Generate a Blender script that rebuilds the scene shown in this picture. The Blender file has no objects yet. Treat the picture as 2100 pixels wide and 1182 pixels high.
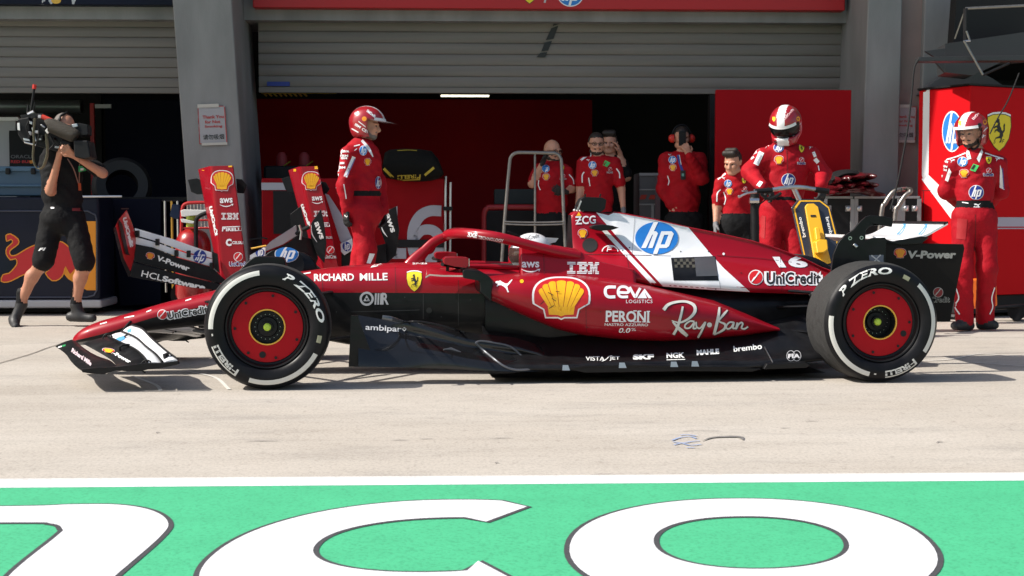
import bpy, bmesh, math, random
import numpy as np
from mathutils import Vector, Matrix
from mathutils.bvhtree import BVHTree
from mathutils.geometry import tessellate_polygon
random.seed(7); RNG = np.random.default_rng(7)
SC = bpy.context.scene
R = math.radians
# ------------------------------------------------------------------ camera
PW, PHT = 2100.0, 1182.0            # size the photograph was measured at
LENS = 50.0
FPX = LENS/36.0*PW
CAM = np.array([0.0, 0.0, 1.0])     # one metre above the pit lane
PITCH = math.atan((PHT/2-441.0)/FPX)
YAW = R(-2.1)
def _axes():
    c, s = math.cos(YAW), math.sin(YAW)
    Z = np.array([[c, -s, 0], [s, c, 0], [0, 0, 1]])
    return (Z@np.array([1., 0, 0]), Z@np.array([0, math.sin(PITCH), math.cos(PITCH)]), Z@np.array([0, math.cos(PITCH), -math.sin(PITCH)]))
AR, AU, AF = _axes()
cd = bpy.data.cameras.new('camera'); cam = bpy.data.objects.new('camera', cd)
SC.collection.objects.link(cam); SC.camera = cam
cd.lens = LENS; cd.sensor_width = 36.0; cd.clip_end = 2000; cd.clip_start = .05
cam.matrix_world = Matrix(((AR[0], AU[0], -AF[0], CAM[0]), (AR[1], AU[1], -AF[1], CAM[1]), (AR[2], AU[2], -AF[2], CAM[2]), (0, 0, 0, 1)))
cd.dof.use_dof = True; cd.dof.focus_distance = 8.6; cd.dof.aperture_fstop = 9.0
# ------------------------------------------------------------------ light
SUN_EL, SUN_AZ = 44.0, 8.0          # the sun stands to the left; AZ = degrees towards the camera
w = bpy.data.worlds.new('World'); SC.world = w; w.use_nodes = True
nt = w.node_tree; sky = nt.nodes.new('ShaderNodeTexSky'); sky.sky_type = 'NISHITA'; sky.sun_disc = False
tosun = Vector((-math.cos(R(SUN_AZ))*math.cos(R(SUN_EL)), -math.sin(R(SUN_AZ))*math.cos(R(SUN_EL)), math.sin(R(SUN_EL))))
sky.sun_elevation = R(SUN_EL); sky.sun_rotation = math.atan2(tosun.x, tosun.y)
sky.dust_density = 2.5; sky.air_density = 1.2
bg = nt.nodes['Background']; nt.links.new(sky.outputs[0], bg.inputs[0]); bg.inputs[1].default_value = .105
sl = bpy.data.lights.new('sun', 'SUN'); sl.energy = 4.6; sl.angle = R(.5); sl.color = (1, .95, .87)
so = bpy.data.objects.new('sun', sl); SC.collection.objects.link(so); so.location = (-20, -2, 20)
so.rotation_euler = tosun.to_track_quat('Z', 'Y').to_euler()
SC.view_settings.view_transform = 'Standard'; SC.view_settings.look = 'None'
SC.view_settings.exposure = .5; SC.view_settings.gamma = 1.0
SC.cycles.use_denoising = True; SC.cycles.max_bounces = 8
# ------------------------------------------------------------------ measuring
def ray(u, v): return AR*((u-PW/2)/FPX)-AU*((v-PHT/2)/FPX)+AF
def W(u, v, d): return CAM+ray(u, v)*d                      # at depth d
def PY(u, v, Y): r = ray(u, v); return CAM+r*(Y/r[1])       # on the upright plane y = Y
def PG(u, v, z=0.): r = ray(u, v); return CAM+r*((z-CAM[2])/r[2])   # on the ground
def to_px(p):
    d = np.asarray(p)-CAM; z = d@AF
    return PW/2+FPX*(d@AR)/z, PHT/2-FPX*(d@AU)/z
CARO = np.array([-1.16, 9.095, 0.]); CARA = R(3.635); WB = 3.608
CX = np.array([math.cos(CARA), math.sin(CARA), 0]); CYV = np.array([-math.sin(CARA), math.cos(CARA), 0])
def PC(u, v, yl):                                           # on a plane along the car, yl from its middle: (x, z)
    r = ray(u, v); t = ((CARO-CAM)@CYV+yl)/(r@CYV); p = CAM+r*t-CARO
    return float(p@CX), float(p[2])
def C3(u, v, yl): x, z = PC(u, v, yl); return (x, yl, z)
# ------------------------------------------------------------------ materials
MATS = {}
def mat(name, col, rough=.5, metal=0., coat=0., bump=0., bscale=60., var=0., vscale=8., spec=.5, emit=0., alpha=1., trans=0., stretch=None):
    if name in MATS: return MATS[name]
    m = bpy.data.materials.new(name); m.use_nodes = True; t = m.node_tree; b = t.nodes['Principled BSDF']
    c = (*col, 1.)
    b.inputs['Base Color'].default_value = c; b.inputs['Roughness'].default_value = rough; b.inputs['Metallic'].default_value = metal
    b.inputs['Coat Weight'].default_value = coat; b.inputs['Coat Roughness'].default_value = .04
    b.inputs['Specular IOR Level'].default_value = spec
    b.inputs['Alpha'].default_value = alpha; b.inputs['Transmission Weight'].default_value = trans
    if emit: b.inputs['Emission Color'].default_value = c; b.inputs['Emission Strength'].default_value = emit
    if var or bump:
        tc = t.nodes.new('ShaderNodeTexCoord'); mp = t.nodes.new('ShaderNodeMapping'); t.links.new(tc.outputs['Object'], mp.inputs[0])
        if stretch: mp.inputs['Scale'].default_value = stretch
    if var:
        n = t.nodes.new('ShaderNodeTexNoise'); n.inputs['Scale'].default_value = vscale; n.inputs['Detail'].default_value = 6
        t.links.new(mp.outputs[0], n.inputs['Vector'])
        r = t.nodes.new('ShaderNodeMapRange'); r.inputs[1].default_value = .3; r.inputs[2].default_value = .7
        r.inputs[3].default_value = 1-var; r.inputs[4].default_value = 1+var; t.links.new(n.outputs[0], r.inputs[0])
        h = t.nodes.new('ShaderNodeHueSaturation'); h.inputs['Color'].default_value = c; t.links.new(r.outputs[0], h.inputs['Value'])
        t.links.new(h.outputs[0], b.inputs['Base Color'])
        r2 = t.nodes.new('ShaderNodeMapRange'); r2.inputs[1].default_value = .3; r2.inputs[2].default_value = .7
        r2.inputs[3].default_value = max(0, rough*(1-var)); r2.inputs[4].default_value = min(1, rough*(1+var)); t.links.new(n.outputs[0], r2.inputs[0])
        t.links.new(r2.outputs[0], b.inputs['Roughness'])
    if bump:
        n2 = t.nodes.new('ShaderNodeTexNoise'); n2.inputs['Scale'].default_value = bscale; n2.inputs['Detail'].default_value = 4
        t.links.new(mp.outputs[0], n2.inputs['Vector'])
        bp = t.nodes.new('ShaderNodeBump'); bp.inputs['Strength'].default_value = bump; bp.inputs['Distance'].default_value = .02
        t.links.new(n2.outputs[0], bp.inputs['Height']); t.links.new(bp.outputs[0], b.inputs['Normal'])
    MATS[name] = m
    return m
RED = mat('red paint', (.30, .003, .012), .36, coat=.35, var=.04, vscale=3, spec=.2)
WHITE = mat('white paint', (.80, .80, .82), .35, coat=.5)
BLACK = mat('black carbon', (.007, .007, .008), .40, coat=.08, var=.25, vscale=14, spec=.22)
SATIN = mat('satin black', (.008, .008, .009), .5, var=.2, vscale=9, spec=.25)
RUBBER = mat('tyre rubber', (.0065, .0065, .008), .42, var=.3, vscale=9, spec=.2)
TREAD = mat('scuffed tread', (.020, .0195, .019), .85, var=.2, vscale=20, bump=.2, bscale=90)
LETW = mat('white lettering', (.78, .78, .76), .5)
LETK = mat('black lettering', (.01, .01, .01), .5)
LETR = mat('red emblem', (.55, .012, .018), .45)
LETB = mat('blue emblem', (.02, .19, .58), .4)
NAVYL = mat('deep blue emblem', (.012, .035, .26), .5)
YEL = mat('yellow emblem', (.85, .43, .01), .4)
ORNG = mat('orange emblem', (.78, .28, .01), .45)
GREY = mat('grey lettering', (.45, .45, .47), .5)
GOLD = mat('gold ring', (.75, .42, .06), .35, metal=.2)
CHROME = mat('bare metal', (.62, .61, .6), .3, metal=1., var=.1)
STEEL = mat('brushed steel tube', (.27, .25, .23), .42, metal=.9, var=.12, vscale=30)
SKIN = mat('skin', (.50, .25, .165), .5, var=.06, vscale=25)
SKINL = mat('tanned skin', (.46, .21, .13), .5, var=.06, vscale=25)
HAIR = mat('dark hair', (.018, .012, .009), .6, var=.3, vscale=60)
GHAIR = mat('grey hair', (.14, .12, .11), .7, var=.4, vscale=60)
OVERALL = mat('red overalls', (.35, .004, .012), .75, var=.12, vscale=10, bump=1., bscale=9, spec=.2)
SHIRT = mat('red shirt', (.34, .004, .010), .8, var=.12, vscale=10, bump=.9, bscale=9, spec=.2)
BCLOTH = mat('black cloth', (.008, .008, .009), .85, var=.25, vscale=10, bump=.9, bscale=10, spec=.2)
GLOVE = mat('black glove', (.012, .012, .013), .7, bump=.3, bscale=60)
SHOE = mat('black shoe', (.018, .018, .02), .6, var=.3, vscale=25)
GLASS = mat('clear visor', (.30, .30, .33), .08, alpha=.30)
DVISOR = mat('dark visor', (.004, .004, .005), .22, spec=.25)
# ------------------------------------------------------------------ objects
COL = SC.collection
def link(o): COL.objects.link(o); return o
def tag(o, label=None, cat=None, group=None, kind=None):
    if label: o['label'] = label
    if cat: o['category'] = cat
    if group: o['group'] = group
    if kind: o['kind'] = kind
    return o
def thing(name, label, cat, loc=(0, 0, 0), rz=0., group=None):
    o = bpy.data.objects.new(name, None); o.empty_display_size = .1; link(o)
    o.location = tuple(float(c) for c in loc); o.rotation_euler = (0, 0, rz)
    bpy.context.view_layer.update()
    return tag(o, label, cat, group)
def catmull(pts, n=8, closed=False):
    P = [np.array(p, float) for p in pts]; out = []; N = len(P)
    for i in range(N if closed else N-1):
        p0 = P[(i-1) % N] if (closed or i > 0) else 2*P[0]-P[1]
        p1, p2 = P[i], P[(i+1) % N]
        p3 = P[(i+2) % N] if (closed or i+2 < N) else 2*P[-1]-P[-2]
        for k in range(n):
            t = k/n
            out.append(.5*((2*p1)+(p2-p0)*t+(2*p0-5*p1+4*p2-p3)*t*t+(3*p1-p0-3*p2+p3)*t**3))
    if not closed: out.append(P[-1])
    return out
class MB:                                                   # collects shapes for ONE mesh
    def __init__(s): s.v = []; s.f = []; s.m = []; s.mats = []
    def mi(s, m):
        if m not in s.mats: s.mats.append(m)
        return s.mats.index(m)
    def add(s, V, Fc, m):
        o = len(s.v); s.v.extend([tuple(float(c) for c in p) for p in V]); k = s.mi(m)
        for f in Fc: s.f.append(tuple(i+o for i in f)); s.m.append(k)
        return s
    def box(s, c, d, m, rot=None, taper=1.):
        V = []
        for z in (-1, 1):
            q = taper if z > 0 else 1.
            for x, y in ((-1, -1), (1, -1), (1, 1), (-1, 1)): V.append(Vector((x*d[0]/2*q, y*d[1]/2*q, z*d[2]/2)))
        if rot is not None:
            M = rot if isinstance(rot, Matrix) else Matrix.Rotation(rot, 3, 'Z')
            V = [M@p for p in V]
        return s.add([p+Vector(c) for p in V], [(0, 3, 2, 1), (4, 5, 6, 7), (0, 1, 5, 4), (1, 2, 6, 5), (2, 3, 7, 6), (3, 0, 4, 7)], m)
    def hexa(s, V, m):                                      # eight corners, bottom four then top four
        return s.add(V, [(0, 3, 2, 1), (4, 5, 6, 7), (0, 1, 5, 4), (1, 2, 6, 5), (2, 3, 7, 6), (3, 0, 4, 7)], m)
    def tube(s, pts, r, m, n=10, flat=None, caps=True):
        P = [Vector(p) for p in pts]; N = len(P); rr = r if hasattr(r, '__len__') else [r]*N
        rings = []; up = Vector((0, 0, 1)); prev = None
        for i in range(N):
            t = (P[min(i+1, N-1)]-P[max(i-1, 0)]).normalized()
            a = prev if prev is not None else (up if abs(t.z) < .95 else Vector((1, 0, 0)))
            b = t.cross(a).normalized(); a = b.cross(t).normalized(); prev = a
            fl = flat if flat else (1, 1)
            rings.append([P[i]+(a*math.sin(2*math.pi*k/n)*fl[0]+b*math.cos(2*math.pi*k/n)*fl[1])*rr[i] for k in range(n)])
        V = [p for q in rings for p in q]; Fc = []
        for i in range(N-1):
            for k in range(n): Fc.append((i*n+k, i*n+(k+1) % n, (i+1)*n+(k+1) % n, (i+1)*n+k))
        if caps: Fc.append(tuple(range(n-1, -1, -1))); Fc.append(tuple((N-1)*n+k for k in range(n)))
        return s.add(V, Fc, m)
    def grid(s, rows, m, closed=False, capends=False):      # rows of points; m may be f(i,j)
        n = len(rows[0]); V = [p for r in rows for p in r]
        for i in range(len(rows)-1):
            for j in range(n if closed else n-1):
                pass
        o = len(s.v); s.v.extend([tuple(float(c) for c in p) for p in V])
        for i in range(len(rows)-1):
            for j in range(n if closed else n-1):
                s.f.append((o+i*n+j, o+i*n+(j+1) % n, o+(i+1)*n+(j+1) % n, o+(i+1)*n+j)); s.m.append(s.mi(m(i, j) if callable(m) and not isinstance(m, bpy.types.Material) else m))
        if capends:
            mm = m(0, 0) if callable(m) and not isinstance(m, bpy.types.Material) else m
            s.f.append(tuple(o+j for j in range(n-1, -1, -1))); s.m.append(s.mi(mm))
            s.f.append(tuple(o+(len(rows)-1)*n+j for j in range(n))); s.m.append(s.mi(mm))
        return s
    def lathe(s, prof, m, M=None, n=48):                    # profile (r, h) turned about z; m may be f(i)
        M = M or Matrix()
        rows = [[M@Vector((r*math.cos(2*math.pi*k/n), r*math.sin(2*math.pi*k/n), h)) for k in range(n)] for r, h in prof]
        return s.grid(rows, (lambda i, j: m(i)) if callable(m) and not isinstance(m, bpy.types.Material) else m, closed=True)
    def ball(s, c, r, m, M=None, n=16):
        rx, ry, rz = r if hasattr(r, '__len__') else (r, r, r); rows = []
        for i in range(n//2+1):
            a = math.pi*i/(n//2); q = []
            for k in range(n):
                p = Vector((rx*math.sin(a)*math.cos(2*math.pi*k/n), ry*math.sin(a)*math.sin(2*math.pi*k/n), rz*math.cos(a)))
                q.append((M@p if M else p)+Vector(c))
            rows.append(q)
        return s.grid(rows, m, closed=True)
    def prism(s, poly, holes, f0, f1, m, side=None):        # polygon in 2D; f0/f1 map (a,b) to the front and back faces
        loops = [list(poly)]+[list(h) for h in (holes or [])]
        flat = [p for l in loops for p in l]
        tri = tessellate_polygon([[Vector((p[0], p[1], 0)) for p in l] for l in loops])
        n = len(flat); V = [f0(*p) for p in flat]+[f1(*p) for p in flat]
        s.add(V, [tuple(t) for t in tri]+[tuple(i+n for i in reversed(t)) for t in tri], m)
        o = 0; q = []
        for l in loops:
            k = len(l)
            for i in range(k): q.append((o+i, o+(i+1) % k, n+o+(i+1) % k, n+o+i))
            o += k
        return s.add(V, q, side or m)
    def build(s, name, parent=None, smooth=35, bev=0., world=True, weld=False, kind=None):
        me = bpy.data.meshes.new(name); me.from_pydata(s.v, [], s.f)
        for m in s.mats: me.materials.append(m)
        me.polygons.foreach_set('material_index', s.m)
        bm = bmesh.new(); bm.from_mesh(me)
        bmesh.ops.remove_doubles(bm, verts=bm.verts, dist=1e-5)
        bmesh.ops.recalc_face_normals(bm, faces=bm.faces)
        bm.to_mesh(me); bm.free()
        if smooth:
            me.polygons.foreach_set('use_smooth', [True]*len(me.polygons)); me.set_sharp_from_angle(angle=R(smooth))
        o = bpy.data.objects.new(name, me); link(o)
        if parent is not None:
            o.parent = parent
            if world: o.matrix_parent_inverse = parent.matrix_world.inverted()
        if bev:
            b = o.modifiers.new('bevel', 'BEVEL'); b.width = bev; b.segments = 2; b.limit_method = 'ANGLE'; b.angle_limit = R(40); b.harden_normals = True
        if kind: o['kind'] = kind
        return o
def bvh(*objs):                                             # world-space tree of meshes
    V, P = [], []
    for o in objs:
        bpy.context.view_layer.update()
        M = o.matrix_world; k = len(V); V += [M@v.co for v in o.data.vertices]; P += [tuple(i+k for i in p.vertices) for p in o.data.polygons]
    return BVHTree.FromPolygons(V, P)
# ------------------------------------------------------------------ flat writing, traced in photo pixels and stuck on a surface
_TX = {}
def text_mesh(st, bold=0., shear=0., space=1.):
    key = (st, bold, shear, space)
    if key in _TX: return _TX[key]
    c = bpy.data.curves.new('t', 'FONT'); c.body = st; c.size = 1.; c.offset = bold; c.shear = shear; c.space_character = space; c.resolution_u = 3
    o = bpy.data.objects.new('t', c); link(o); bpy.context.view_layer.update()
    me = o.evaluated_get(bpy.context.evaluated_depsgraph_get()).to_mesh()
    V = np.array([(v.co.x, v.co.y) for v in me.vertices]); Fc = [tuple(p.vertices) for p in me.polygons]
    o.to_mesh_clear(); bpy.data.objects.remove(o); bpy.data.curves.remove(c)
    _TX[key] = (V, Fc); return V, Fc
def arc(cx, cy, rx, ry=None, a0=0., a1=360., n=28):
    ry = rx if ry is None else ry
    return [(cx+rx*math.cos(R(a0+(a1-a0)*i/n)), cy+ry*math.sin(R(a0+(a1-a0)*i/n))) for i in range(n if abs(a1-a0) >= 360 else n+1)]
def ribbon(pts, wd, smooth=6):                              # a brush stroke: outline of a line of changing width
    if smooth: 
        ww = wd if hasattr(wd, '__len__') else [wd]*len(pts)
        P = catmull([(p[0], p[1], q) for p, q in zip(pts, ww)], smooth)
    else: P = [(p[0], p[1], wd) for p in pts]
    P = np.array(P); L, Rr = [], []
    for i in range(len(P)):
        t = P[min(i+1, len(P)-1), :2]-P[max(i-1, 0), :2]; t = t/(np.linalg.norm(t)+1e-9); n = np.array([-t[1], t[0]])
        L.append(tuple(P[i, :2]+n*P[i, 2]/2)); Rr.append(tuple(P[i, :2]-n*P[i, 2]/2))
    return L, Rr
class Decal:
    """writing and marks: shapes in photo pixels, laid on the surface met there (f maps shape coordinates to photo pixels)"""
    def __init__(s, target, f=None): s.b = target if isinstance(target, BVHTree) else bvh(*(target if isinstance(target, (list, tuple)) else [target])); s.items = []; s.f = f
    def mesh(s, V, Fc, m, lay=0): s.items.append((np.array(V, float), Fc, m, lay)); return s
    def poly(s, pts, m, lay=0, holes=None):
        loops = [list(pts)]+[list(h) for h in (holes or [])]
        tri = tessellate_polygon([[Vector((p[0], p[1], 0)) for p in l] for l in loops])
        return s.mesh([p for l in loops for p in l], [tuple(t) for t in tri], m, lay)
    def stroke(s, pts, wd, m, lay=0, smooth=6):
        L, Rr = ribbon(pts, wd, smooth); n = len(L)
        return s.mesh(L+Rr, [(i, i+1, n+i+1, n+i) for i in range(n-1)], m, lay)
    def text(s, st, p0, p1, h, m, lay=0, bold=0., shear=0., space=1., slant=0., up=None):
        """baseline p0-p1, letters h pixels high"""
        V, Fc = text_mesh(st, bold, shear, space)
        if len(V) == 0: return s
        mn, mx = V.min(0), V.max(0); q = (V-mn)/(mx-mn)
        p0, p1 = np.array(p0, float), np.array(p1, float); d = p1-p0
        n = np.array(up, float) if up is not None else np.array([d[1], -d[0]])/np.linalg.norm(d)
        P = p0+q[:, :1]*d+q[:, 1:]*n*h
        return s.mesh(P, Fc, m, lay)
    def build(s, name, parent, gap=.0025, maxpx=9.):
        mb = MB(); org = Vector(CAM)
        for V, Fc, m, lay in s.items:
            bm = bmesh.new(); vs = [bm.verts.new((p[0], p[1], 0)) for p in V]
            for f in Fc:
                try: bm.faces.new([vs[i] for i in f])
                except Exception: pass
            for _ in range(5):
                lg = [e for e in bm.edges if e.calc_length() > maxpx]
                if not lg: break
                bmesh.ops.subdivide_edges(bm, edges=lg, cuts=1); bmesh.ops.triangulate(bm, faces=[f for f in bm.faces if len(f.verts) > 3])
            bm.verts.index_update(); P = []; last = None; hits = []
            for v in bm.verts:
                u, vv = (v.co.x, v.co.y) if s.f is None else s.f(v.co.x, v.co.y)
                r = Vector(ray(u, vv)); ln = r.length; r.normalize(); h = s.b.ray_cast(org, r)
                hits.append((r, h))
            ds = [h[3] for r, h in hits if h[0] is not None]
            md = float(np.median(ds)) if ds else None
            if md is None: bm.free(); continue
            for r, h in hits:
                g = gap*(1+lay)
                if h[0] is not None: P.append(org+r*(h[3]-g/max(.25, abs(r.dot(h[1])))))
                else:
                    nn = s.b.find_nearest(org+r*md); P.append(nn[0]-r*g if nn[0] is not None and (nn[0]-(org+r*md)).length < .03 else None)
            vv = [p if p is not None else Vector((0, 0, 0)) for p in P]
            ff = [tuple(x.index for x in f.verts) for f in bm.faces]
            ff = [f for f in ff if all(P[i] is not None for i in f)]
            # drop faces torn across a depth step
            ff = [f for f in ff if max((vv[i]-vv[j]).length for i in f for j in f) < .25]
            mb.add(vv, ff, m); bm.free()
        return mb.build(name, parent, smooth=60)
# --------- emblems, each drawn in a unit square (-1..1, y up) placed by centre / half-size in pixels
def place(c, rx, ry=None, rot=0., sk=0.):
    ry = rx if ry is None else ry; ca, sa = math.cos(R(rot)), math.sin(R(rot))
    def f(p):
        x, y = p[0]*rx+sk*p[1]*ry, -p[1]*ry
        return (c[0]+x*ca-y*sa, c[1]+x*sa+y*ca)
    return f
def shell(D, c, rx, ry=None, rot=0., lay=0, border=WHITE, body=YEL, line=LETR, sk=0.):
    f = place(c, rx, ry, rot, sk)
    top = [(math.copysign(abs(math.cos(R(a)))**.80, math.cos(R(a))), math.copysign(abs(math.sin(R(a)))**.78, math.sin(R(a)))*.92+.02) for a in np.linspace(-14, 194, 25)]
    out = [(.62, -.55), (.55, -.93), (.12, -.93), (0, -1.0), (-.12, -.93), (-.55, -.93), (-.62, -.55)]
    P = top+list(out); P = [(top[0][0], top[0][1])]+top[1:]+[out[6], out[5], out[4], out[3], out[2], out[1], out[0]]
    D.poly([f(p) for p in P], border, lay)
    D.poly([f((p[0]*.93, p[1]*.93)) for p in P], line, lay+1)
    # seven fan ribs
    base = (0, -.74); rays = np.linspace(168, 12, 8)
    for i in range(7):
        a0, a1 = rays[i]-1.2, rays[i+1]+1.2; am = (a0+a1)/2
        q = []
        for a in np.linspace(a0, a1, 5):
            bump = 1-.06*((a-am)/((a0-a1)/2))**2; rr = .82*bump
            q.append((math.copysign(abs(math.cos(R(a)))**.88, math.cos(R(a)))*rr*1.0, abs(math.sin(R(a)))**.85*rr*.96-.02))
        k = i-3; D.poly([f((.10*k-.045, -.62)), *[f(p) for p in q], f((.10*k+.045, -.62))], body, lay+2)
    D.poly([f(p) for p in [(-.46, -.42), (.46, -.42), (.42, -.76), (.12, -.78), (0, -.84), (-.12, -.78), (-.42, -.76)]], body, lay+2)
def hp(D, c, rx, ry=None, rot=0., lay=0, blue=LETB, ring=WHITE, ringw=1.08, sk=0.):
    f = place(c, rx, ry, rot, sk)
    if ring: D.poly([f((x*ringw, y*ringw)) for x, y in arc(0, 0, 1, n=36)], ring, lay)
    D.poly([f(p) for p in arc(0, 0, 1, n=36)], blue, lay+1)
    L = lay+2; wm = WHITE
    D.poly([f(p) for p in [(-.14, .99), (.07, .99), (-.50, -.62), (-.72, -.62)]], wm, L)                              # h stem
    D.poly([f(p) for p in [(-.18, .43), (-.02, .42), (.06, .30), (-.19, -.62), (-.40, -.62), (-.17, .20), (-.26, .20)]], wm, L)
    D.poly([f(p) for p in [(.22, .42), (.42, .42), (.02, -.99), (-.17, -.98)]], wm, L)                               # p stem
    D.poly([f(p) for p in [(.38, .42), (.70, .42), (.80, .27), (.58, -.50), (.46, -.62), (.11, -.62), (.17, -.40), (.38, -.40), (.55, .20), (.33, .20)]], wm, L)
HORSE = [(-.30, .78), (-.16, .93), (-.02, 1.0), (.06, .92), (.05, .78), (.12, .62), (.10, .40), (.22, .26), (.30, .05), (.42, -.02), (.52, .10), (.50, .40), (.60, .62), (.70, .50), (.64, .30), (.66, .05), (.55, -.12),
         (.44, -.22), (.46, -.42), (.34, -.52), (.30, -.72), (.22, -.92), (.05, -.97), (.02, -.90), (.14, -.82), (.18, -.62), (.08, -.60), (-.14, -.62), (-.42, -.66), (-.44, -.58), (-.14, -.48), (.06, -.40), (.10, -.20), (.0, -.12),
         (-.16, -.06), (-.22, .02), (-.38, -.02), (-.46, -.16), (-.54, -.12), (-.46, .08), (-.30, .14), (-.20, .16), (-.24, .28), (-.42, .26), (-.54, .16), (-.62, .22), (-.50, .38), (-.28, .42), (-.16, .50), (-.10, .66), (-.22, .64), (-.32, .68)]
def crest(D, c, rx, ry, lay=0, rot=0., detail=True):
    f = place(c, rx, ry, rot)
    S = [(-.92, .80), (-.5, .92), (0, .95), (.5, .92), (.92, .80), (.96, .3), (.78, -.35), (.40, -.78), (0, -1.02), (-.40, -.78), (-.78, -.35), (-.96, .3)]
    D.poly([f((p[0]*1.06, p[1]*1.05)) for p in S], LETK, lay); D.poly([f(p) for p in S], YEL2, lay+1)
    D.poly([f(p) for p in [(-.95, .84), (-.5, .96), (0, .99), (.5, .96), (.95, .84), (.95, .94), (.5, 1.06), (0, 1.09), (-.5, 1.06), (-.95, .94)]], WHITE, lay+1)
    D.poly([f((p[0]*.72, p[1]*.66+.06)) for p in HORSE], LETK, lay+2)
    if detail:
        D.text('S', f((-.46, -.62)), f((-.26, -.62)), ry*.22, LETK, lay+2, shear=.3); D.text('F', f((.22, -.62)), f((.44, -.62)), ry*.22, LETK, lay+2, shear=.3)
YEL2 = mat('crest yellow', (.80, .62, .02), .45)
def slashed(D, c, r, lay=0, ring=WHITE, fill=LETR):         # round bank emblem: a disc with a slanting stroke
    f = place(c, r)
    D.poly([f(p) for p in arc(0, 0, 1, n=28)], ring, lay)
    D.poly([f(p) for p in arc(0, 0, .88, n=28)], fill, lay+1)
    D.poly([f(p) for p in [(.40, .80), (.56, .66), (.02, -.02), (-.52, -.66), (-.60, -.54), (-.30, -.06), (-.06, .12)]], ring, lay+2)
PUMA = [(-.95, .62), (-.80, .74), (-.55, .72), (-.40, .86), (-.30, .70), (-.05, .52), (.20, .34), (.45, .36), (.68, .70), (.92, .98), (1.0, .92), (.80, .55), (.60, .20), (.40, -.05), (.45, -.40), (.52, -.72), (.62, -.95), (.45, -1.0), (.36, -.70), (.22, -.35), (.0, -.10),
        (-.28, .12), (-.55, .10), (-.72, -.10), (-.82, -.05), (-.70, .25), (-.62, .38), (-.82, .36), (-.95, .46)]
def puma(D, c, rx, ry, m=WHITE, lay=0, flip=False): 
    f = place(c, rx, ry); D.poly([f((-p[0] if flip else p[0], p[1])) for p in PUMA], m, lay)
def aws(D, p0, p1, h, m=WHITE, lay=0, up=None):
    D.text('aws', p0, p1, h, m, lay, bold=.025, up=up)
    a, b = np.array(p0, float), np.array(p1, float); d = b-a; n = np.array(up, float) if up is not None else np.array([d[1], -d[0]])/np.linalg.norm(d)
    q = lambda s, t: tuple(a+d*s+n*h*t)
    D.stroke([q(-.02, -.30), q(.25, -.62), q(.5, -.72), q(.75, -.62), q(.96, -.36)], [h*.06, h*.17, h*.2, h*.17, h*.08], m, lay)
    D.poly([q(.80, -.28), q(1.06, -.22), q(.98, -.72), q(.95, -.36)], m, lay)
def ibm(D, p0, p1, h, m=WHITE, lay=0):
    a, b = np.array(p0, float), np.array(p1, float); d = b-a; n = np.array([d[1], -d[0]])/np.linalg.norm(d)
    q = lambda s, t: tuple(a+d*s+n*h*t)
    rows = {0: [(0, .26), (.31, .61), (.66, .80), (.88, 1)], 1: [(0, .26), (.31, .64), (.66, .82), (.86, 1)], 2: [(.08, .18), (.38, .47), (.54, .65), (.72, .83), (.85, .95)], 3: [(.08, .18), (.38, .60), (.72, .95)],
            4: [(.08, .18), (.38, .60), (.72, .79), (.80, .87), (.885, .95)], 5: [(.08, .18), (.38, .47), (.54, .65), (.72, .79), (.81, .86), (.885, .95)], 6: [(0, .26), (.31, .64), (.66, .79), (.82, .85), (.885, 1)], 7: [(0, .26), (.31, .61), (.66, .79), (.83, .84), (.885, 1)]}
    for r, segs in rows.items():
        t1 = 1-r/8-.012; t0 = t1-.083
        for s0, s1 in segs: D.poly([q(s0, t0), q(s1, t0), q(s1, t1), q(s0, t1)], m, lay)
def pirelli(D, p0, p1, h, m=WHITE, lay=0, up=None):
    """the long-P tyre wordmark"""
    a, b = np.array(p0, float), np.array(p1, float); d = b-a; n = np.array(up, float) if up is not None else np.array([d[1], -d[0]])/np.linalg.norm(d)
    q = lambda s, t: tuple(a+d*s+n*h*t)
    D.poly([q(0, 0), q(.055, 0), q(.09, .78), q(1, .78), q(1.0, .98), q(.03, .98)], m, lay)
    D.poly([q(.06, .45), q(.16, .45), q(.19, .80), q(.13, .80), q(.11, .60), q(.07, .6)], m, lay)
    D.text('IRELLI', q(.2, 0), q(1., 0), h*.66, m, lay, bold=.035, up=n)
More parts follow.
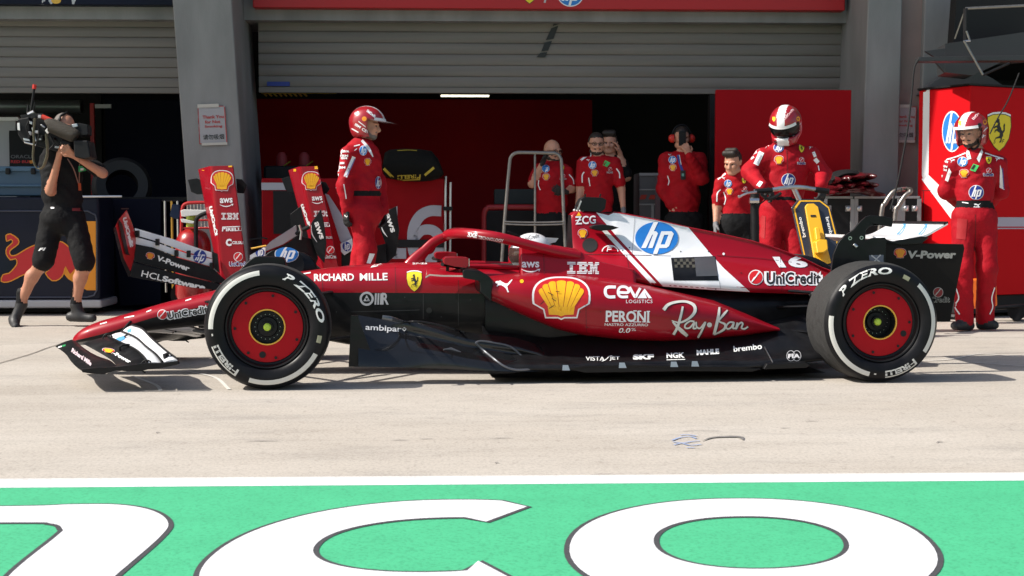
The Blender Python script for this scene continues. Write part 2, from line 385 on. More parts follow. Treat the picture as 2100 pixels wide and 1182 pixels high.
# ================================================================== SETTING
def ground_mat():
    m = bpy.data.materials.new('pit lane concrete'); m.use_nodes = True; t = m.node_tree; N = t.nodes; L = t.links; b = N['Principled BSDF']
    tc = N.new('ShaderNodeTexCoord')
    def noise(scale, stretch, det=6, rough=.6):
        mp = N.new('ShaderNodeMapping'); mp.inputs['Scale'].default_value = stretch; L.new(tc.outputs['Object'], mp.inputs[0])
        n = N.new('ShaderNodeTexNoise'); n.inputs['Scale'].default_value = scale; n.inputs['Detail'].default_value = det; n.inputs['Roughness'].default_value = rough
        L.new(mp.outputs[0], n.inputs['Vector']); return n.outputs[0]
    def ramp(fac, a, ca, bb, cb):
        r = N.new('ShaderNodeValToRGB'); r.color_ramp.elements[0].position = a; r.color_ramp.elements[0].color = (*ca, 1); r.color_ramp.elements[1].position = bb; r.color_ramp.elements[1].color = (*cb, 1)
        L.new(fac, r.inputs[0]); return r.outputs[0]
    def mul(a, c, f=1.):
        x = N.new('ShaderNodeMix'); x.data_type = 'RGBA'; x.blend_type = 'MULTIPLY'; x.inputs[0].default_value = f; L.new(a, x.inputs[6]); L.new(c, x.inputs[7]); return x.outputs[2]
    c = ramp(noise(.55, (1, 1.6, 1)), .3, (.405, .362, .312), .72, (.465, .426, .378))
    c = mul(c, ramp(noise(2.2, (.7, 1.5, 1), 9, .75), .28, (.90, .90, .90), .62, (1.03, 1.03, 1.03)), .8)     # wheel-wiped patches
    c = mul(c, ramp(noise(75., (1, .6, 1), 4, .7), .36, (.80, .80, .80), .56, (1.06, 1.06, 1.06)), .8)       # aggregate
    c = mul(c, ramp(noise(20., (1, .55, 1), 7, .8), .30, (.66, .65, .64), .46, (1.03, 1.03, 1.03)), .75)       # specks and pits
    c = mul(c, ramp(noise(1.1, (.6, 1.5, 1), 9, .8), .30, (.70, .71, .73), .47, (1, 1, 1)), .8)               # grey stains
    c = mul(c, ramp(noise(.8, (.25, 3., 1), 9, .7), .36, (.86, .855, .85), .50, (1, 1, 1)), .6)                # sweeping marks
    L.new(c, b.inputs['Base Color']); b.inputs['Roughness'].default_value = .85; b.inputs['Specular IOR Level'].default_value = .25
    bp = N.new('ShaderNodeBump'); bp.inputs['Strength'].default_value = .25; bp.inputs['Distance'].default_value = .004
    L.new(noise(160., (1, 1, 1), 5), bp.inputs['Height']); L.new(bp.outputs[0], b.inputs['Normal'])
    return m
CONC = ground_mat()
def paint_mat(name, col, dark=.82):
    m = bpy.data.materials.new(name); m.use_nodes = True; t = m.node_tree; N = t.nodes; L = t.links; b = N['Principled BSDF']
    tc = N.new('ShaderNodeTexCoord'); n = N.new('ShaderNodeTexNoise'); n.inputs['Scale'].default_value = 85; n.inputs['Detail'].default_value = 5; L.new(tc.outputs['Object'], n.inputs['Vector'])
    n2 = N.new('ShaderNodeTexNoise'); n2.inputs['Scale'].default_value = 5; n2.inputs['Detail'].default_value = 8; n2.inputs['Roughness'].default_value = .7; L.new(tc.outputs['Object'], n2.inputs['Vector'])
    r = N.new('ShaderNodeMapRange'); r.inputs[1].default_value = .33; r.inputs[2].default_value = .5; r.inputs[3].default_value = dark; r.inputs[4].default_value = 1.; L.new(n.outputs[0], r.inputs[0])
    r2 = N.new('ShaderNodeMapRange'); r2.inputs[1].default_value = .3; r2.inputs[2].default_value = .7; r2.inputs[3].default_value = .92; r2.inputs[4].default_value = 1.06; L.new(n2.outputs[0], r2.inputs[0])
    mm = N.new('ShaderNodeMath'); mm.operation = 'MULTIPLY'; L.new(r.outputs[0], mm.inputs[0]); L.new(r2.outputs[0], mm.inputs[1])
    h = N.new('ShaderNodeHueSaturation'); h.inputs['Color'].default_value = (*col, 1); L.new(mm.outputs[0], h.inputs['Value']); L.new(h.outputs[0], b.inputs['Base Color'])
    b.inputs['Roughness'].default_value = .7; b.inputs['Specular IOR Level'].default_value = .3
    bp = N.new('ShaderNodeBump'); bp.inputs['Strength'].default_value = .3; bp.inputs['Distance'].default_value = .003; L.new(n.outputs[0], bp.inputs['Height']); L.new(bp.outputs[0], b.inputs['Normal'])
    return m
PWHITE = paint_mat('white road paint', (.68, .68, .70), .86); PGREEN = paint_mat('green road paint', (.066, .42, .21), .76); PDARK = paint_mat('grey road paint', (.065, .065, .07), .8)
PWORN = paint_mat('worn white paint', (.62, .60, .58), .8)
def sheet(name, pts, z, m):
    mb = MB(); tri = tessellate_polygon([[Vector((p[0], p[1], 0)) for p in pts]]); mb.add([(p[0], p[1], z) for p in pts], [tuple(t) for t in tri], m); o = mb.build(name, smooth=0)
    for p in o.data.polygons:
        pass
    o['kind'] = 'structure'; return o
sheet('ground', [(-150, -60), (150, -60), (150, 120), (-150, 120)], 0, CONC)
gline = lambda u, v: PG(u, v)[:2]
a, b_, c_, d_ = gline(0, 1003), gline(2100, 988), gline(0, 989), gline(2100, 974)
def along(p, q, x): t = (x-p[0])/(q[0]-p[0]); return (x, p[1]+(q[1]-p[1])*t)
sheet('green_paint', [along(a, b_, -60), along(a, b_, 60), (60, -6), (-60, -6)], .004, PGREEN)
sheet('white_line', [along(a, b_, -60), along(a, b_, 60), along(c_, d_, 60), along(c_, d_, -60)], .0045, PWHITE)
e0, e1 = gline(0, 984), gline(2100, 971)
sheet('worn_line', [along(c_, d_, -60), along(c_, d_, 60), along(e0, e1, 60), along(e0, e1, -60)], .004, PWORN)
# ground letters, outline below, white above
def gz(pts): return [tuple(PG(u, v)[:2]) for u, v in pts]
def smooth2(pts, n=8): return [tuple(p) for p in catmull(pts, n, True)]
def letter(name, outer, holes, ow=.017):
    def off(P, d):
        P = np.array(P); n = len(P); out = []
        area = sum(P[i][0]*P[(i+1) % n][1]-P[(i+1) % n][0]*P[i][1] for i in range(n)); sg = 1 if area > 0 else -1
        for i in range(n):
            t = P[(i+1) % n]-P[i-1]; t /= np.linalg.norm(t)+1e-9; out.append(tuple(P[i]+np.array([t[1], -t[0]])*d*sg))
        return out
    mb = MB(); z = lambda h: (lambda x, y: (x, y, h))
    def flat(o, hs, h, m):
        loops = [o]+hs; fl = [p for l in loops for p in l]; tri = tessellate_polygon([[Vector((p[0], p[1], 0)) for p in l] for l in loops]); mb.add([(p[0], p[1], h) for p in fl], [tuple(t) for t in tri], m)
    flat(off(outer, ow*.5), [off(h, -ow*.5) for h in holes], .0058, PDARK)
    flat(off(outer, -ow*.5), [off(h, ow*.5) for h in holes], .0068, PWHITE)
    o = mb.build(name, smooth=0); o['kind'] = 'structure'; return o
def oval(cx, cy, rx, ry, sh, n=64, e=2.15):
    P = []
    for i in range(n):
        t = 2*math.pi*i/n; x = abs(math.cos(t))**(2/e)*rx*(1 if math.cos(t) > 0 else -1); y = abs(math.sin(t))**(2/e)*ry*(1 if math.sin(t) > 0 else -1); P.append((cx+x+sh*y, cy+y))
    return P
def fit_oval(L, Rr, T, sh): # left, right and top extremes in photo pixels
    l, r, t = [np.array(PG(*p)[:2]) for p in (L, Rr, T)]; cx, cy = (l[0]+r[0])/2, (l[1]+r[1])/2; return cx, cy, (r[0]-l[0])/2, t[1]-cy, sh
letter('painted_letter', oval(*fit_oval((1158, 1108), (1934, 1132), (1515, 1025.5), .12)), [oval(*fit_oval((1341, 1106), (1742, 1120), (1530, 1064), .12))])
cc = fit_oval((440, 1134), (1290, 1134), (850, 1028.5), .12); ci = fit_oval((656, 1117), (1160, 1117), (880, 1066.5), .12)
O = oval(*cc, n=120); I = oval(*ci, n=120)
ang = lambda p, c: math.degrees(math.atan2((p[1]-c[1]), (p[0]-c[0]-c[4]*(p[1]-c[1]))))
O = [p for p in O if to_px((*p, 0))[0] < 1040]; I = [p for p in I if to_px((*p, 0))[0] < 955]
def order(P, c): return sorted(P, key=lambda p: ang(p, c) % 360)
letter('painted_letter', gz([(1086, 1043)])+order(O, cc)+gz([(1100, 1215), (985, 1154)])+order(I, ci)[::-1]+gz([(1000, 1075)]), [])
mo = smooth2(gz([(-700, 1046), (-300, 1043), (0, 1041.5), (150, 1037.5), (250, 1038.5), (318, 1051), (349, 1073), (333, 1102), (240, 1185)]), 8)
half = [tuple(p) for p in catmull(gz([(-700, 1046), (0, 1041.5), (150, 1037.5), (250, 1038.5), (318, 1051), (350, 1075), (333, 1106), (238, 1190), (120, 1300)]), 8)]
inn = [tuple(p) for p in catmull(gz([(-60, 1300), (8, 1190), (112, 1103), (122, 1090), (100, 1079), (0, 1077), (-700, 1082)]), 8)]
letter('painted_letter', half+inn, [])
# marks on the concrete: cracks, a scuff, a chalked squiggle, expansion joints
mk = MB(); BLUECH = mat('blue chalk', (.24, .32, .52), .9); SCUFF = mat('rubber scuff', (.17, .16, .15), .9, var=.3, vscale=30); JOINT = mat('expansion joint', (.17, .15, .13), .95)
def gstroke(pts, wd, m, z=.004):
    q = gz(pts); L, Rr = ribbon(q, wd, 5); n = len(L); mk.add([(p[0], p[1], z) for p in L+Rr], [(i, i+1, n+i+1, n+i) for i in range(n-1)], m)
for s in ([(1378, 905), (1395, 899), (1415, 897), (1428, 901)], [(1380, 908), (1400, 910), (1420, 907), (1435, 906)], [(1382, 914), (1398, 911), (1416, 915), (1438, 913)], [(1408, 920), (1424, 920)], [(1395, 894), (1410, 893), (1428, 896)]): gstroke(s, .011, BLUECH)
gstroke([(1440, 906), (1462, 899), (1500, 897), (1518, 898), (1524, 904)], [.002, .022, .045, .03, .006], SCUFF)
gstroke([(1400, 886), (1430, 884), (1475, 885)], .006, SCUFF)
for u, v, ln in ((505, 907, 70), (860, 902, 30), (1005, 901, 50), (320, 890, 8), (1015, 952, 8), (1650, 866, 30), (1920, 910, 14), (800, 905, 40), (1600, 880, 20), (1210, 976, 60)):
    gstroke([(u, v), (u+ln*.4, v-1.5+RNG.uniform(-1, 1)), (u+ln, v-1)], [.002, .009, .002], SCUFF)
gstroke([(-40, 757), (60, 728), (115, 709), (200, 690), (330, 668)], .012, JOINT)
gstroke([(1895, 735), (2000, 728), (2160, 722)], .012, JOINT)
gstroke([(-200, 716), (60, 706), (400, 696), (900, 690), (1500, 690), (2200, 694)], .008, JOINT)
PALE = mat('old marking and sun slit', (.62, .6, .56), .9)
for s in ([(1880, 742), (1950, 738), (2010, 727), (2080, 733)], [(1990, 744), (2100, 752)], [(1960, 762), (1990, 761)], [(470, 800), (440, 775), (380, 762)], [(330, 803), (318, 790), (270, 772)]): gstroke(s, .022, PALE)  # last two strokes paint slits of sunlight inside the front wing's shadow
o = mk.build('ground_marks', smooth=0); o['kind'] = 'structure'
# ------------------------------------------------------------------ pit building
YC, YS = 14.4, 15.4
CONCW = mat('grey painted concrete', (.215, .211, .212), .8, var=.2, vscale=1.6, stretch=(2.5, 2.5, .7), bump=.1, bscale=30)
CONCB = mat('brown rendered strip', (.27, .195, .175), .8, var=.1, vscale=3, bump=.1, bscale=30)
SHUT = mat('grey shutter enamel', (.172, .152, .136), .6, var=.16, vscale=1.5, stretch=(.4, 1, 8))
NAVY = mat('navy panel', (.007, .010, .024), .5, var=.2, vscale=2, spec=.15); NAVYD = mat('dark navy wall', (.0035, .005, .014), .7, spec=.1)
REDW = mat('red wall panel', (.26, .002, .006), .6, var=.08, vscale=1.2, spec=.1); REDF = mat('red fascia', (.42, .008, .012), .5)
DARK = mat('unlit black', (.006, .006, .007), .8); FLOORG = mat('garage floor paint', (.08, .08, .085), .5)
def upright(p0, p1, Y, yb, mb, m):
    """a leaning pillar: p0 and p1 are the left and right edges, each (u,v) low and (u,v) high on the front plane"""
    a, b, c, d = PY(*p0[0], Y), PY(*p1[0], Y), PY(*p1[1], Y), PY(*p0[1], Y); k = lambda p: (p[0], yb, p[2])
    mb.hexa([a, b, k(b), k(a), d, c, k(c), k(d)], m)
m1 = MB(); upright([(402, 668), (322, -430)], [(519, 668), (447, -430)], YC, YS+.35, m1, CONCW)
o = m1.build('concrete_pillar', bev=.015); tag(o, 'leaning grey concrete pillar behind the standing red nose cones, left of the wide shutter', 'pillar')
t = thing('concrete_pillar', 'grey concrete pillar with a brown recessed strip, right of the wide shutter', 'pillar', PY(1800, 668, YC))
m1 = MB(); upright([(1757, 668), (1795, -430)], [(1836, 668), (1860, -430)], YC, YS+.35, m1, CONCW); m1.build('pier', t, bev=.015)
m1 = MB(); upright([(1822, 668), (1866, -430)], [(1880, 668), (1918, -430)], YC+.12, YS+.3, m1, CONCB); m1.build('recess_strip', t)
m1 = MB(); upright([(1875, 668), (1911, -430)], [(1990, 668), (2010, -430)], YC+.04, YS+.32, m1, CONCW); m1.build('pier', t, bev=.015)
def shutter(name, label, u0, u1, v0, v1, n, Y=YS):
    t = thing(name, label, 'shutter', PY((u0+u1)/2, v1, Y)); mb = MB()
    A, B = PY(u0, v0, Y), PY(u1, v1, Y); x0, x1, z1, z0 = A[0], B[0], A[2], B[2]; h = (z1-z0)/n; prof = []
    for i in range(n):
        zt = z1-i*h
        for f, dy in ((0, -.006), (.03, -.014), (.09, -.019), (.5, -.021), (.93, -.019), (.98, -.014)): prof.append((zt-f*h, Y+dy))
    rows = [[(x, y, z) for z, y in prof] for x in np.linspace(x0, x1, 13)]
    mb.grid(rows, SHUT); mb.grid([[(p[0], p[1]+.04, p[2]) for p in r] for r in rows], SHUT); mb.build('curtain', t, smooth=40)
    mb = MB(); mb.box(((x0+x1)/2, Y, z0-.03), (x1-x0, .07, .06), SHUT); mb.build('bottom_bar', t, bev=.006)
    return t, A, B
sh, A, B = shutter('roller_shutter', 'wide grey roller shutter half raised over the red garage', 530, 1724, 18, 183, 7)
mb = MB()
for q in ([(1146, 27), (1160, 25), (1148, 49), (1133, 54)], [(1131, 58), (1145, 53), (1135, 80), (1119, 83)], [(1117, 88), (1132, 84), (1124, 104), (1110, 106)], [(1108, 109), (1122, 107), (1118, 118), (1100, 118)]):
    mb.add([PY(u, v, YS-.032) for u, v in q], [(0, 1, 2, 3)], LETK)
mb.box(PY(571, 172.5, YS-.035), (.24, .02, .045), NAVYL); mb.build('marking', sh, smooth=0)
shutter('roller_shutter', 'grey roller shutter half raised over the navy garage at the left', -260, 400, 12, 181, 8)
def fbox(mb, u0, v0, u1, v1, Y, dy, m):
    A, B = PY(u0, v0, Y), PY(u1, v1, Y); mb.hexa([(A[0], Y, B[2]), (B[0], Y, B[2]), (B[0], Y+dy, B[2]), (A[0], Y+dy, B[2]), (A[0], Y, A[2]), (B[0], Y, A[2]), (B[0], Y+dy, A[2]), (A[0], Y+dy, A[2])], m); return A, B
mb = MB(); fbox(mb, 516, -230, 1733, 22, 15.05, .2, REDF); fas = mb.build('fascia_sign', bev=.01); tag(fas, 'red fascia sign above the wide shutter, cut off by the top edge', 'sign')
D = Decal(fas); crest(D, (1086, -20), 20, 27); hp(D, (1170, -14), 26, 26); D.poly([(1122, -30), (1126, -30), (1119, 6), (1115, 6)], GREY); D.build('emblem', fas, gap=.002)
mb = MB(); fbox(mb, -260, -230, 372, 11, 15.05, .2, NAVY); fas2 = mb.build('fascia_sign', bev=.01); tag(fas2, 'navy fascia sign with a gold disc above the left shutter', 'sign')
D = Decal(fas2); D.poly(arc(115, 2, 10, 6), GOLD); D.poly([(88, -6), (95, -6), (90, 10), (84, 10)], GREY); D.poly([(146, -6), (158, -6), (152, 9), (148, 9)], GREY); D.poly([(104, -2), (108, 8), (104, 9), (99, 2)], GREY); D.build('emblem', fas2, gap=.002)
# building mass, roof overhang, garage rooms
mb = MB(); mb.box((0, 15.7, 5.2), (90, 1.0, 4.3), CONCW); mb.box((0, 24, 7.4), (90, 17, .4), CONCW)
mb.box((0, 15.7, 7.05), (90, 5.0, .35), CONCW); mb.build('pit_building'); bpy.data.objects['pit_building']['label'] = 'long concrete pit building whose roof overhangs the garage doors'; bpy.data.objects['pit_building']['category'] = 'building'
sheet('garage_floor', [(-45, YC+.5), (45, YC+.5), (45, 24), (-45, 24)], .004, FLOORG)
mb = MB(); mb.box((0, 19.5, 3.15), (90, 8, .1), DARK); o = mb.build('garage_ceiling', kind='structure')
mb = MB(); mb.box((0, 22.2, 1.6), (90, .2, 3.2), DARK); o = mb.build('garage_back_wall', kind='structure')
mb = MB(); fbox(mb, 500, 203, 1213, 720, 18.6, .08, REDW); o = mb.build('partition_wall', kind=None); tag(o, 'dark red partition wall at the back of the red garage', 'wall')
mb = MB(); fbox(mb, 1213, 150, 1380, 720, 20.3, .08, DARK); o = mb.build('partition_wall'); tag(o, 'black sheet across the dark opening behind the men in the garage', 'wall')  # black sheet put where the garage opening is only dark
mb = MB(); fbox(mb, 1469, 184, 1740, 690, 14.15, .07, REDW); o = mb.build('screen_panel', bev=.006); tag(o, 'tall plain red screen panel behind the helmeted man with the jack', 'screen')
mb = MB(); fbox(mb, 1456, 195, 1469, 690, 14.9, .12, SATIN); o = mb.build('door_post'); tag(o, 'black door post at the left edge of the red screen panel', 'post')
LAMP = mat('lit tube', (1., .93, .70), .5, emit=2.6)
t = thing('strip_light', 'lit fluorescent strip light under the garage ceiling', 'lamp', PY(953, 197, 17.5)); mb = MB(); fbox(mb, 904, 195, 1003, 198.5, 17.5, .05, LAMP); mb.build('tube', t, bev=.006)
mb = MB(); fbox(mb, 900, 189, 1008, 194.5, 17.5, .07, SATIN); mb.build('housing', t)
# gold-coloured truss tubes above the red partition
mb = MB()
for i, u in enumerate(np.linspace(540, 622, 9)): mb.tube([PY(u, 191, 18.2), PY(u+7, 197.5, 18.25)], .012, GOLD, 6)
mb.tube([PY(536, 190, 18.2), PY(690, 190, 18.2)], .018, GOLD, 6)
o = mb.build('lighting_truss'); tag(o, 'brassy lighting truss peeping out under the shutter at the left of the garage', 'truss')
# the navy garage at the left
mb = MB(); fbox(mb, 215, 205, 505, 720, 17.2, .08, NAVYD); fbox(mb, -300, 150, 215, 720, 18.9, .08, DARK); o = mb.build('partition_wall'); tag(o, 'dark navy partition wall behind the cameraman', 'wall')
mb = MB(); mb.tube([PY(-200, 219, 17.6), PY(168, 219, 17.6)], .085, mat('grey duct', (.2, .2, .2), .35, metal=.6), 24); o = mb.build('air_duct'); tag(o, 'thick grey air duct running across the navy garage', 'duct')
mb = MB(); fbox(mb, 184, 212, 195, 400, 16.9, .05, REDF); fbox(mb, 194.5, 214, 228, 222, 16.88, .03, GREY); o = mb.build('marker_post'); tag(o, 'thin red post with a white tag beside the cameraman', 'post')
t = thing('equipment_cabinet', 'light grey cabinet with a black screen at the left edge', 'cabinet', PY(40, 420, 16.4)); mb = MB()
LG = mat('light grey enamel', (.42, .42, .44), .5); fbox(mb, -120, 245, 38, 560, 16.45, .5, LG); mb.build('body', t, bev=.01)
mb = MB(); fbox(mb, 18, 268, 92, 348, 16.36, .06, DARK); sc = mb.build('screen', t, bev=.004)
mb = MB(); fbox(mb, -120, 240, 38, 248, 16.40, .6, WHITE); mb.build('top', t, bev=.004)
D = Decal(sc); D.text('ORACLE', (22, 325), (70, 325), 7, mat('dim grey lettering', (.16, .16, .17), .6), bold=.01); D.text('RED BULL', (22, 335), (69, 335), 6, LETR, bold=.03); D.poly([(60, 330), (70, 328), (70, 335), (62, 336)], ORNG); D.build('lettering', sc, gap=.002)
# cabinet with the bull
t = thing('equipment_cabinet', 'dark navy cabinet with a red bull emblem behind the cameraman', 'cabinet', PY(90, 645, 14.35))
CB = mat('navy cabinet', (.007, .009, .022), .45, coat=.08, var=.15, vscale=3, spec=.2)
mb = MB(); fbox(mb, -240, 404, 206, 616, 14.35, .62, CB); body = mb.build('body', t, bev=.03)
mb = MB(); fbox(mb, -240, 616.5, 208, 632, 14.32, .68, mat('pale skirt', (.42, .42, .44), .5)); mb.build('skirt', t, bev=.02)
mb = MB(); fbox(mb, -230, 632, 190, 640, 14.5, .4, DARK); mb.build('plinth', t)
mb = MB(); q = [PY(u, v, 14.345) for u, v in [(-230, 433), (180, 433), (196, 441), (199, 455), (199, 595), (193, 606), (178, 610), (-230, 610)]]
mb.tube(q, .009, mat('cabinet trim', (.06, .065, .09), .3, metal=.5), 8); mb.build('trim', t)
mb = MB(); mb.tube([PY(u, 400+v, 14.33) for u, v in [(100, 4), (250, 3)]], .012, CHROME, 8); mb.build('rail', t)
D = Decal(body); z = lambda p: (p[0]/3.283, 320+p[1]/3.283)
D.poly([z(p) for p in [(560, 440), (645, 440), (645, 905), (585, 905), (540, 880), (460, 830), (400, 760), (470, 600), (520, 480)]], ORNG, 0)
bull = [(40, 535), (70, 525), (122, 560), (122, 595), (78, 628), (64, 650), (78, 672), (115, 665), (180, 625), (250, 595), (330, 570), (420, 580), (470, 620), (540, 660), (590, 640), (600, 680), (560, 740), (510, 760), (470, 800), (440, 745), (430, 790), (400, 830), (350, 840), (305, 790), (330, 770), (290, 775), (220, 800), (160, 800), (100, 830), (50, 850), (8, 845), (20, 800), (60, 790), (100, 750), (115, 720), (105, 692), (70, 700), (42, 660), (47, 618), (84, 585), (75, 562), (45, 575)]
D.poly([z(p) for p in bull], LETR, 1); D.stroke([z(p) for p in bull+bull[:1]], 2.3, ORNG, 2, smooth=2)
D.build('emblem', body, gap=.002)
mb = MB(); fbox(mb, -240, 343, 92, 402, 14.5, .45, mat('blue case', (.035, .08, .14), .45)); fbox(mb, -240, 341, 92, 352, 14.47, .5, mat('blue case lid', (.05, .11, .18), .4)); fbox(mb, -240, 378, 92, 384, 14.47, .5, MATS['blue case lid'])
for u in (10, 62): fbox(mb, u, 345, u+10, 358, 14.44, .04, SATIN)
o = mb.build('storage_case', bev=.012); tag(o, 'blue lidded storage case lying on the bull cabinet', 'case')
mb = MB()
for r, h in ((.30, .0),): mb.lathe([(.17, -.14), (.27, -.15), (.31, -.11), (.32, 0), (.31, .11), (.27, .15), (.17, .14), (.17, -.14)], mat('black wrapped tyre', (.008, .008, .009), .6), Matrix.Translation(Vector(PY(250, 385, 15.6)))@Matrix.Rotation(R(80), 4, 'X')@Matrix.Rotation(R(14), 4, 'Y'), 36)
o = mb.build('spare_tyre'); tag(o, 'black tyre standing upright on the navy garage worktop behind the cameraman', 'tyre')
mb = MB(); fbox(mb, 200, 404, 420, 412, 15.3, .6, SATIN); fbox(mb, 205, 412, 415, 640, 15.35, .5, NAVYD); o = mb.build('workbench', bev=.006); tag(o, 'black workbench beside the navy garage wall', 'workbench')
# no-smoking notices
def notice(name, label, q, Y, holder):
    t = thing(name, label, 'sign', PY(*q[3], Y)); mb = MB(); PAPER = mat('grey paper', (.36, .35, .37), .8); P = [PY(u, v, Y-.012) for u, v in q]
    mb.add(P+[p+np.array([0, .008, 0]) for p in P], [(0, 1, 2, 3), (7, 6, 5, 4), (0, 4, 5, 1), (1, 5, 6, 2), (2, 6, 7, 3), (3, 7, 4, 0)], PAPER); s = mb.build('paper', t, smooth=0)
    D = Decal(s); q = np.array(q, float); f = lambda a, b: tuple((q[0]*(1-a)+q[1]*a)*(1-b)+(q[3]*(1-a)+q[2]*a)*b)
    RL = mat('red print', (.42, .04, .04), .7)
    D.poly([f(0, 0), f(1, 0), f(1, 1), f(0, 1)], RL, 0, holes=[[f(.03, .02), f(.97, .02), f(.97, .98), f(.03, .98)]])
    h = (q[3]-q[0])[1]
    for i, (tx, a, b) in enumerate((('Thank You', .16, .94), ('for Not', .24, .80), ('Smoking', .22, .86))):
        y = .33+.13*i; D.text(tx, f(a, y), f(b, y), h*.085, RL, 1, bold=.03)
    D.text('请勿吸烟', f(.14, .89), f(.90, .89), h*.14, LETK, 1, bold=.01); D.build('lettering', s, gap=.0015)
    mb = MB(); g = lambda a, b, dy: PY(*f(a, b), Y-dy)
    for b0, b1, a0, a1 in ((-.06, .03, .0, .78), (.97, 1.04, .08, 1.)): mb.add([g(a0, b0, .02), g(a1, b0, .02), g(a1, b1, .02), g(a0, b1, .02)], [(0, 1, 2, 3)], mat('pale tape', (.5, .47, .43), .8))
    mb.build('tape', t, smooth=0); return t
notice('notice_sign', 'paper no-smoking notice taped to the leaning pillar left of the wide shutter', [(405, 219), (461, 217), (466, 294), (409, 296)], YC, None)
notice('notice_sign', 'paper no-smoking notice taped to the brown strip left of the red kiosk', [(1832, 219), (1880, 219), (1877, 290), (1827, 290)], YC+.10, None)
# ================================================================== THE RACING CAR (x to the rear from the front axle, y away from the camera)
car = thing('racing_car', 'red single-seater racing car with a white engine cover, crossing the pit lane', 'race car', CARO, CARA)
def fit(pts, yl, n=6):                                      # a traced edge -> z as a function of x
    q = np.array([PC(u, v, yl(u) if callable(yl) else yl) for u, v in pts]); q = q[np.argsort(q[:, 0])]
    return lambda x: float(np.interp(x, q[:, 0], q[:, 1]))
def tab(pairs): a = np.array(pairs, float); return lambda x: float(np.interp(x, a[:, 0], a[:, 1]))
def smoothf(f, d): return lambda x: sum(f(x+d*k)*w for k, w in ((-1, .25), (-.5, .25), (0, .0), (.5, .25), (1, .25)))
ux = lambda u, yl=0.: PC(u, 560, yl)[0]                     # photo column -> car x
cpart = lambda mb, name, **k: mb.build(name, car, world=False, **k)
# ---- nose and monocoque
XT = ux(149)
wN = smoothf(tab([(XT, .015), (XT+.02, .07), (XT+.09, .105), (XT+.25, .13), (-.55, .15), (0, .2), (.5, .25), (.9, .30), (1.3, .35), (2.4, .37)]), .02)
topN = fit([(149, 697), (153, 689), (161, 681), (172, 673), (190, 664.5), (209, 657.5), (261, 643.5), (330, 623), (388, 608.5), (439, 596), (500, 581), (560, 568), (614, 557.5), (640, 554.5), (671, 549.5), (720, 545), (757, 542.5), (820, 538.5), (896, 538.5), (961, 544), (1040, 546), (1100, 546), (1230, 540)], 0.)
spl = fit([(149, 701), (160, 697), (200, 688), (240, 677), (272, 664.5), (318, 650.5), (360, 641), (415, 629.5), (500, 616), (600, 605), (661, 600.5), (760, 600.5), (980, 602), (1060, 604), (1230, 606)], lambda u: -wN(ux(u)))
botN = fit([(149, 704), (165, 704), (200, 700), (250, 691), (300, 681), (380, 673), (450, 668), (520, 672), (600, 690), (720, 712), (1230, 712)], lambda u: -.8*wN(ux(u)))
xs = np.concatenate([XT+np.linspace(0, 1, 14)**2*.3, np.linspace(XT+.34, ux(1230), 60)])
rows = []
for x in xs:
    wv, zt, zs, zb = wN(x), topN(x), spl(x), botN(x); zt = max(zt, zs+.005); zb = min(zb, zs-.004); half = []
    e = 2.5 if x < .4 else 3.0
    for t in np.linspace(0, 90, 13): half.append((wv*math.sin(R(t))**(2/e), zs+(zt-zs)*math.cos(R(t))**(2/e)))
    for t in np.linspace(90, 180, 11)[1:]: half.append((wv*max(0., math.sin(R(t)))**(2/3.5), zs-(zs-zb)*abs(math.cos(R(t)))**(2/3.5)))
    ring = [(x, -y, z) for y, z in half]+[(x, y, z) for y, z in half[-2:0:-1]]; rows.append(ring)
mb = MB(); NR = len(rows[0]); mb.grid(rows, lambda i, j: RED if (j < 12 or j >= NR-12) else BLACK, closed=True, capends=True); body = cpart(mb, 'monocoque', smooth=50)
# ---- engine cover
topE = fit([(1168, 441), (1172, 435.5), (1180, 433), (1222, 433), (1250, 439.5), (1257, 434), (1270, 435.5), (1340, 448.5), (1410, 465), (1475, 478), (1540, 492.5), (1580, 504), (1615, 516.5), (1650, 530), (1686, 548), (1712, 557), (1760, 575)], 0.)
wE = tab([(ux(u), a) for u, a in [(1168, .33), (1250, .40), (1330, .42), (1420, .41), (1540, .35), (1640, .26), (1760, .18)]])
botE = fit([(1168, 572), (1295, 577), (1358, 587), (1450, 593.5), (1538, 598.5), (1669, 603), (1760, 606)], lambda u: -wE(ux(u)))
aE = tab([(ux(u), a) for u, a in [(1168, .085), (1215, .075), (1260, .05), (1320, .03), (1420, .014), (1700, .012), (1760, .06)]])
bE = tab([(ux(u), a) for u, a in [(1168, .135), (1240, .15), (1300, .15), (1400, .12), (1540, .095), (1640, .10), (1760, .10)]])
cE = tab([(ux(u), a) for u, a in [(1168, .22), (1240, .30), (1330, .35), (1420, .345), (1540, .28), (1640, .20), (1760, .15)]])
rows = []
for x in np.concatenate([[ux(1168), ux(1169.5)], np.linspace(ux(1172), ux(1758), 90)]):
    zt, zb = topE(x), botE(x); h = zt-zb; A, B, Cc, Wd = aE(x), bE(x), cE(x), wE(x)
    half = catmull([(0, zt), (A*.7, zt-.006), (A, zt-.03-.02*h), (B, zb+.55*h), (Cc, zb+.27*h), (Wd*.985, zb+.10*h), (Wd, zb+.012), (Wd*.97, zb-.004)], 4)
    rows.append([(x, -y, z) for y, z in half]+[(x, y, z) for y, z in half[-1:0:-1]])
mb = MB(); mb.grid(rows, RED, closed=True); n = len(rows[0])
k = len(mb.v); mb.v += [rows[0][j] for j in range(n)]; mb.f.append(tuple(range(k, k+n))); mb.m.append(mb.mi(BLACK))
cover = cpart(mb, 'engine_cover', smooth=50)
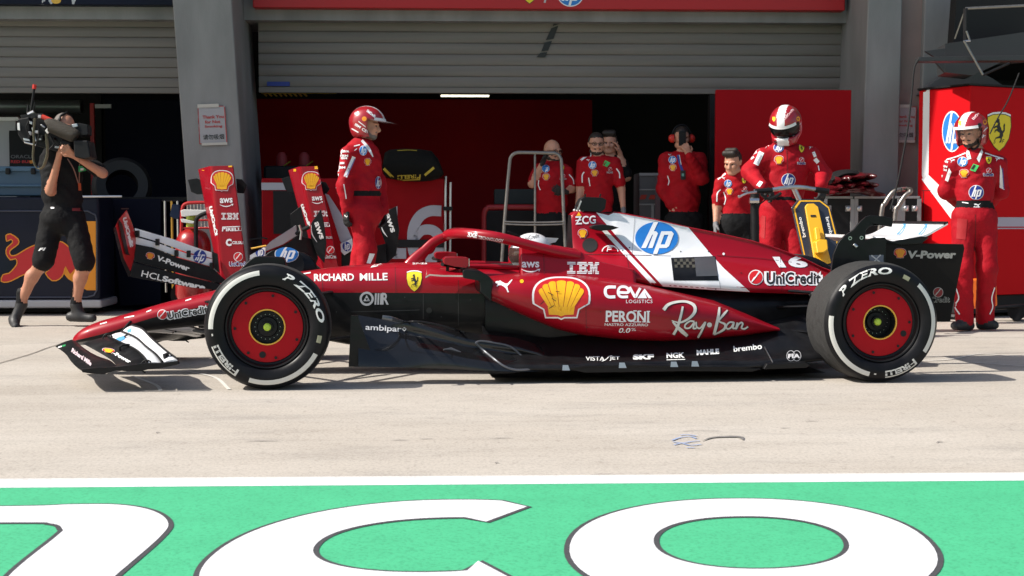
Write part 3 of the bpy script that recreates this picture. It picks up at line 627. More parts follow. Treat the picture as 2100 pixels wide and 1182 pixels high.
# ---- black lower body, floor
wB = tab([(ux(u), a) for u, a in [(985, .40), (1100, .50), (1300, .47), (1450, .40), (1600, .29), (1740, .2)]])
rows = []
for x in np.linspace(ux(985), ux(1742), 40):
    wv = wB(x); zt = (botE(x) if x > ux(1230) else botE(ux(1230)))+.0; zb = .10; m_ = (zt+zb)/2
    half = [(wv*abs(math.sin(R(t)))**(2/4.), m_+(zt-m_)*math.copysign(abs(math.cos(R(t)))**(2/4.), math.cos(R(t)))) for t in np.linspace(0, 180, 19)]
    rows.append([(x, -y, z) for y, z in half]+[(x, y, z) for y, z in half[-2:0:-1]])
mb = MB(); mb.grid(rows, BLACK, closed=True, capends=True); cpart(mb, 'lower_body', smooth=50)
edge = tab([(ux(u, -.8), a) for u, a in [(1000, .80), (1300, .84), (1560, .80), (1700, .74)]])
edz = fit([(1000, 757), (1150, 757), (1250, 752), (1400, 750), (1560, 753), (1640, 744), (1700, 738)], -.80)
rows = []
for x in np.linspace(ux(1000, -.8), ux(1705, -.8), 40):
    e = edge(x); ez = max(.035, edz(x)); half = catmull([(e-.02, ez-.012), (e, ez), (e-.02, ez+.03), (e-.10, ez+.052), (e-.22, ez+.11), (e-.34, ez+.17), (.28, ez+.24)], 4)
    rows.append([(x, -y, z) for y, z in half]+[(x, 0, ez+.26)]+[(x, y, z) for y, z in half[::-1]])
mb = MB(); mb.grid(rows, BLACK, capends=False)
mb.grid([[(x, y, .035) for y in (-edge(x)+.02, edge(x)-.02)] for x in np.linspace(ux(1010, -.8), ux(1705, -.8), 10)], BLACK); floor_ = cpart(mb, 'floor', smooth=50)
mb = MB()
P1 = [C3(*p, -.815) for p in [(1165, 757), (1180, 752), (1215, 750), (1300, 750), (1420, 752), (1500, 751), (1560, 757), (1540, 762), (1400, 761), (1200, 764)]]
mb.prism([(p[0], p[2]) for p in P1], None, lambda a, b: (a, -.835, b), lambda a, b: (a, -.80, b), BLACK)
mb.tube([C3(*p, -.84) for p in [(1165, 756), (1200, 751), (1300, 749.5), (1420, 752), (1520, 753), (1562, 750)]], .008, BLACK, 8); cpart(mb, 'floor_edge', bev=.004)
mb = MB()
for u, v in ((1160, 755), (1276, 750), (1382, 748), (1425, 747)):
    mb.hexa([C3(u-7, v+5, -.85), C3(u+9, v+5, -.85), C3(u+9, v+5, -.83), C3(u-7, v+5, -.83), C3(u-6, v-6, -.845), C3(u+5, v-6, -.845), C3(u+5, v-6, -.83), C3(u-6, v-6, -.83)], CHROME)
mb.tube([C3(1585, 744, -.80), C3(1568, 712, -.62)], .004, CHROME, 6); cpart(mb, 'floor_bracket', smooth=0)
mb = MB(); q = [(1563, 757), (1570, 745), (1650, 742), (1660, 748), (1650, 754)]; q = [C3(*p, -.80) for p in q]
mb.prism([(p[0], p[2]) for p in q], None, lambda a, b: (a, -.83, b), lambda a, b: (a, -.70, b), BLACK); cpart(mb, 'floor_flap', bev=.006)
# floor fence at the front: a curved plate with a raised loop
ft = fit([(732, 647), (783, 656), (827, 658), (900, 670), (953, 682), (1010, 689), (1060, 694), (1100, 707), (1133, 727), (1167, 742)], -.62)
fb = fit([(732, 752), (777, 753), (1000, 760), (1060, 762), (1097, 762), (1140, 760), (1167, 752)], -.80)
rows = []
for x in np.linspace(ux(734, -.75), ux(1166, -.75), 46):
    r = []; f = (x-ux(734, -.75))/(ux(1166, -.75)-ux(734, -.75)); T, B = ft(x), fb(x)
    for s in np.linspace(0, 1, 22):
        y = -.80+.2*s**1.6+.03*math.sin(f*7+s*3)*f*(1-f)*3; z = B+(max(T, B+.005)-B)*s
        c = .62-.5*(f-.45)                                      # a shallow channel running down to the rear
        y += .075*math.exp(-((s-c)/.17)**2)*min(1, f*4)
        r.append((x, y, z))
    rows.append(r)
GLC = mat('gloss carbon', (.009, .009, .010), .22, coat=.35, var=.2, vscale=8, spec=.4); mb = MB(); mb.grid(rows, GLC); mb.grid([[(x, y+.012, z) for x, y, z in r] for r in rows], GLC)
q = [(720, 647), (733, 647), (772, 752), (715, 752)]; q = [C3(*p, -.74) for p in q]; mb.prism([(p[0], p[2]) for p in q], None, lambda a, b: (a, -.76, b), lambda a, b: (a, -.74, b), BLACK)
fence = cpart(mb, 'floor_fence', smooth=60)
fbv = bvh(fence)
def onfence(u, v, off=.004):
    r = Vector(ray(u, v)); d = r.length; r.normalize(); h = fbv.ray_cast(Vector(CAM), r)
    p = np.array(h[0]-r*off if h[0] is not None else Vector(CAM)+r*8.3)-CARO; return (p@CX, p@CYV, p[2])
GLB = mat('carbon ridge sheen', (.13, .135, .15), .3, metal=.5)  # lighter colour paints the shine along the fence ridges
mb = MB(); mb.tube([onfence(*p) for p in catmull([(975, 704), (985, 700), (1010, 703), (1046, 711), (1070, 731), (1093, 752), (1088, 757), (1060, 759), (1035, 752), (1008, 732), (985, 713), (975, 704)], 4)], .007, GLB, 8)
mb.tube([onfence(*p) for p in [(784, 651), (800, 654), (826, 660)]], [.012, .016, .008], GLB, 8); mb.tube([onfence(*p) for p in catmull([(826, 661), (860, 660), (900, 667), (952, 682)], 5)], .006, BLACK, 8)
mb.tube([onfence(*p) for p in [(910, 717), (925, 716), (945, 722)]], [.004, .01, .002], GLB, 8)
cpart(mb, 'fence_ridge', smooth=60)
# ---- sidepod (both sides)
yo = smoothf(tab([(ux(u, -.7), a) for u, a in [(1000, .70), (1060, .75), (1200, .77), (1370, .71), (1500, .60), (1606, .49)]]), .06)
tS = fit([(1003, 569), (1050, 563), (1100, 560), (1190, 565), (1250, 572), (1300, 579), (1338, 587.5), (1400, 602), (1471, 618), (1540, 646), (1590, 668), (1608, 676)], -.50)
bS = fit([(1003, 616), (1012, 619), (1051, 638.6), (1109, 664.5), (1150, 681), (1197, 692), (1280, 702), (1370, 705.5), (1427, 702.5), (1537, 691), (1608, 678)], lambda u: -.93*yo(ux(u, -.7)))
for sgn in (-1, 1):
    rows = []
    for x in np.linspace(ux(1006, -.7), ux(1606, -.55), 60):
        o_, i_ = yo(x), .18; yc, hw = (o_+i_)/2, (o_-i_)/2; T, B = tS(x), bS(x); T = max(T, B+.008); zc, hh = (T+B)/2, (T-B)/2; r = []
        for t in np.linspace(0, 360, 41)[:-1]:
            c, s = math.cos(R(t)), math.sin(R(t)); e = 2.9
            y = yc+hw*math.copysign(abs(c)**(2/e), c); z = zc+hh*math.copysign(abs(s)**(2/e), s)
            if z > zc: y -= .10*((z-zc)/hh)**2*(1 if c > 0 else 0)*min(1, hh*4)   # shoulders slope inwards
            r.append((x, sgn*y, z))
        rows.append(r)
    mb = MB(); mb.grid(rows, RED, closed=True); k = len(mb.v); mb.v += rows[0]; mb.f.append(tuple(range(k, k+40))); mb.m.append(mb.mi(DARK)); pod = cpart(mb, 'sidepod', smooth=50)
    if sgn < 0: pod_near = pod
    mb = MB(); q = [C3(u, v, -.74) for u, v in [(949, 556), (957, 553), (985, 556), (1004, 567), (1012, 577), (1009, 600), (1009, 621), (985, 600), (984, 577), (950, 571)]]
    mb.prism([(p[0], p[2]) for p in q], None, lambda a, b: (a, sgn*.72, b), lambda a, b: (a, sgn*.34, b), BLACK); cpart(mb, 'inlet_lip', bev=.012)
# ---- cockpit sides and halo
for sgn in (-1, 1):
    mb = MB(); q = [C3(u, v, -.34) for u, v in [(1065, 504), (1085, 504), (1140, 504), (1180, 510), (1200, 522), (1235, 538), (1300, 552), (1300, 590), (1065, 567)]]
    mb.prism([(p[0], p[2]) for p in q], None, lambda a, b: (a, sgn*(.355+max(0., .80-b)*.42), b), lambda a, b: (a, sgn*.30, b), RED); s_ = cpart(mb, 'cockpit_side', bev=.018)
    if sgn < 0: side_near = s_
hp_ = [(1188, 526, -.36), (1150, 519, -.38), (1105, 508, -.40), (1060, 496, -.41), (1015, 485.5, -.40), (975, 480.5, -.33), (945, 479, -.22), (925, 480.5, -.10)]
pts = [C3(*p) for p in hp_]; xc, zc = PC(917, 482, 0.); path = pts+[(xc, 0, zc)]+[(p[0], -p[1], p[2]) for p in pts[::-1]]
mb = MB(); mb.tube(catmull(path, 6), .030, RED, 14, flat=(1.05, 1.0))
mb.tube(catmull([(xc+.02, 0, zc), C3(893, 495, 0), C3(872, 514, 0), C3(852, 535, 0), C3(838, 556, 0)], 6), [*np.linspace(.028, .034, 12), *np.linspace(.034, .062, 13)], RED, 14, flat=(1, .6))
halo = cpart(mb, 'halo', smooth=60)
mb = MB()
for u in (1015, 1040): mb.hexa([C3(u, 477, -.05), C3(u+26, 484, -.05), C3(u+26, 484, .05), C3(u, 477, .05), C3(u+2, 473, -.05), C3(u+24, 482, -.05), C3(u+24, 482, .05), C3(u+2, 473, .05)], BLACK)
cpart(mb, 'halo_winglet', bev=.003)
mb = MB(); q = [(935, 548), (1040, 549), (1064, 552), (1060, 556), (935, 552)]
for sgn in (-1, 1):
    mb = MB(); mb.tube([(C3(u, v, -.33)[0], sgn*.31, C3(u, v, -.33)[2]) for u, v in [(962, 546), (1000, 546.5), (1040, 548), (1064, 550)]], .014, RED, 8); cpart(mb, 'cockpit_rim')
mb = MB(); mb.box((ux(1020), 0, topN(ux(1020))+.004), (.5, .46, .006), DARK); cpart(mb, 'cockpit_opening')
# ---- mirrors with their stalks and the little wing below
for sgn in (-1, 1):
    m_ = mb = MB(); Q = [C3(u, v, -.60) for u, v in [(909, 531), (914, 527.5), (940, 527), (957, 528), (960, 530), (960, 545), (955, 549), (930, 546), (910, 541)]]
    mb.prism([(p[0], p[2]) for p in Q], None, lambda a, b: (a, sgn*.66, b), lambda a, b: (a, sgn*.50, b), RED); mi_ = cpart(mb, 'mirror', bev=.012)
    mb = MB(); a = C3(958.5, 538, -.58); mb.box((a[0]+.004, sgn*.58, a[2]), (.008, .13, .045), CHROME); mb.build('mirror_glass', mi_, world=False)
    mb = MB(); b1, b2 = C3(918, 543, -.58), C3(918, 563, -.58); mb.box((b1[0], sgn*.56, (b1[2]+b2[2])/2), (.018, .03, b1[2]-b2[2]), SATIN)
    mb.tube([(C3(u, v, -.5)[0], sgn*y, C3(u, v, -.5)[2]) for u, v, y in ((905, 541, .62), (925, 545, .5), (950, 552, .36))], .012, SATIN, 8); mb.build('mirror_stalk', mi_, world=False)
    mb = MB(); top = [(872, 566, -.66), (880, 561, -.66), (905, 563, -.66), (949, 563.5, -.66)]; L = [C3(*p) for p in top]
    rows = [[(p[0], sgn*.70, p[2]-.012), (p[0], sgn*.705, p[2]-.002), (p[0]+.01, sgn*.66, p[2]+.010), (p[0]+.02, sgn*.34, p[2]+.03), (p[0]+.02, sgn*.34, p[2]+.015), (p[0]+.01, sgn*.66, p[2]-.014)] for p in L]
    mb.grid(rows, lambda i, j: CHROME if j in (0, 5) else RED, closed=True, capends=True); cpart(mb, 'side_winglet', smooth=40)
# ---- roll-hoop camera and small fins
mb = MB(); q = [C3(u, v, -.09) for u, v in [(1187, 420), (1193, 408), (1200, 404), (1236, 405.5), (1245, 410), (1242, 429), (1234, 435), (1192, 433)]]
mb.prism([(p[0], p[2]) for p in q], None, lambda a, b: (a, -.07, b), lambda a, b: (a, .07, b), SATIN)
for u in (1199, 1230): mb.tube([C3(u, 405, -.06), C3(u+2, 398, -.06)], .006, BLACK, 6)
mb.tube([C3(1184, 432, -.1), C3(1192, 412, -.1)], .006, CHROME, 6); cpart(mb, 'camera_pod', bev=.012)
mb = MB()
for k in range(4): mb = MB(); mb.ball(C3(1178+6*k, 432.5-(0 if k else 1), -.04), .008, LETW, n=8); cpart(mb, 'marker_light')
for sgn in (-1, 1):
    mb = MB(); q = [C3(u, v, -.22) for u, v in [(1212, 465), (1222, 462), (1240, 461), (1256, 463), (1270, 467.5), (1255, 472), (1232, 474), (1215, 470)]]
    mb.prism([(p[0], p[2]) for p in q], None, lambda a, b: (a, sgn*.22, b), lambda a, b: (a, sgn*.12, b), SATIN); cpart(mb, 'cover_fin', bev=.01)
# ---- front wing
fw = bpy.data.objects.new('front_wing', None); link(fw); fw.parent = car
def element(name, st, m, th=.012):
    obs = []
    for sgn in (-1, 1):
        rows = []
        S = catmull([(*C3(a, b, yl), *C3(c, d, yl)) for a, b, c, d, yl in st], 6)
        for s in S:
            L, T = np.array(s[:3]), np.array(s[3:]); ch = T-L; nrm = np.array([-ch[2], 0, ch[0]]); nrm /= np.linalg.norm(nrm)+1e-9; r = []
            for f in (0, .05, .18, .42, .72, 1., 1.06): r.append(L+ch*f+nrm*(th*.9*max(0., math.sin(math.pi*min(1, f/1.06)))**.6-.03*math.sin(math.pi*min(1., f))*np.linalg.norm(ch)))
            for f in (1., .72, .42, .18, .05): r.append(L+ch*f-nrm*(th*.7*max(0., math.sin(math.pi*f/1.06))**.6+.03*math.sin(math.pi*min(1., f))*np.linalg.norm(ch)))
            rows.append([(p[0], p[1]*(-sgn), p[2]) for p in r])
        mb = MB(); mb.grid(rows, m, closed=True, capends=True); obs.append(mb.build(name, fw, world=False, smooth=50))
    return obs[0]
ys = [-.20, -.40, -.60, -.78, -.94]
E1 = element('main_plane', [(113.5, 711, 152, 699, -.03), (133, 724.9, 172, 716, -.30), (146, 742, 197.8, 731, -.55), (157.5, 753.6, 222, 740.5, -.78), (169, 762, 240, 755, -.95)], BLACK, .016)
E2 = element('flap', [(169, 704.7, 221, 692, ys[0]), (200.7, 722, 243.8, 704, ys[1]), (226.6, 737.8, 271, 717, ys[2]), (238, 749.3, 288.4, 731, ys[3]), (240, 756, 297, 748, ys[4])], BLACK)
E3 = element('flap', [(222, 691.8, 250, 682.5, ys[0]), (243.8, 703.3, 278, 695.5, ys[1]), (272.6, 716.2, 300, 714.2, ys[2]), (289.8, 729.2, 319, 730, ys[3]), (302, 745, 331, 747, ys[4])], WHITE)
E4 = element('flap', [(251, 681.7, 269.7, 669.5, ys[0]), (279.8, 694.7, 290, 677, ys[1]), (301.4, 713.4, 309, 696, ys[2]), (320, 729, 337, 720, ys[3]), (336, 744, 363, 739.5, ys[4])], WHITE)
for sgn in (-1, 1):
    for nm, ln, r in (('slot_edge', [(222, 691.3, -.20), (243.8, 702.8, -.40), (272.6, 715.7, -.60), (289.8, 728.7, -.78), (302, 744.5, -.94)], .006), ('slot_edge', [(250, 682, -.21), (279, 694.8, -.40), (301, 713.4, -.60), (319.6, 729, -.78), (333, 745, -.94)], .007), ('flap_lip', [(270.5, 669.2, -.20), (291.5, 676.5, -.40), (310.5, 695.5, -.60), (338.5, 719.8, -.78), (364.5, 739, -.94)], .006)):
        mb = MB(); mb.tube(catmull([(C3(*p)[0], -sgn*C3(*p)[1], C3(*p)[2]+.006) for p in ln], 6), r, SATIN, 8); mb.build(nm, fw, world=False)
for sgn in (-1, 1):
    mb = MB(); q = [C3(u, v, -.96) for u, v in [(167, 757), (205, 753), (240, 752), (300, 744), (332, 744), (366, 740), (369, 746), (335, 754), (305, 757), (290, 761), (262, 761), (240, 759), (214, 767), (190, 766), (171, 763)]]
    mb.prism([(p[0], p[2]) for p in q], None, lambda a, b: (a, sgn*.985, b), lambda a, b: (a, sgn*.955, b), BLACK)
    ring = lambda c, rx, ry, a0, a1: [C3(u, v, -.97) for u, v in arc(c[0], c[1], rx, ry, a0, a1, 12)]
    for P_ in (ring((301, 752), 12, 13, 100, 320), ring((221, 696), 10, 11, 180, 340)): mb.tube([(p[0], p[1]*(-sgn), p[2]) for p in P_], .005, SATIN, 6)
    ep = mb.build('endplate', fw, world=False, bev=.004)
    mb = MB()
    for P_, r in (([(245, 727, -.55), (245, 712, -.55), (253, 707, -.55), (266, 708, -.55)], .008), ([(297, 718, -.6), (300, 712, -.6), (306, 715, -.6)], .006), ([(259, 697, -.35), (256, 690, -.35), (262, 686, -.35)], .006), ([(342, 745, -.9), (338, 728, -.88), (346, 727, -.88)], .014), ([(248, 685, -.2), (262, 666, -.16), (268, 660, -.13)], .009)):
        mb.tube([(C3(*p)[0], -sgn*C3(*p)[1], C3(*p)[2]) for p in P_], r, SATIN, 8)
    mb.build('flap_bracket', fw, world=False)
mb = MB(); mb.tube([C3(173, 719, -.34), C3(224, 742, -.7)], .006, mat('pale slot edge', (.55, .5, .42), .5), 6); mb.build('slot_edge', fw, world=False)
# ---- wheels
NW = 72
def make_wheel(cx, cy, half, sgn, rot, bead=.0):
    w_ = bpy.data.objects.new('wheel', None); link(w_); w_.parent = car; cz = .36
    P = lambda r, h, a: (cx+r*math.cos(R(a)), cy+sgn*h, cz+r*math.sin(R(a)))
    def turn(prof, m): return [[P(r, h, 360*k/NW) for k in range(NW)] for r, h in prof]
    H = half
    prof = [(.228, H-.060), (.236, H-.030), (.246, H-.016), (.262, H-.008), (.285, H-.001), (.300, H), (.318, H-.003), (.334, H-.012), (.347, H-.030), (.3555, H-.055), (.3595, H-.09), (.361, 0), (.3595, -H+.09), (.3555, -H+.055), (.347, -H+.03), (.318, -H+.003), (.28, -H), (.236, -H+.03)]
    mb = MB(); mb.grid(turn(prof, 0), lambda i, j: TREAD if (8 <= i <= 12 and half > .18) or (9 <= i <= 11) else RUBBER, closed=True); mb.build('tyre', w_, world=False, smooth=50)
    mb = MB(); mb.grid(turn([(.237, H-.035), (.233, H-.020), (.226, H-.022), (.215, H-.05), (.204, H-.055)], 0), SATIN, closed=True)
    mb.grid(turn([(.237, -H+.04), (.05, -H+.06)], 0), DARK, closed=True); mb.build('rim', w_, world=False, smooth=40)
    mb = MB(); hd = H-.05
    mb.grid(turn([(.2025, hd-.012), (.2015, hd), (.15, hd+.006), (.104, hd+.008)], 0), mat('red wheel cover', (.38, .004, .011), .45, var=.06, spec=.15), closed=True)
    for k in range(7):
        a = rot+103+k*51.4-75; mb.grid([[(P(.182, hd+.0075, a)[0]+r*math.cos(R(t)), P(.182, hd+.0075, a)[1], P(.182, hd+.0075, a)[2]+r*math.sin(R(t))) for t in range(0, 360, 30)] for r in (.0085, .0005)], DARK, closed=True)
    c = P(.16, hd+.0085, rot-25-75); mb.grid([[(c[0]+r*math.cos(R(t)), c[1], c[2]+r*math.sin(R(t))) for t in range(0, 360, 20)] for r in (.019, .0005)], DARK, closed=True)
    mb.build('wheel_cover', w_, world=False, smooth=40)
    mb = MB(); mb.grid(turn([(.104, hd+.008), (.103, hd+.013), (.097, hd+.013), (.095, hd+.006)], 0), GOLD, closed=True); mb.build('cover_ring', w_, world=False, smooth=40)
    mb = MB(); dp = .03 if half < .18 else .07
    mb.grid(turn([(.0955, hd+.008), (.093, hd-dp), (.06, hd-dp), (.055, hd-dp+.012), (.034, hd-dp+.014), (.032, hd-dp+.03), (.022, hd-dp+.03)], 0), SATIN, closed=True)
    for k in range(18):
        c = P(.072, hd-dp+.004, k*20+rot); mb.ball(c, .003, CHROME, n=6)
    mb.build('hub', w_, world=False, smooth=40)
    mb = MB(); mb.grid(turn([(.022, hd-dp+.03), (.021, hd-dp+.045), (.014, hd-dp+.052), (.0005, hd-dp+.053)], 0), mat('lime nut', (.45, .62, .06), .4), closed=True); mb.build('wheel_nut', w_, world=False, smooth=40)
    # sidewall writing
    hh = lambda r: float(np.interp(r, [p[0] for p in prof[:9]], [p[1] for p in prof[:9]]))+.0015
    mb = MB()
    def band(r0, r1, a0, a1, m):
        A = np.linspace(a0, a1, 40); mb.grid([[P(r, hh(r), a+rot-75) for a in A] for r in np.linspace(r0, r1, 4)], m)
    STR = mat('tyre marking', (.62, .62, .58), .6)
    band(.300, .327, 97+75, 181+75, STR); band(.300, .327, 251+75, 331+75, STR)
    def arct(st, a0, a1, r0, r1, m, bold=.03, shear=0.):
        V, Fc = text_mesh(st, bold, shear, 1.); mn, mx = V.min(0), V.max(0); q = (V-mn)/(mx-mn)
        bm = bmesh.new(); vs = [bm.verts.new((p[0], p[1], 0)) for p in q]
        for f in Fc:
            try: bm.faces.new([vs[i] for i in f])
            except Exception: pass
        bmesh.ops.triangulate(bm, faces=bm.faces[:]); bm.verts.index_update()
        mb.add([P(r0+(r1-r0)*v.co.y, hh(r0+(r1-r0)*v.co.y), a0+(a1-a0)*v.co.x+rot-75) for v in bm.verts], [tuple(x.index for x in f.verts) for f in bm.faces], m); bm.free()
    arct('P ZERO', 72+75, 5+75, .288, .330, LETW, .035, .2)
    arct('IRELLI', 229+75, 199+75, .287, .318, STR, .05)
    for r0, r1, a0, a1 in ((.322, .329, 237, 199), (.287, .322, 237, 234.5), (.304, .309, 235, 230)): band(r0, r1, a0+75, a1+75, STR)
    band(.290, .315, -9+75, -17+75, mat('tyre stamp', (.33, .33, .22), .7)); band(.303, .311, 186+75, 188.5+75, STR); band(.303, .311, -34+75, -36.5+75, STR)
    mb.build('lettering', w_, world=False, smooth=60); return w_
for cx, hw, rot in ((0, .1525, 0.), (WB, .2025, 75.)):
    for sgn in (-1, 1): make_wheel(cx, sgn*(1.0-hw), hw, sgn, rot)
# winglets over the front wheels
for sgn in (-1, 1):
    mb = MB(); Q = [C3(u, v, -.74) for u, v in [(489, 557), (515, 532), (522, 527.5), (538, 526), (580, 528), (584, 531), (588, 548), (560, 545), (530, 546)]]
    mb.prism([(p[0], p[2]) for p in Q], None, lambda a, b: (a, sgn*.80, b), lambda a, b: (a, sgn*.66, b), BLACK); cpart(mb, 'wheel_winglet', bev=.008)
mb = MB(); c = C3(587, 531, .60); mb.tube([(c[0]-.0, .58, c[2]-.04), (c[0], .72, c[2]-.06)], .12, SATIN, 28, caps=True)
mb.ball((c[0]+.06, .66, c[2]-.08), (.15, .07, .13), BLACK); drum = cpart(mb, 'brake_drum', smooth=40)
# suspension arms
mb = MB()
for sgn in (-1, 1):
    for a, b in (((-.05, .72, .50), (-.42, .17, .46)), ((.03, .72, .50), (.34, .24, .52)), ((-.03, .72, .22), (-.40, .15, .25)), ((.03, .72, .22), (.45, .25, .24)), ((.08, .72, .24), (.12, .2, .46)), ((-.1, .72, .26), (-.5, .14, .28)),
                 ((WB-.04, .60, .50), (WB-.45, .2, .52)), ((WB-.02, .60, .24), (WB-.7, .24, .30)), ((WB+.02, .60, .24), (WB+.12, .1, .2)), ((WB-.1, .60, .44), (WB-.55, .18, .40)), ((WB, .6, .36), (WB, .1, .34))):
        mb = MB(); mb.tube([(a[0], sgn*a[1], a[2]), (b[0], sgn*b[1], b[2])], .016, BLACK, 8, flat=(.6, 1.5)); cpart(mb, 'suspension_arm')
    mb = MB(); mb.tube([(0, sgn*.85, .36), (0, sgn*.66, .36)], .13, SATIN, 20); cpart(mb, 'upright'); mb = MB(); mb.tube([(WB, sgn*.85, .36), (WB, sgn*.6, .36)], .15, SATIN, 20); cpart(mb, 'upright')
mb = MB(); mb.tube([(WB-.3, 0, .32), (WB+.3, 0, .36)], [.2, .1], SATIN, 14); mb.tube([(WB+.1, 0, .4), (WB+.42, 0, .72)], .03, SATIN, 10); cpart(mb, 'gearbox')
mb = MB(); mb.tube([C3(1662, 605, -.4), C3(1690, 597, -.6)], .012, CHROME, 8); cpart(mb, 'exhaust_stay')
# ---- rear wing
rw = bpy.data.objects.new('rear_wing', None); link(rw); rw.parent = car
A_ = [(1703, 600), (1705, 553), (1708.7, 523.5), (1718.8, 497.6), (1733, 483), (1750.4, 471.7), (1764.8, 454.4), (1776.3, 444.4), (1785, 442.2), (1812, 443.7), (1832.4, 448.7), (1829.5, 466), (1805, 462.4), (1783.5, 463.8), (1776.3, 471.7), (1774.9, 493.3), (1790.7, 488.2), (1816.6, 487.5), (1818, 494.7), (1813, 600)]
B_ = [(1812, 490), (1830, 495), (1870, 499), (1975, 501), (1977, 510), (1962, 585), (1951, 640), (1948, 660), (1780, 660), (1780, 500)]
PLN = mat('matt charcoal plate', (.014, .012, .011), .7, var=.25, vscale=6, spec=.12)
for sgn in (-1, 1):
    y0 = .52*sgn
    mb = MB(); q = [C3(*p, -.47) for p in (B_ if sgn < 0 else B_[1:8]+[(1826, 660)])]; mb.prism([(p[0], p[2]) for p in q], None, lambda a, b: (a, y0-.04*sgn, b), lambda a, b: (a, y0-.055*sgn, b), PLN); B1 = mb.build('endplate', rw, world=False, bev=.004)
    if sgn < 0: epB = B1
y0 = -.52; mb = MB(); q = [C3(*p, -.52) for p in A_]; mb.prism([(p[0], p[2]) for p in q], None, lambda a, b: (a, y0, b), lambda a, b: (a, y0+.022, b), BLACK)
c = C3(1753, 506, -.52); mb.tube([(c[0]-.01, y0-.004, c[2]+.015), (c[0]+.012, y0-.012, c[2]-.004)], .012, CHROME, 8); epA = mb.build('endplate', rw, world=False, bev=.004)
for u, v in ((1743, 489), (1766.5, 488)):
    mb = MB(); c = C3(u, v, -.52); mb.tube([(c[0], y0, c[2]), (c[0], y0-.004, c[2])], .012, CHROME, 12); mb.tube([(c[0], y0-.004, c[2]), (c[0], y0-.006, c[2])], .007, SATIN, 12); mb.build('bolt', rw, world=False)
def wing(name, near, m, th, yl=.47, bend=0.):
    rows = []; Pn = [PC(u, v, -yl) for u, v in near]
    top = catmull([(a, b) for a, b in Pn], 6)
    for y in np.linspace(-yl, yl, 15):
        dz = -bend*(1-(y/yl)**2); r = [(x, y, z+dz) for x, z in top]+[(x+.004, y, z-th+dz) for x, z in top[::-1]]; rows.append(r)
    mb = MB(); mb.grid(rows, m, closed=True, capends=True); return mb.build(name, rw, world=False, smooth=50)
wf = wing('flap', [(1868, 489), (1895, 483), (1920, 470), (1943, 457)], WHITE, .012)
wm = wing('main_plane', [(1790, 484), (1812, 494), (1845, 497), (1890, 491)], WHITE, .02)
wing('gurney_edge', [(1935, 458.5), (1940, 456), (1944, 454.5)], BLACK, .012)
mb = MB(); q = [C3(u, v, -.485) for u, v in [(1815, 497), (1850, 503), (1890, 500), (1905, 487), (1890, 485), (1868, 489), (1840, 494)]]; mb.prism([(p[0], p[2]) for p in q], None, lambda a, b: (a, -.49, b), lambda a, b: (a, -.46, b), BLACK); mb.build('tip_fairing', rw, world=False, bev=.006)
a, b = C3(1860, 492, -.1), C3(1845, 600, -.0); mb = MB(); mb.tube([C3(1880, 465, .0), C3(1862, 482, 0.), C3(1850, 492, 0)], .012, SATIN, 8); mb.build('actuator', rw, world=False)
# ------------------------------------------------------------------ writing on the car
T = [cover, pod_near, side_near, body]
tr = bvh(*T)
D = Decal(bvh(cover, pod_near))
D.poly([(1222.5, 436), (1248, 442), (1258, 437), (1270, 438), (1340, 451), (1412, 467), (1456, 519.4), (1485, 551), (1538, 599), (1450, 594), (1360, 588), (1262, 482)], WHITE, 0)
D.poly([(1234, 473), (1245, 473), (1353, 588), (1339, 587)], WHITE, 0)
D.poly([(1376, 529), (1466.5, 525.5), (1474, 575.5), (1381.5, 575.5)], BLACK, 1)
D.poly([(1424, 528.5), (1465.5, 526.8), (1472.5, 566), (1428, 567)], mat('grey mesh', (.06, .062, .07), .5), 2)
for i in range(7):
    for j in range(3):
        if (i+j) % 2 == 0: D.poly([(1382+6*i+j*.6, 531+6*j), (1388+6*i+j*.6, 530.8+6*j), (1388.6+6*i+j*.6, 537+6*j), (1382.6+6*i+j*.6, 537.2+6*j)], mat('mesh glint', (.07, .065, .05), .5), 2)
hp(D, (1346.6, 488.5), 44, 33, lay=1, ring=None)
D.text('16', (1584, 549), (1656, 549), 23, WHITE, 1, bold=.05, shear=-.25)
slashed(D, (1550, 569), 15.5, 1)
D.text('UniCredit', (1567, 586), (1688, 586), 30, WHITE, 1, bold=.12); D.text('UniCredit', (1572, 583), (1683, 583), 24.5, LETK, 2, bold=.02)
D.text('ZCG', (1180, 461), (1222, 459), 17, WHITE, 1, bold=.02); D.poly([(1180, 452), (1192, 450), (1192, 452), (1180, 454)], WHITE, 1)
shell(D, (1195, 479), 10, 10, lay=1); D.poly([(1182, 443), (1192, 443), (1187, 435)], YEL, 1)
D.poly(arc(1210, 503, 15, 14), DARK, 1); D.poly(arc(1210, 503, 16.5, 15.5), mat('dark red lip', (.12, .004, .006), .4), 0)
D.poly(arc(1251, 516, 17, 13, 180, 360), WHITE, 1, holes=None); D.poly(arc(1251, 516, 15, 11, 180, 360), RED, 2); D.stroke([(1256, 507), (1247, 507), (1245, 516)], 1.8, WHITE, 3, smooth=0); D.stroke([(1246, 511.5), (1254, 511.5)], 1.8, WHITE, 3, smooth=0)
D.poly(arc(1484, 521, 2.6, n=10), WHITE, 1)
SEAM = mat('panel gap', (.07, .002, .004), .6); SEAMG = mat('grey panel gap', (.32, .32, .34), .6)
for q in ([(1285, 523), (1294, 577)], [(1180, 521), (1290, 523), (1336, 524)], [(1470, 524), (1560, 530), (1640, 540), (1692, 549)], [(1600, 520), (1604, 603)]): D.stroke(q, .9, SEAM, 1, smooth=0)
for q in ([(1340, 524), (1376, 525)], [(1475, 576), (1478, 594)], [(1302, 447), (1296, 520)]): D.stroke(q, .9, SEAMG, 1, smooth=0)
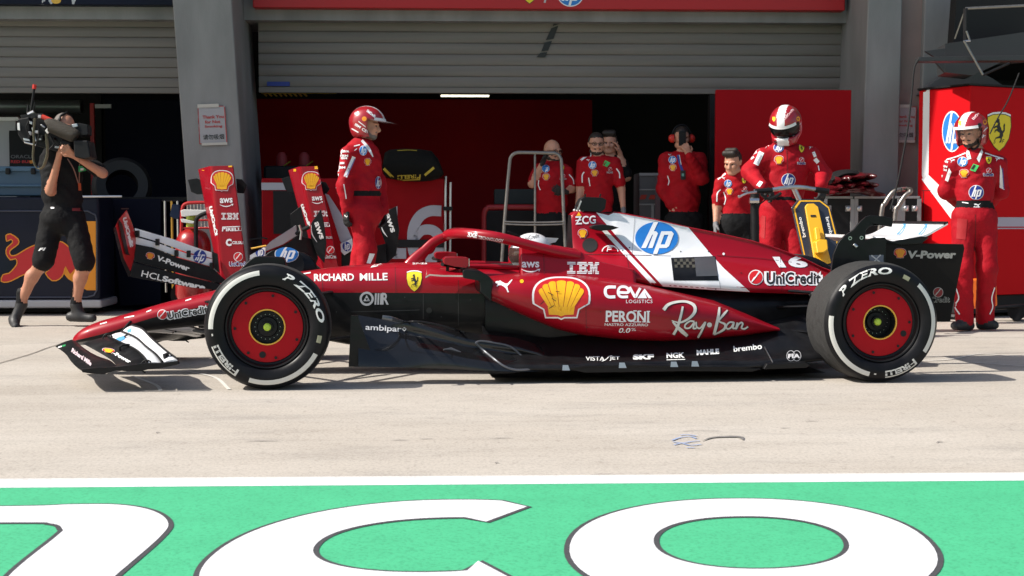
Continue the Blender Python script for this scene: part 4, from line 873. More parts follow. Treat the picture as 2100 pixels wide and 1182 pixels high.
for u, v in ((1291, 508), (1277, 514), (1396, 516), (1453, 516), (1468, 593), (1300, 560), (1520, 560)): D.poly(arc(u, v, 1.4, n=8), LETK, 1)
D.build('livery', cover, gap=.002)
D = Decal(bvh(pod_near, side_near, cover))
shell(D, (1151, 610.5), 60, 46, lay=0)
for s in ([(1124, 600), (1135, 606)], [(1132, 612), (1140, 618)], [(1108, 625), (1116, 618)], [(1126, 633), (1136, 627)], [(1140, 598), (1148, 599)]): D.stroke(s, 1.4, LETK, 5, smooth=0)
puma(D, (1033, 586.5), 18, 13.5, lay=0); D.poly(arc(1070, 577, 4, n=12), YEL, 0)
aws(D, (1070, 549), (1106, 549), 12); ibm(D, (1163, 562), (1228, 563), 25, WHITE, 0)
# rounded logistics wordmark
st = lambda pts, wd=6.2: D.stroke(pts, wd, WHITE, 0)
st([(1263, 589), (1248, 589), (1242, 593), (1242, 603), (1248, 609), (1262, 609)]); st([(1268, 600), (1288, 600), (1287, 592), (1281, 588.5), (1273, 589), (1268.5, 594), (1268, 603), (1274, 609), (1288, 609)], 5.4); st([(1291, 589), (1298, 602), (1303, 609), (1308, 600), (1313, 591)], 5.6)
D.poly([(1307, 612), (1322, 592), (1337, 612), (1330, 612), (1322, 600), (1314, 612)], WHITE, 0); D.poly([(1322, 600), (1327, 612), (1312, 612)], WHITE, 0)
D.text('LOGISTICS', (1284, 622), (1338, 622), 7, WHITE, 0, space=1.15)
# serif wordmark
D.text('PERONI', (1242, 660), (1331, 662), 23, WHITE, 0, bold=.028)
for u, v in ((1242, 660), (1258, 660), (1273, 660.5), (1309, 661), (1318, 661), (1327, 661.5), (1300, 661), (1309, 639), (1327, 639.5), (1300, 638.5)): D.poly([(u-1, v-1.5), (u+6, v-1.5), (u+6, v+.5), (u-1, v+.5)], WHITE, 0)
D.text('NASTRO AZZURRO', (1240, 668.5), (1329, 669.5), 5.4, WHITE, 0, bold=.01); D.text('0.0', (1269, 683), (1293, 683), 10, WHITE, 0, bold=.02, shear=.2); D.text('%', (1295, 679), (1304, 679), 6, WHITE, 0)
zr = lambda pts: [(x/3.477+1140, y/3.477+390) for x, y in pts]
RBW = mat('cream lettering', (.72, .70, .64), .45)
for pts, wd in (([(905, 830), (890, 900), (866, 980), (838, 1032)], [4, 5, 5.4, 5.4]), ([(768, 855), (800, 818), (860, 798), (930, 796), (984, 822), (990, 868), (950, 915), (885, 945), (826, 932)], [7, 6, 5, 5, 6.5, 6.5, 5, 3.6, 2]), ([(832, 940), (865, 975), (900, 1008), (938, 1042)], [3, 6, 8, 6]),
                ([(988, 938), (955, 936), (922, 962), (924, 984), (955, 982), (988, 945), (980, 985), (1003, 986)], 3.4), ([(1000, 940), (1004, 975), (1030, 985), (1066, 942), (1036, 1012), (1000, 1076)], [3, 3.4, 3.4, 3.6, 4.2, 4.6]),
                ([(1166, 835), (1158, 905), (1128, 1032)], [4, 6, 6]), ([(1224, 856), (1196, 888), (1164, 934), (1204, 956), (1204, 986), (1174, 1010), (1128, 1032)], [3, 5, 3, 4.5, 5, 4.4, 3]),
                ([(1268, 944), (1238, 944), (1214, 972), (1224, 990), (1250, 980), (1270, 945), (1262, 984), (1282, 985)], 3.4), ([(1294, 945), (1284, 992), (1300, 962), (1322, 945), (1332, 956), (1324, 984), (1346, 990), (1370, 974)], 3.6)):
    q = zr(pts); D.stroke([(x+1.6, y+1.2) for x, y in q], wd if not hasattr(wd, '__len__') else wd, LETK, 0); D.stroke(q, wd, RBW, 1)
D.poly(arc(*zr([(1095, 962)])[0], 5), RBW, 1)
for q in ([(1115, 508), (1116, 563)], [(1200, 566), (1203, 690)], [(1290, 552), (1338, 586)]): D.stroke(q, .9, SEAM, 0, smooth=0)
for u, v in ((1018, 612), (1190, 640), (1205, 672), (1232, 640)): D.poly(arc(u, v, 1.3, n=8), SEAM, 0)
D.build('lettering', pod_near, gap=.002)
D = Decal(body)
slashed(D, (333, 645.5), 10.5); D.text('UniCredit', (342, 658), (429, 643), 19, WHITE, 0, bold=.12); D.text('UniCredit', (345, 655.5), (427, 642), 15, LETK, 1, bold=.02)
D.text('RICHARD', (644, 577), (726, 576), 15, LETW, 0, bold=.022); D.text('MILLE', (738, 576), (795, 575), 15, LETW, 0, bold=.018)
crest(D, (849.5, 577), 16, 20.5)
D.poly(arc(752, 613, 14.5), GREY, 0, holes=[arc(752, 613, 10)]); D.poly([(752, 605), (759, 618), (745, 618)], GREY, 0); D.poly([(752, 617), (755, 612), (749, 612)], BLACK, 1)
for k in range(3): D.poly([(769+5.6*k, 602), (772.6+5.6*k, 602), (771.6+5.6*k, 625), (768+5.6*k, 625)], GREY, 0)
D.text('R', (783, 625), (797, 625), 24, GREY, 0, bold=.03)
D.text('SF-25', (846, 542.5), (876, 542), 4, LETW, 0, bold=.03); D.text('EP', (760, 549), (786, 544), 7, LETW, 0, bold=.05, shear=.5)
for u, v, l in ((205, 661, 14), (255, 648, 20), (300, 636, 10), (380, 613, 12), (615, 559, 22)): D.poly([(u, v+3), (u+l, v-1.2), (u+l, v+1.5), (u, v+5)], LETW, 0)
for q in ([(661, 566), (661.5, 600)], [(810, 542), (812, 600)], [(940, 575), (940, 600)]): D.stroke(q, .9, SEAM, 0, smooth=0)
CSE = mat('carbon gap', (.035, .035, .037), .5)
for q in ([(868, 603), (868, 655)], [(940, 603), (940, 668)], [(720, 640), (860, 636)]): D.stroke(q, 1., CSE, 0, smooth=0)
D.poly(arc(880, 637, 6, n=16), LETK, 0)
for u, v in ((965, 615), (690, 640), (830, 610), (905, 650)): D.poly(arc(u, v, 1.2, n=8), CSE, 0)
D.build('lettering', body, gap=.002)
D = Decal(halo); D.text('3XE', (958, 486), (978, 489), 10, WHITE, 0, bold=.05); D.text('TECHNOLOGY', (980, 490), (1032, 498), 6.6, WHITE, 0, bold=.03); D.build('lettering', halo, gap=.002)
D = Decal(fence); D.text('ambipar', (749, 680), (823, 684.5), 15, mat('soft white', (.6, .6, .62), .5), 0, bold=.015); D.poly([(829, 671), (834, 675), (829, 680), (824, 675)], MATS['soft white'], 0, holes=[[(829, 673), (832, 675.5), (829, 678), (826, 675)]]); D.build('lettering', fence, gap=.003)
D = Decal(floor_)
for tx, p0, p1, h, b in (('VISTA', (1201, 740), (1240, 740), 9, .01), ('JET', (1250, 740), (1271, 740), 9, .01), ('SKF', (1298, 738), (1341, 737), 10.5, .06), ('NGK', (1367, 735), (1404, 734), 11, .04), ('MAHLE', (1429, 729), (1475, 726), 11, .05), ('brembo', (1505, 722), (1563, 716), 12, .02)): D.text(tx, p0, p1, h, LETW, 0, bold=b)
D.stroke([(1234, 741), (1242, 738), (1250, 731), (1256, 730)], 1.5, LETW, 0); D.poly([(1367, 737.5), (1405, 736.5), (1405, 738), (1367, 739)], LETW, 0)
D.poly(arc(1622, 730, 9, 11), GREY, 0, holes=[arc(1622, 730, 8, 10)]); D.poly(arc(1634, 730, 9, 11), GREY, 0, holes=[arc(1634, 730, 8, 10)]); D.text('FIA', (1616, 735), (1641, 735), 9, GREY, 1, bold=.05)
D.build('lettering', floor_, gap=.003)
D = Decal(epB); shell(D, (1846, 519.5), 13, 11, body=ORNG, border=mat('shaded white', (.38, .36, .33), .6)); D.text('V-Power', (1862, 530.5), (1961, 530.5), 16, MATS['shaded white'], 0, bold=.045, shear=.12)  # white and red of these marks darkened to paint in shade
slashed(D, (1924, 600), 10.5, 0, ring=MATS['shaded white'], fill=mat('dim red', (.22, .012, .014), .6)); D.text('UniCredit', (1888, 621.5), (1948, 620.5), 12, MATS['shaded white'], 0, bold=.05); D.text('UniCredit', (1889, 620.5), (1947, 619.5), 10.5, LETK, 1, bold=.01); D.build('lettering', epB, gap=.002)
D = Decal(epA); D.poly([(1782, 524), (1812, 523), (1812, 542), (1784, 542)], mat('slate', (.11, .12, .16), .5), 0); D.stroke([(1787, 524), (1797, 532), (1789, 541)], 3, GREY, 1, smooth=0); D.stroke([(1806, 523), (1797, 532), (1810, 542)], 3, GREY, 1, smooth=0); D.build('emblem', epA, gap=.002)
D = Decal(wf)
for u in (1848, 1892): D.stroke([(u-8, 481), (u, 472), (u+8, 461), (u+4, 460)], [3, 1.5, 3.5, 3], mat('pale blue emblem', (.10, .36, .68), .4), 0); D.stroke([(u-4, 482), (u+3, 475), (u+9, 464)], 1.4, MATS['pale blue emblem'], 0)
D.build('emblem', wf, gap=.002)
D = Decal(E2); shell(D, (222.5, 719), 13, 5, rot=8, border=WHITE, lay=0); D.text('V-Power', (224, 723), (266, 746), 7.5, LETW, 0, bold=.05, up=(.45, -.9)); D.build('lettering', E2, gap=.003)
D = Decal(E1); D.text('Richard Mille', (146, 722), (186, 751), 9, mat('rosy white', (.68, .55, .58), .5), 0, bold=.04, up=(.3, -.95)); D.poly([(128, 708), (135, 706.5), (134, 710), (126, 712)], mat('flag green', (.02, .25, .08), .5), 0); D.poly([(120, 711), (127, 709), (126, 712), (118, 714)], LETW, 0); D.poly([(170, 761), (195, 763), (195, 766), (173, 764)], LETW, 0); D.build('lettering', E1, gap=.003)
D = Decal([E3, E4]); D.poly([(236, 696), (243, 692), (257, 688), (256, 695), (247, 700), (239, 700)], MATS['pale blue emblem'], 0); D.poly([(260, 677), (270, 673), (268, 681), (262, 682)], MATS['pale blue emblem'], 0); D.build('emblem', E3, gap=.003)
D = Decal(drum); hp(D, (588, 521), 23, 16.5, lay=0); D.build('emblem', drum, gap=.004)
# ---- driver
drv = thing('person', 'driver in a white helmet sitting in the red car', 'person', tuple(CARO+CX*ux(1090)+np.array([0, 0, .25])), CARA)
hc = np.array(C3(1092, 519, 0)); w3 = lambda p: CARO+CX*p[0]+CYV*p[1]+np.array([0, 0, p[2]])
HW = mat('white helmet', (.75, .75, .76), .3, coat=.6)
mb = MB(); rows = []
for i in range(25):
    a = math.pi*i/24; r = []
    for k in range(36):
        b = 2*math.pi*k/36; x, y, z = math.sin(a)*math.cos(b), math.sin(a)*math.sin(b), math.cos(a)
        sx = .150 if x < 0 else .135; pz = .130 if z > 0 else .125; px = x*sx*(1+(.10 if z < 0 and x < 0 else 0)*abs(z))
        r.append(w3(hc+np.array([px, y*.125, z*pz])))
    rows.append(r)
mb.grid(rows, HW, closed=True)
mb.hexa([w3(hc+np.array(p)) for p in ((.08, -.05, .055), (.145, -.04, .07), (.145, .04, .07), (.08, .05, .055), (.07, -.05, .10), (.165, -.04, .095), (.165, .04, .095), (.07, .05, .10))], HW); hel = mb.build('helmet', drv, smooth=60)
mb = MB(); rows = []
for z in np.linspace(-.06, .035, 8):
    f = math.sqrt(1-(z/.13)**2); rows.append([w3(hc+np.array([-(.150 if z > 0 else .153)*f*math.cos(b)*1.02-.002, .125*f*math.sin(b)*1.02, z])) for b in np.linspace(-1.15, 1.15, 20)])
mb.grid(rows, mat('tinted visor', (.055, .030, .026), .12, coat=.3)); mb.build('visor', hel, smooth=60)
mb = MB(); mb.ball(w3(hc+np.array([-.055, 0, -.01])), (.085, .07, .09), SKIN, n=14); mb.tube([w3(hc+np.array([.03, 0, -.05])), w3(hc+np.array([.10, 0, -.22])), w3(hc+np.array([.16, 0, -.32]))], [.06, .10, .14], OVERALL, 12)
for s in (-1, 1): mb.tube([w3(hc+np.array([.1, s*.05, -.2])), w3(hc+np.array([.1, s*.19, -.24])), w3(hc+np.array([-.12, s*.2, -.33]))], [.08, .07, .045], OVERALL, 10)
mb.build('body', drv, smooth=60)
D = Decal(hel); D.text('UniCredit', (1074, 494), (1106, 487), 8, LETK, 0); D.build('lettering', hel, gap=.002)
# ================================================================== PEOPLE: distance fields turned into one continuous skin
def nrm(v): v = np.asarray(v, float); return v/(np.linalg.norm(v)+1e-12)
def frame(fwd, up=(0, 0, 1)):
    f = nrm(fwd); r = nrm(np.cross(f, up)); u = np.cross(r, f); return r, f, u              # right, forward, up
class Field:
    def __init__(s, k=.03): s.p = []; s.k = k
    def cap(s, a, b, ra, rb, tag, k=None): s.p.append(('c', np.asarray(a, float), np.asarray(b, float), ra, rb, tag, k)); return s
    def ell(s, c, r, ax, tag, k=None): s.p.append(('e', np.asarray(c, float), np.array(r, float), np.array(ax, float), tag, k)); return s
    def dist(s, P, pr):
        if pr[0] == 'c':
            a, b, ra, rb = pr[1:5]; ab = b-a; L = ab@ab+1e-12; t = np.clip((P-a)@ab/L, 0, 1); return np.linalg.norm(P-a-t[:, None]*ab, axis=1)-(ra+(rb-ra)*t)
        c, r, ax = pr[1:4]; q = (P-c)@ax.T; k0 = np.linalg.norm(q/r, axis=1); k1 = np.linalg.norm(q/(r*r), axis=1)+1e-9; return k0*(k0-1)/k1
    def ev(s, P, labels=False):
        D = None; best = None; lab = None
        for i, pr in enumerate(s.p):
            d = s.dist(P, pr)
            if labels:
                if best is None: best = d.copy(); lab = np.zeros(len(P), int)
                m = d < best; best[m] = d[m]; lab[m] = i; continue
            if D is None: D = d
            else:
                k = pr[-1] if pr[-1] is not None else s.k; h = np.maximum(k-np.abs(D-d), 0)/k; D = np.minimum(D, d)-h*h*k*.25
        return lab if labels else D
    def bounds(s, pad):
        lo, hi = [], []
        for pr in s.p:
            if pr[0] == 'c': lo += [pr[1]-pr[3], pr[2]-pr[4]]; hi += [pr[1]+pr[3], pr[2]+pr[4]]
            else: m = pr[2].max(); lo.append(pr[1]-m); hi.append(pr[1]+m)
        return np.min(lo, 0)-pad, np.max(hi, 0)+pad
    def skin(s, h, cut=None, relax=1):
        lo, hi = s.bounds(3*h); n = np.ceil((hi-lo)/h).astype(int)+1
        X = np.stack(np.meshgrid(*[lo[i]+h*np.arange(n[i]) for i in range(3)], indexing='ij'), -1).reshape(-1, 3); D = np.empty(len(X))
        for i in range(0, len(X), 200000): D[i:i+200000] = s.ev(X[i:i+200000])
        if cut is not None: D = np.maximum(D, cut(X))
        V, Q = surfnet(D.reshape(n), lo, h)
        for _ in range(relax):                                 # gentle relaxation
            acc = np.zeros_like(V); cnt = np.zeros(len(V))
            for a, b in ((0, 1), (1, 2), (2, 3), (3, 0)):
                np.add.at(acc, Q[:, a], V[Q[:, b]]); np.add.at(cnt, Q[:, a], 1); np.add.at(acc, Q[:, b], V[Q[:, a]]); np.add.at(cnt, Q[:, b], 1)
            V = .5*V+.5*acc/np.maximum(cnt, 1)[:, None]
        return V, Q
def surfnet(D, lo, h):
    n = np.array(D.shape); S = D < 0; acc = np.zeros((*(n-1), 3)); cnt = np.zeros(n-1); E = []
    idx = np.stack(np.meshgrid(*[np.arange(k) for k in n], indexing='ij'), -1).astype(float)
    for ax in range(3):
        sl0 = [slice(None)]*3; sl1 = [slice(None)]*3; sl0[ax] = slice(0, -1); sl1[ax] = slice(1, None); sl0, sl1 = tuple(sl0), tuple(sl1)
        cr = S[sl0] != S[sl1]; I = np.argwhere(cr); d0 = D[sl0][cr]; d1 = D[sl1][cr]; t = d0/(d0-d1); p = I.astype(float); p[:, ax] += t
        o = [a for a in range(3) if a != ax]; E.append((ax, I, S[sl0][cr]))
        for da in (0, -1):
            for db in (0, -1):
                c = I.copy(); c[:, o[0]] += da; c[:, o[1]] += db; ok = ((c >= 0) & (c < n-1)).all(1); c = c[ok]; np.add.at(acc, tuple(c.T), p[ok]); np.add.at(cnt, tuple(c.T), 1)
    m = cnt > 0; vid = -np.ones(n-1, int); vid[m] = np.arange(m.sum()); V = lo+h*(acc[m]/cnt[m][:, None]); Q = []
    for ax, I, s0 in E:
        o = [(ax+1) % 3, (ax+2) % 3]; q = []
        for da, db in ((0, 0), (-1, 0), (-1, -1), (0, -1)):
            c = I.copy(); c[:, o[0]] += da; c[:, o[1]] += db; ok = ((c >= 0) & (c < n-1)).all(1); cc = np.clip(c, 0, n-2); v = vid[tuple(cc.T)]; v[~ok] = -1; q.append(v)
        q = np.stack(q, 1); flip = ~s0; q[flip] = q[flip][:, ::-1]; Q.append(q[(q >= 0).all(1)])
    return V, np.concatenate(Q)
def put(mb, field, h, mats, cut=None, over=None, relax=1, fold=0.):
    V, Q = field.skin(h, cut, relax)
    if fold:                                                   # creases in the cloth
        tg = [p[-2] for p in field.p]; lv = np.array([{'top': 1., 'slv': 1., 'bot': .5}.get(tg[i], 0.) for i in field.ev(V, True)]); e = .004; d0 = field.ev(V)
        G = np.stack([field.ev(V+e*np.eye(3)[i])-d0 for i in range(3)], 1); G /= np.linalg.norm(G, axis=1)[:, None]+1e-9; x, y, z = (V-V.mean(0)).T
        w1 = np.sin(58*z+6*np.sin(13*x+2)+5*np.sin(15*y)); w2 = np.sin(44*x-36*z+4*np.sin(19*z)); w3 = np.sin(30*x+52*z+3*np.sin(11*y+9*x)); msk = .5+.5*np.sin(9*z+4*x+1.3)
        V = V+G*(fold*lv*(.6*np.maximum(w1, -.2)*msk+.5*np.maximum(w2, -.3)*(1-msk)+.45*w3*np.sin(17*z)))[:, None]
    cen = V[Q].mean(1); lab = field.ev(cen, True); tags = [p[-2] for p in field.p]; o = len(mb.v)
    mb.v.extend(map(tuple, V.tolist())); T = [tags[i] for i in lab]
    if over: T = over(cen, T)
    for q, t in zip(Q.tolist(), T): mb.f.append(tuple(i+o for i in q)); mb.m.append(mb.mi(mats[t]))
def hand(mb, wrist, d, n, mats, tag='hand', curl=.6, side=1, sc=1.):
    """palm and five bent fingers; d points along the hand, n out of the palm, the thumb leaves on the side d x n * side"""
    d, n = nrm(d), nrm(n); n = nrm(n-d*(n@d)); t = np.cross(d, n)*side; F = Field(.012); w = np.asarray(wrist, float)
    F.cap(w-d*.03, w+d*.01, .026*sc, .027*sc, tag); 
    for k in (-1, 0, 1): F.cap(w+d*.01*sc+t*k*.014, w+d*.08*sc+t*k*.024*sc, .019*sc, .0145*sc, tag)
    for k, (off, ln) in enumerate(((.033, .070), (.011, .078), (-.011, .073), (-.032, .058))):
        p = w+d*.085*sc+t*off*sc; a = 0; dirn = d
        for j, f in enumerate((.45, .32, .25)):
            a = curl*(j+.8)+.06*k; dirn = nrm(d*math.cos(a)+n*math.sin(a)+t*off*.6); q = p+dirn*ln*f*sc; F.cap(p, q, (.0105-.001*j)*sc, (.0098-.001*j)*sc, tag, .006); p = q
    p = w+d*.025*sc+t*.026*sc; q = p+nrm(d*.65+t*.75+n*.25)*.042*sc; r = q+nrm(d*.85+t*.25+n*(.2+curl*.6))*.034*sc
    F.cap(p, q, .014*sc, .012*sc, tag, .01); F.cap(q, r, .0118*sc, .0095*sc, tag, .006)
    put(mb, F, .0062, mats, relax=0)
def head(mb, c, fwd, mats, up=(0, 0, 1), beard=False, glasses=None, mouth=True, full=True):
    r, f, u = frame(fwd, up); c = np.asarray(c, float); L = lambda x, y, z: c+r*x+f*y+u*z; A = (r, f, u); F = Field(.02)
    F.ell(L(0, -.012, .025), (.076, .094, .095), A, 'skin'); F.ell(L(0, .022, -.045), (.060, .066, .075), A, 'skin'); F.cap(L(0, .055, -.088), L(0, .058, -.092), .026, .024, 'beard' if beard else 'skin')
    for s in (-1, 1):
        F.cap(L(s*.05, .012, -.07), L(s*.018, .06, -.088), .026, .02, 'beard' if beard else 'skin'); F.cap(L(s*.040, .066, -.018), L(s*.030, .074, -.03), .022, .016, 'skin'); F.cap(L(s*.014, .084, .024), L(s*.050, .070, .024), .011, .010, 'skin', .006)
        F.ell(L(s*.031, .077, .006), (.0095, .009, .006), A, 'eye', .003); F.cap(L(s*.077, -.012, .014), L(s*.074, -.006, -.022), .014, .009, 'skin', .006)
    F.cap(L(0, .086, .012), L(0, .106, -.028), .009, .0135, 'skin', .01); F.cap(L(0, .092, -.032), L(0, .094, -.034), .016, .016, 'skin', .008)
    F.cap(L(-.017, .080, -.062), L(.017, .080, -.062), .006, .006, 'lip', .004)
    if beard: F.cap(L(-.026, .080, -.048), L(.026, .080, -.048), .007, .007, 'beard', .005)
    put(mb, F, .0075, mats, relax=0)
def hairmesh(name, parent, c, fwd, m, up=(0, 0, 1), style='short', grow=1.0):
    r, f, u = frame(fwd, up); c = np.asarray(c, float); L = lambda x, y, z: c+r*x+f*y+u*z; F = Field(.02)
    F.ell(L(0, -.018, .036), (.083*grow, .098*grow, .096*grow), (r, f, u), 'h')
    if style == 'quiff': F.cap(L(-.04, .055, .108), L(.045, .06, .11), .03, .03, 'h'); F.cap(L(-.04, -.0, .12), L(.04, 0, .12), .03, .03, 'h')
    def cut(X):
        q = X-c; y = q@f; z = q@u; face = np.minimum(y-.018, .075-z+.12*0)          # keep the face clear below the hairline
        low = -.035-z; d = np.maximum(y+.015 if style == 'back' else np.minimum(y-.012, .066-z), low)
        return d+.006*np.sin(q@r*160)*np.sin(y*130)*np.sin(z*140)
    mb = MB(); put(mb, F, .008, {'h': m}, cut, relax=1); return mb.build(name, parent, smooth=60)
HELM = mat('red helmet', (.33, .006, .014), .28, coat=.8); HELW = mat('helmet white', (.74, .74, .75), .3, coat=.6)
def helmet(parent, c, fwd, up=(0, 0, 1), full=False, visor='down', rad=(.128, .152, .142)):
    r, f, u = frame(fwd, up); c = np.asarray(c, float); L = lambda x, y, z: c+r*x+f*y+u*z; F = Field(.03); F.ell(L(0, -.012, .02), rad, (r, f, u), 's')
    F.ell(L(0, .0, -.06), (rad[0]*.94, rad[1]*.90, .10), (r, f, u), 's')
    if full: F.cap(L(-.045, .085, -.09), L(.045, .085, -.09), .058, .058, 's')
    G = Field(.02); G.ell(L(0, -.012, .015), (rad[0]-.022, rad[1]-.022, rad[2]-.022), (r, f, u), 's'); G.ell(L(0, 0, -.08), (rad[0]*.8, rad[1]*.76, .12), (r, f, u), 's')
    def cut(X):
        q = X-c; x, y, z = q@r, q@f, q@u; inner = -G.ev(X)
        if full: face = -np.maximum(np.maximum(-.052-z, z-.048), .02-y)
        else: face = -np.maximum(z-.045, .022+.35*np.maximum(-z-.03, 0)-y)
        return np.maximum(np.maximum(inner, face), -.125-z)
    def over(cen, T):
        q = cen-c; x, z, y = q@r, q@u, q@f
        return ['w' if (abs(a) < .034 and b > .02) or (full and (b < -.052 and abs(a) < .05 and g > .05)) else 's' for a, b, g in zip(x, z, y)]
    mb = MB(); put(mb, F, .0085, {'s': HELM, 'w': HELW}, cut, over, relax=1); hm = mb.build('helmet', parent, smooth=60)
    mb = MB(); ex = 1.03
    def arcp(z, k, a0=-1.25, a1=1.25): return [L(rad[0]*ex*math.sin(b)*k, -.012+rad[1]*ex*math.cos(b)*k, z) for b in np.linspace(a0, a1, 22)]
    if visor == 'down':
        mb.grid([arcp(z, math.sqrt(max(.05, 1-((z-.02)/rad[2])**2))) for z in np.linspace(.052, -.054, 8)], DVISOR if full else mat('bare visor', (.2, .2, .2), .08, alpha=.10)); mb.build('visor', hm, smooth=60)
    else:
        rows = [[L(rad[0]*1.02*math.sin(b), -.012+rad[1]*1.02*math.cos(b)+d*math.cos(b), .05-d*.12) for b in np.linspace(-1.2, 1.2, 22)] for d in np.linspace(0, .11, 6)]
        mb.grid(rows, GLASS); mb.build('visor', hm, smooth=60)
    mb = MB(); rows = [arcp(z, 1.015*math.sqrt(1-((z-.02)/rad[2])**2)+.01*(z < .05), -1.0, 1.0) for z in np.linspace(.045, .068, 4)]; mb.grid(rows, HELW); mb.build('peak', hm, smooth=60)
    return hm
def person(label, Z, J, mats, top='long', trous='long', group=None, facing=0., headyaw=0., headpitch=0., hair=None, hairstyle='short', wear=None, belt=None, beard=False, gl=False, torso=(1., 1.), hands=None, headc=None, h=.0155, headroll=0.):
    """J: joints in photo pixels (u, v, depth offset); Z the depth they stand at"""
    P = lambda k: W(J[k][0], J[k][1], Z+(J[k][2] if len(J[k]) > 2 else 0))
    t = thing('person', label, 'person', (*P('hipl')[:2], 0.), 0, group); mb = MB(); F = Field(.04)
    ls, rs, hl, hr, nk = P('shl'), P('shr'), P('hipl'), P('hipr'), P('neck'); pel = (hl+hr)/2; a = nrm(rs-ls); up = nrm(nk-pel); fw = nrm(np.cross(up, a)); ax = (a, fw, np.cross(a, fw) if False else up)
    sw = np.linalg.norm(rs-ls)/2; lp = lambda s: pel+(nk-pel)*s
    F.ell(lp(.70), (max(.165, sw*.92)*torso[0], .115*torso[1], .235), ax, 'top'); F.ell(lp(.34)+fw*.012*torso[1], (.158*torso[0], .122*torso[1], .23), ax, 'top'); F.ell(pel-up*.015, (.168*torso[0], .125*torso[1], .15), ax, 'bot')
    for s in (ls, rs): F.cap(lp(.94)+(s-lp(.94))*.2, s, .06, .068, 'top')
    F.cap(lp(.93), nk+(up*.05), .062, .056, 'skin' if top != 'coat' else 'top', .02)
    for s, sg in (('l', -1), ('r', 1)):
        S, E_, Wt = P('sh'+s), P('el'+s), P('wr'+s)
        if top == 'long': F.cap(S, E_, .074, .066, 'slv'); F.cap(E_, Wt, .066, .050, 'slv')
        else: F.cap(S, S+(E_-S)*.72, .066, .064, 'top', .02); F.cap(S, E_, .046, .041, 'arm', .015); F.cap(E_, Wt, .043, .028, 'arm', .02)
        H_, K, A = P('hip'+s), P('kn'+s), P('an'+s); gz = .045
        if trous == 'long': F.cap(H_, K, .104, .084, 'bot'); F.cap(K, A, .084, .078, 'bot')
        else: F.cap(H_, H_+(K-H_)*.92, .105, .098, 'bot', .03); F.cap(H_, K, .07, .058, 'leg'); kk = (K+A)/2+np.array([0, 0, .06]); F.cap(K, kk, .056, .056, 'leg'); F.cap(kk, A, .055, .037, 'leg'); F.cap(A+np.array([0, 0, .10]), A, .044, .046, 'sock', .01)
        he, to = P('he'+s), P('to'+s); F.cap(he, to, .046, .038, 'shoe', .03); F.cap(A-np.array([0, 0, .02]), (he*.55+to*.45)+np.array([0, 0, .02]), .05, .045, 'shoe', .03)
    bz = None
    def over(cen, T):
        if not belt: return T
        b0 = W(*belt[0], Z); hb = belt[1]; d = (cen-b0)@up
        return ['belt' if abs(x) < hb and tg in ('top', 'bot') else tg for x, tg in zip(d, T)]
    put(mb, F, h, mats, None, over, fold=.0085)
    hc = P('head'); pitch = R(headpitch); fy = R(headyaw); fwd = np.array([math.sin(fy)*math.cos(pitch), -math.cos(fy)*math.cos(pitch), math.sin(pitch)])   # yaw 0 looks at the camera, + to the right
    hu = nrm(np.array([math.sin(R(headroll)), 0, math.cos(R(headroll))])+np.array([0, 0, 0])); hu = nrm(hu-fwd*(hu@fwd))
    F2 = Field(.03); F2.cap(nk+up*.02, hc-hu*.06-fwd*.02, .056, .054, 'skin'); put(mb, F2, .010, mats)
    head(mb, hc, fwd, mats, hu, beard)
    for s, sg in (('l', -1), ('r', 1)):
        if hands and s in hands:
            spec = hands[s]; E_, Wt = P('el'+s), P('wr'+s); hd = spec.get('d'); hd = nrm(Wt-E_) if hd is None else nrm(AR*hd[0]+AU*hd[1]+AF*hd[2]); n_ = spec.get('n', (0, 0, 1)); n_ = AR*n_[0]+AU*n_[1]+AF*n_[2]
            hand(mb, Wt+hd*.012, hd, n_, mats, 'hand', spec.get('curl', .5), spec.get('side', 1), 1.0)
    body = mb.build('body', t, smooth=60)
    if hair is not None: hairmesh('hair', t, hc, fwd, hair, hu, hairstyle)
    hm = None
    if wear: hm = helmet(t, hc+hu*.008, fwd, hu, **wear)
    if gl:
        r, f, u = frame(fwd, hu); L = lambda x, y, z: hc+r*x+f*y+u*z; g = MB()
        for s in (-1, 1): g.tube([L(s*.033+.023*math.cos(b), .094, .004+.017*math.sin(b)) for b in np.linspace(0, 2*math.pi, 13)], .003, LETK, 6); g.tube([L(s*.056, .090, .008), L(s*.079, -.005, .012)], .003, LETK, 6)
        g.tube([L(-.011, .097, .006), L(.011, .097, .006)], .003, LETK, 6); g.build('glasses', t)
    return t, body, hm, hc, (fwd, hu)
def skinset(sk, top, bot, hand_, hair=HAIR): return {'skin': sk, 'arm': sk, 'leg': sk, 'top': top, 'slv': top, 'bot': bot, 'hand': hand_, 'shoe': SHOE, 'sock': BCLOTH, 'belt': BCLOTH, 'eye': mat('dark eye', (.03, .018, .012), .2), 'brow': hair, 'lip': mat('lip', (.40, .17, .12), .5), 'beard': hair}
GGLOVE = mat('grey glove', (.16, .16, .17), .8)
def gv(Z): return 441+FPX/Z                                   # photo row of the ground at a depth
def legs(Z, ul, ur, kn=None, dz=0): # straight legs, feet on the ground
    g = gv(Z); s = FPX/Z
    return dict(hipl=(ul, g-.93*s), hipr=(ur, g-.93*s), knl=(ul-2, g-.50*s, -.03), knr=(ur+2, g-.50*s, -.03), anl=(ul-3, g-.10*s), anr=(ur+3, g-.10*s), hel=(ul-2, g-.046*s, .04), tol=(ul-8, g-.046*s, -.15), her=(ur+2, g-.046*s, .04), tor=(ur+8, g-.046*s, -.15))
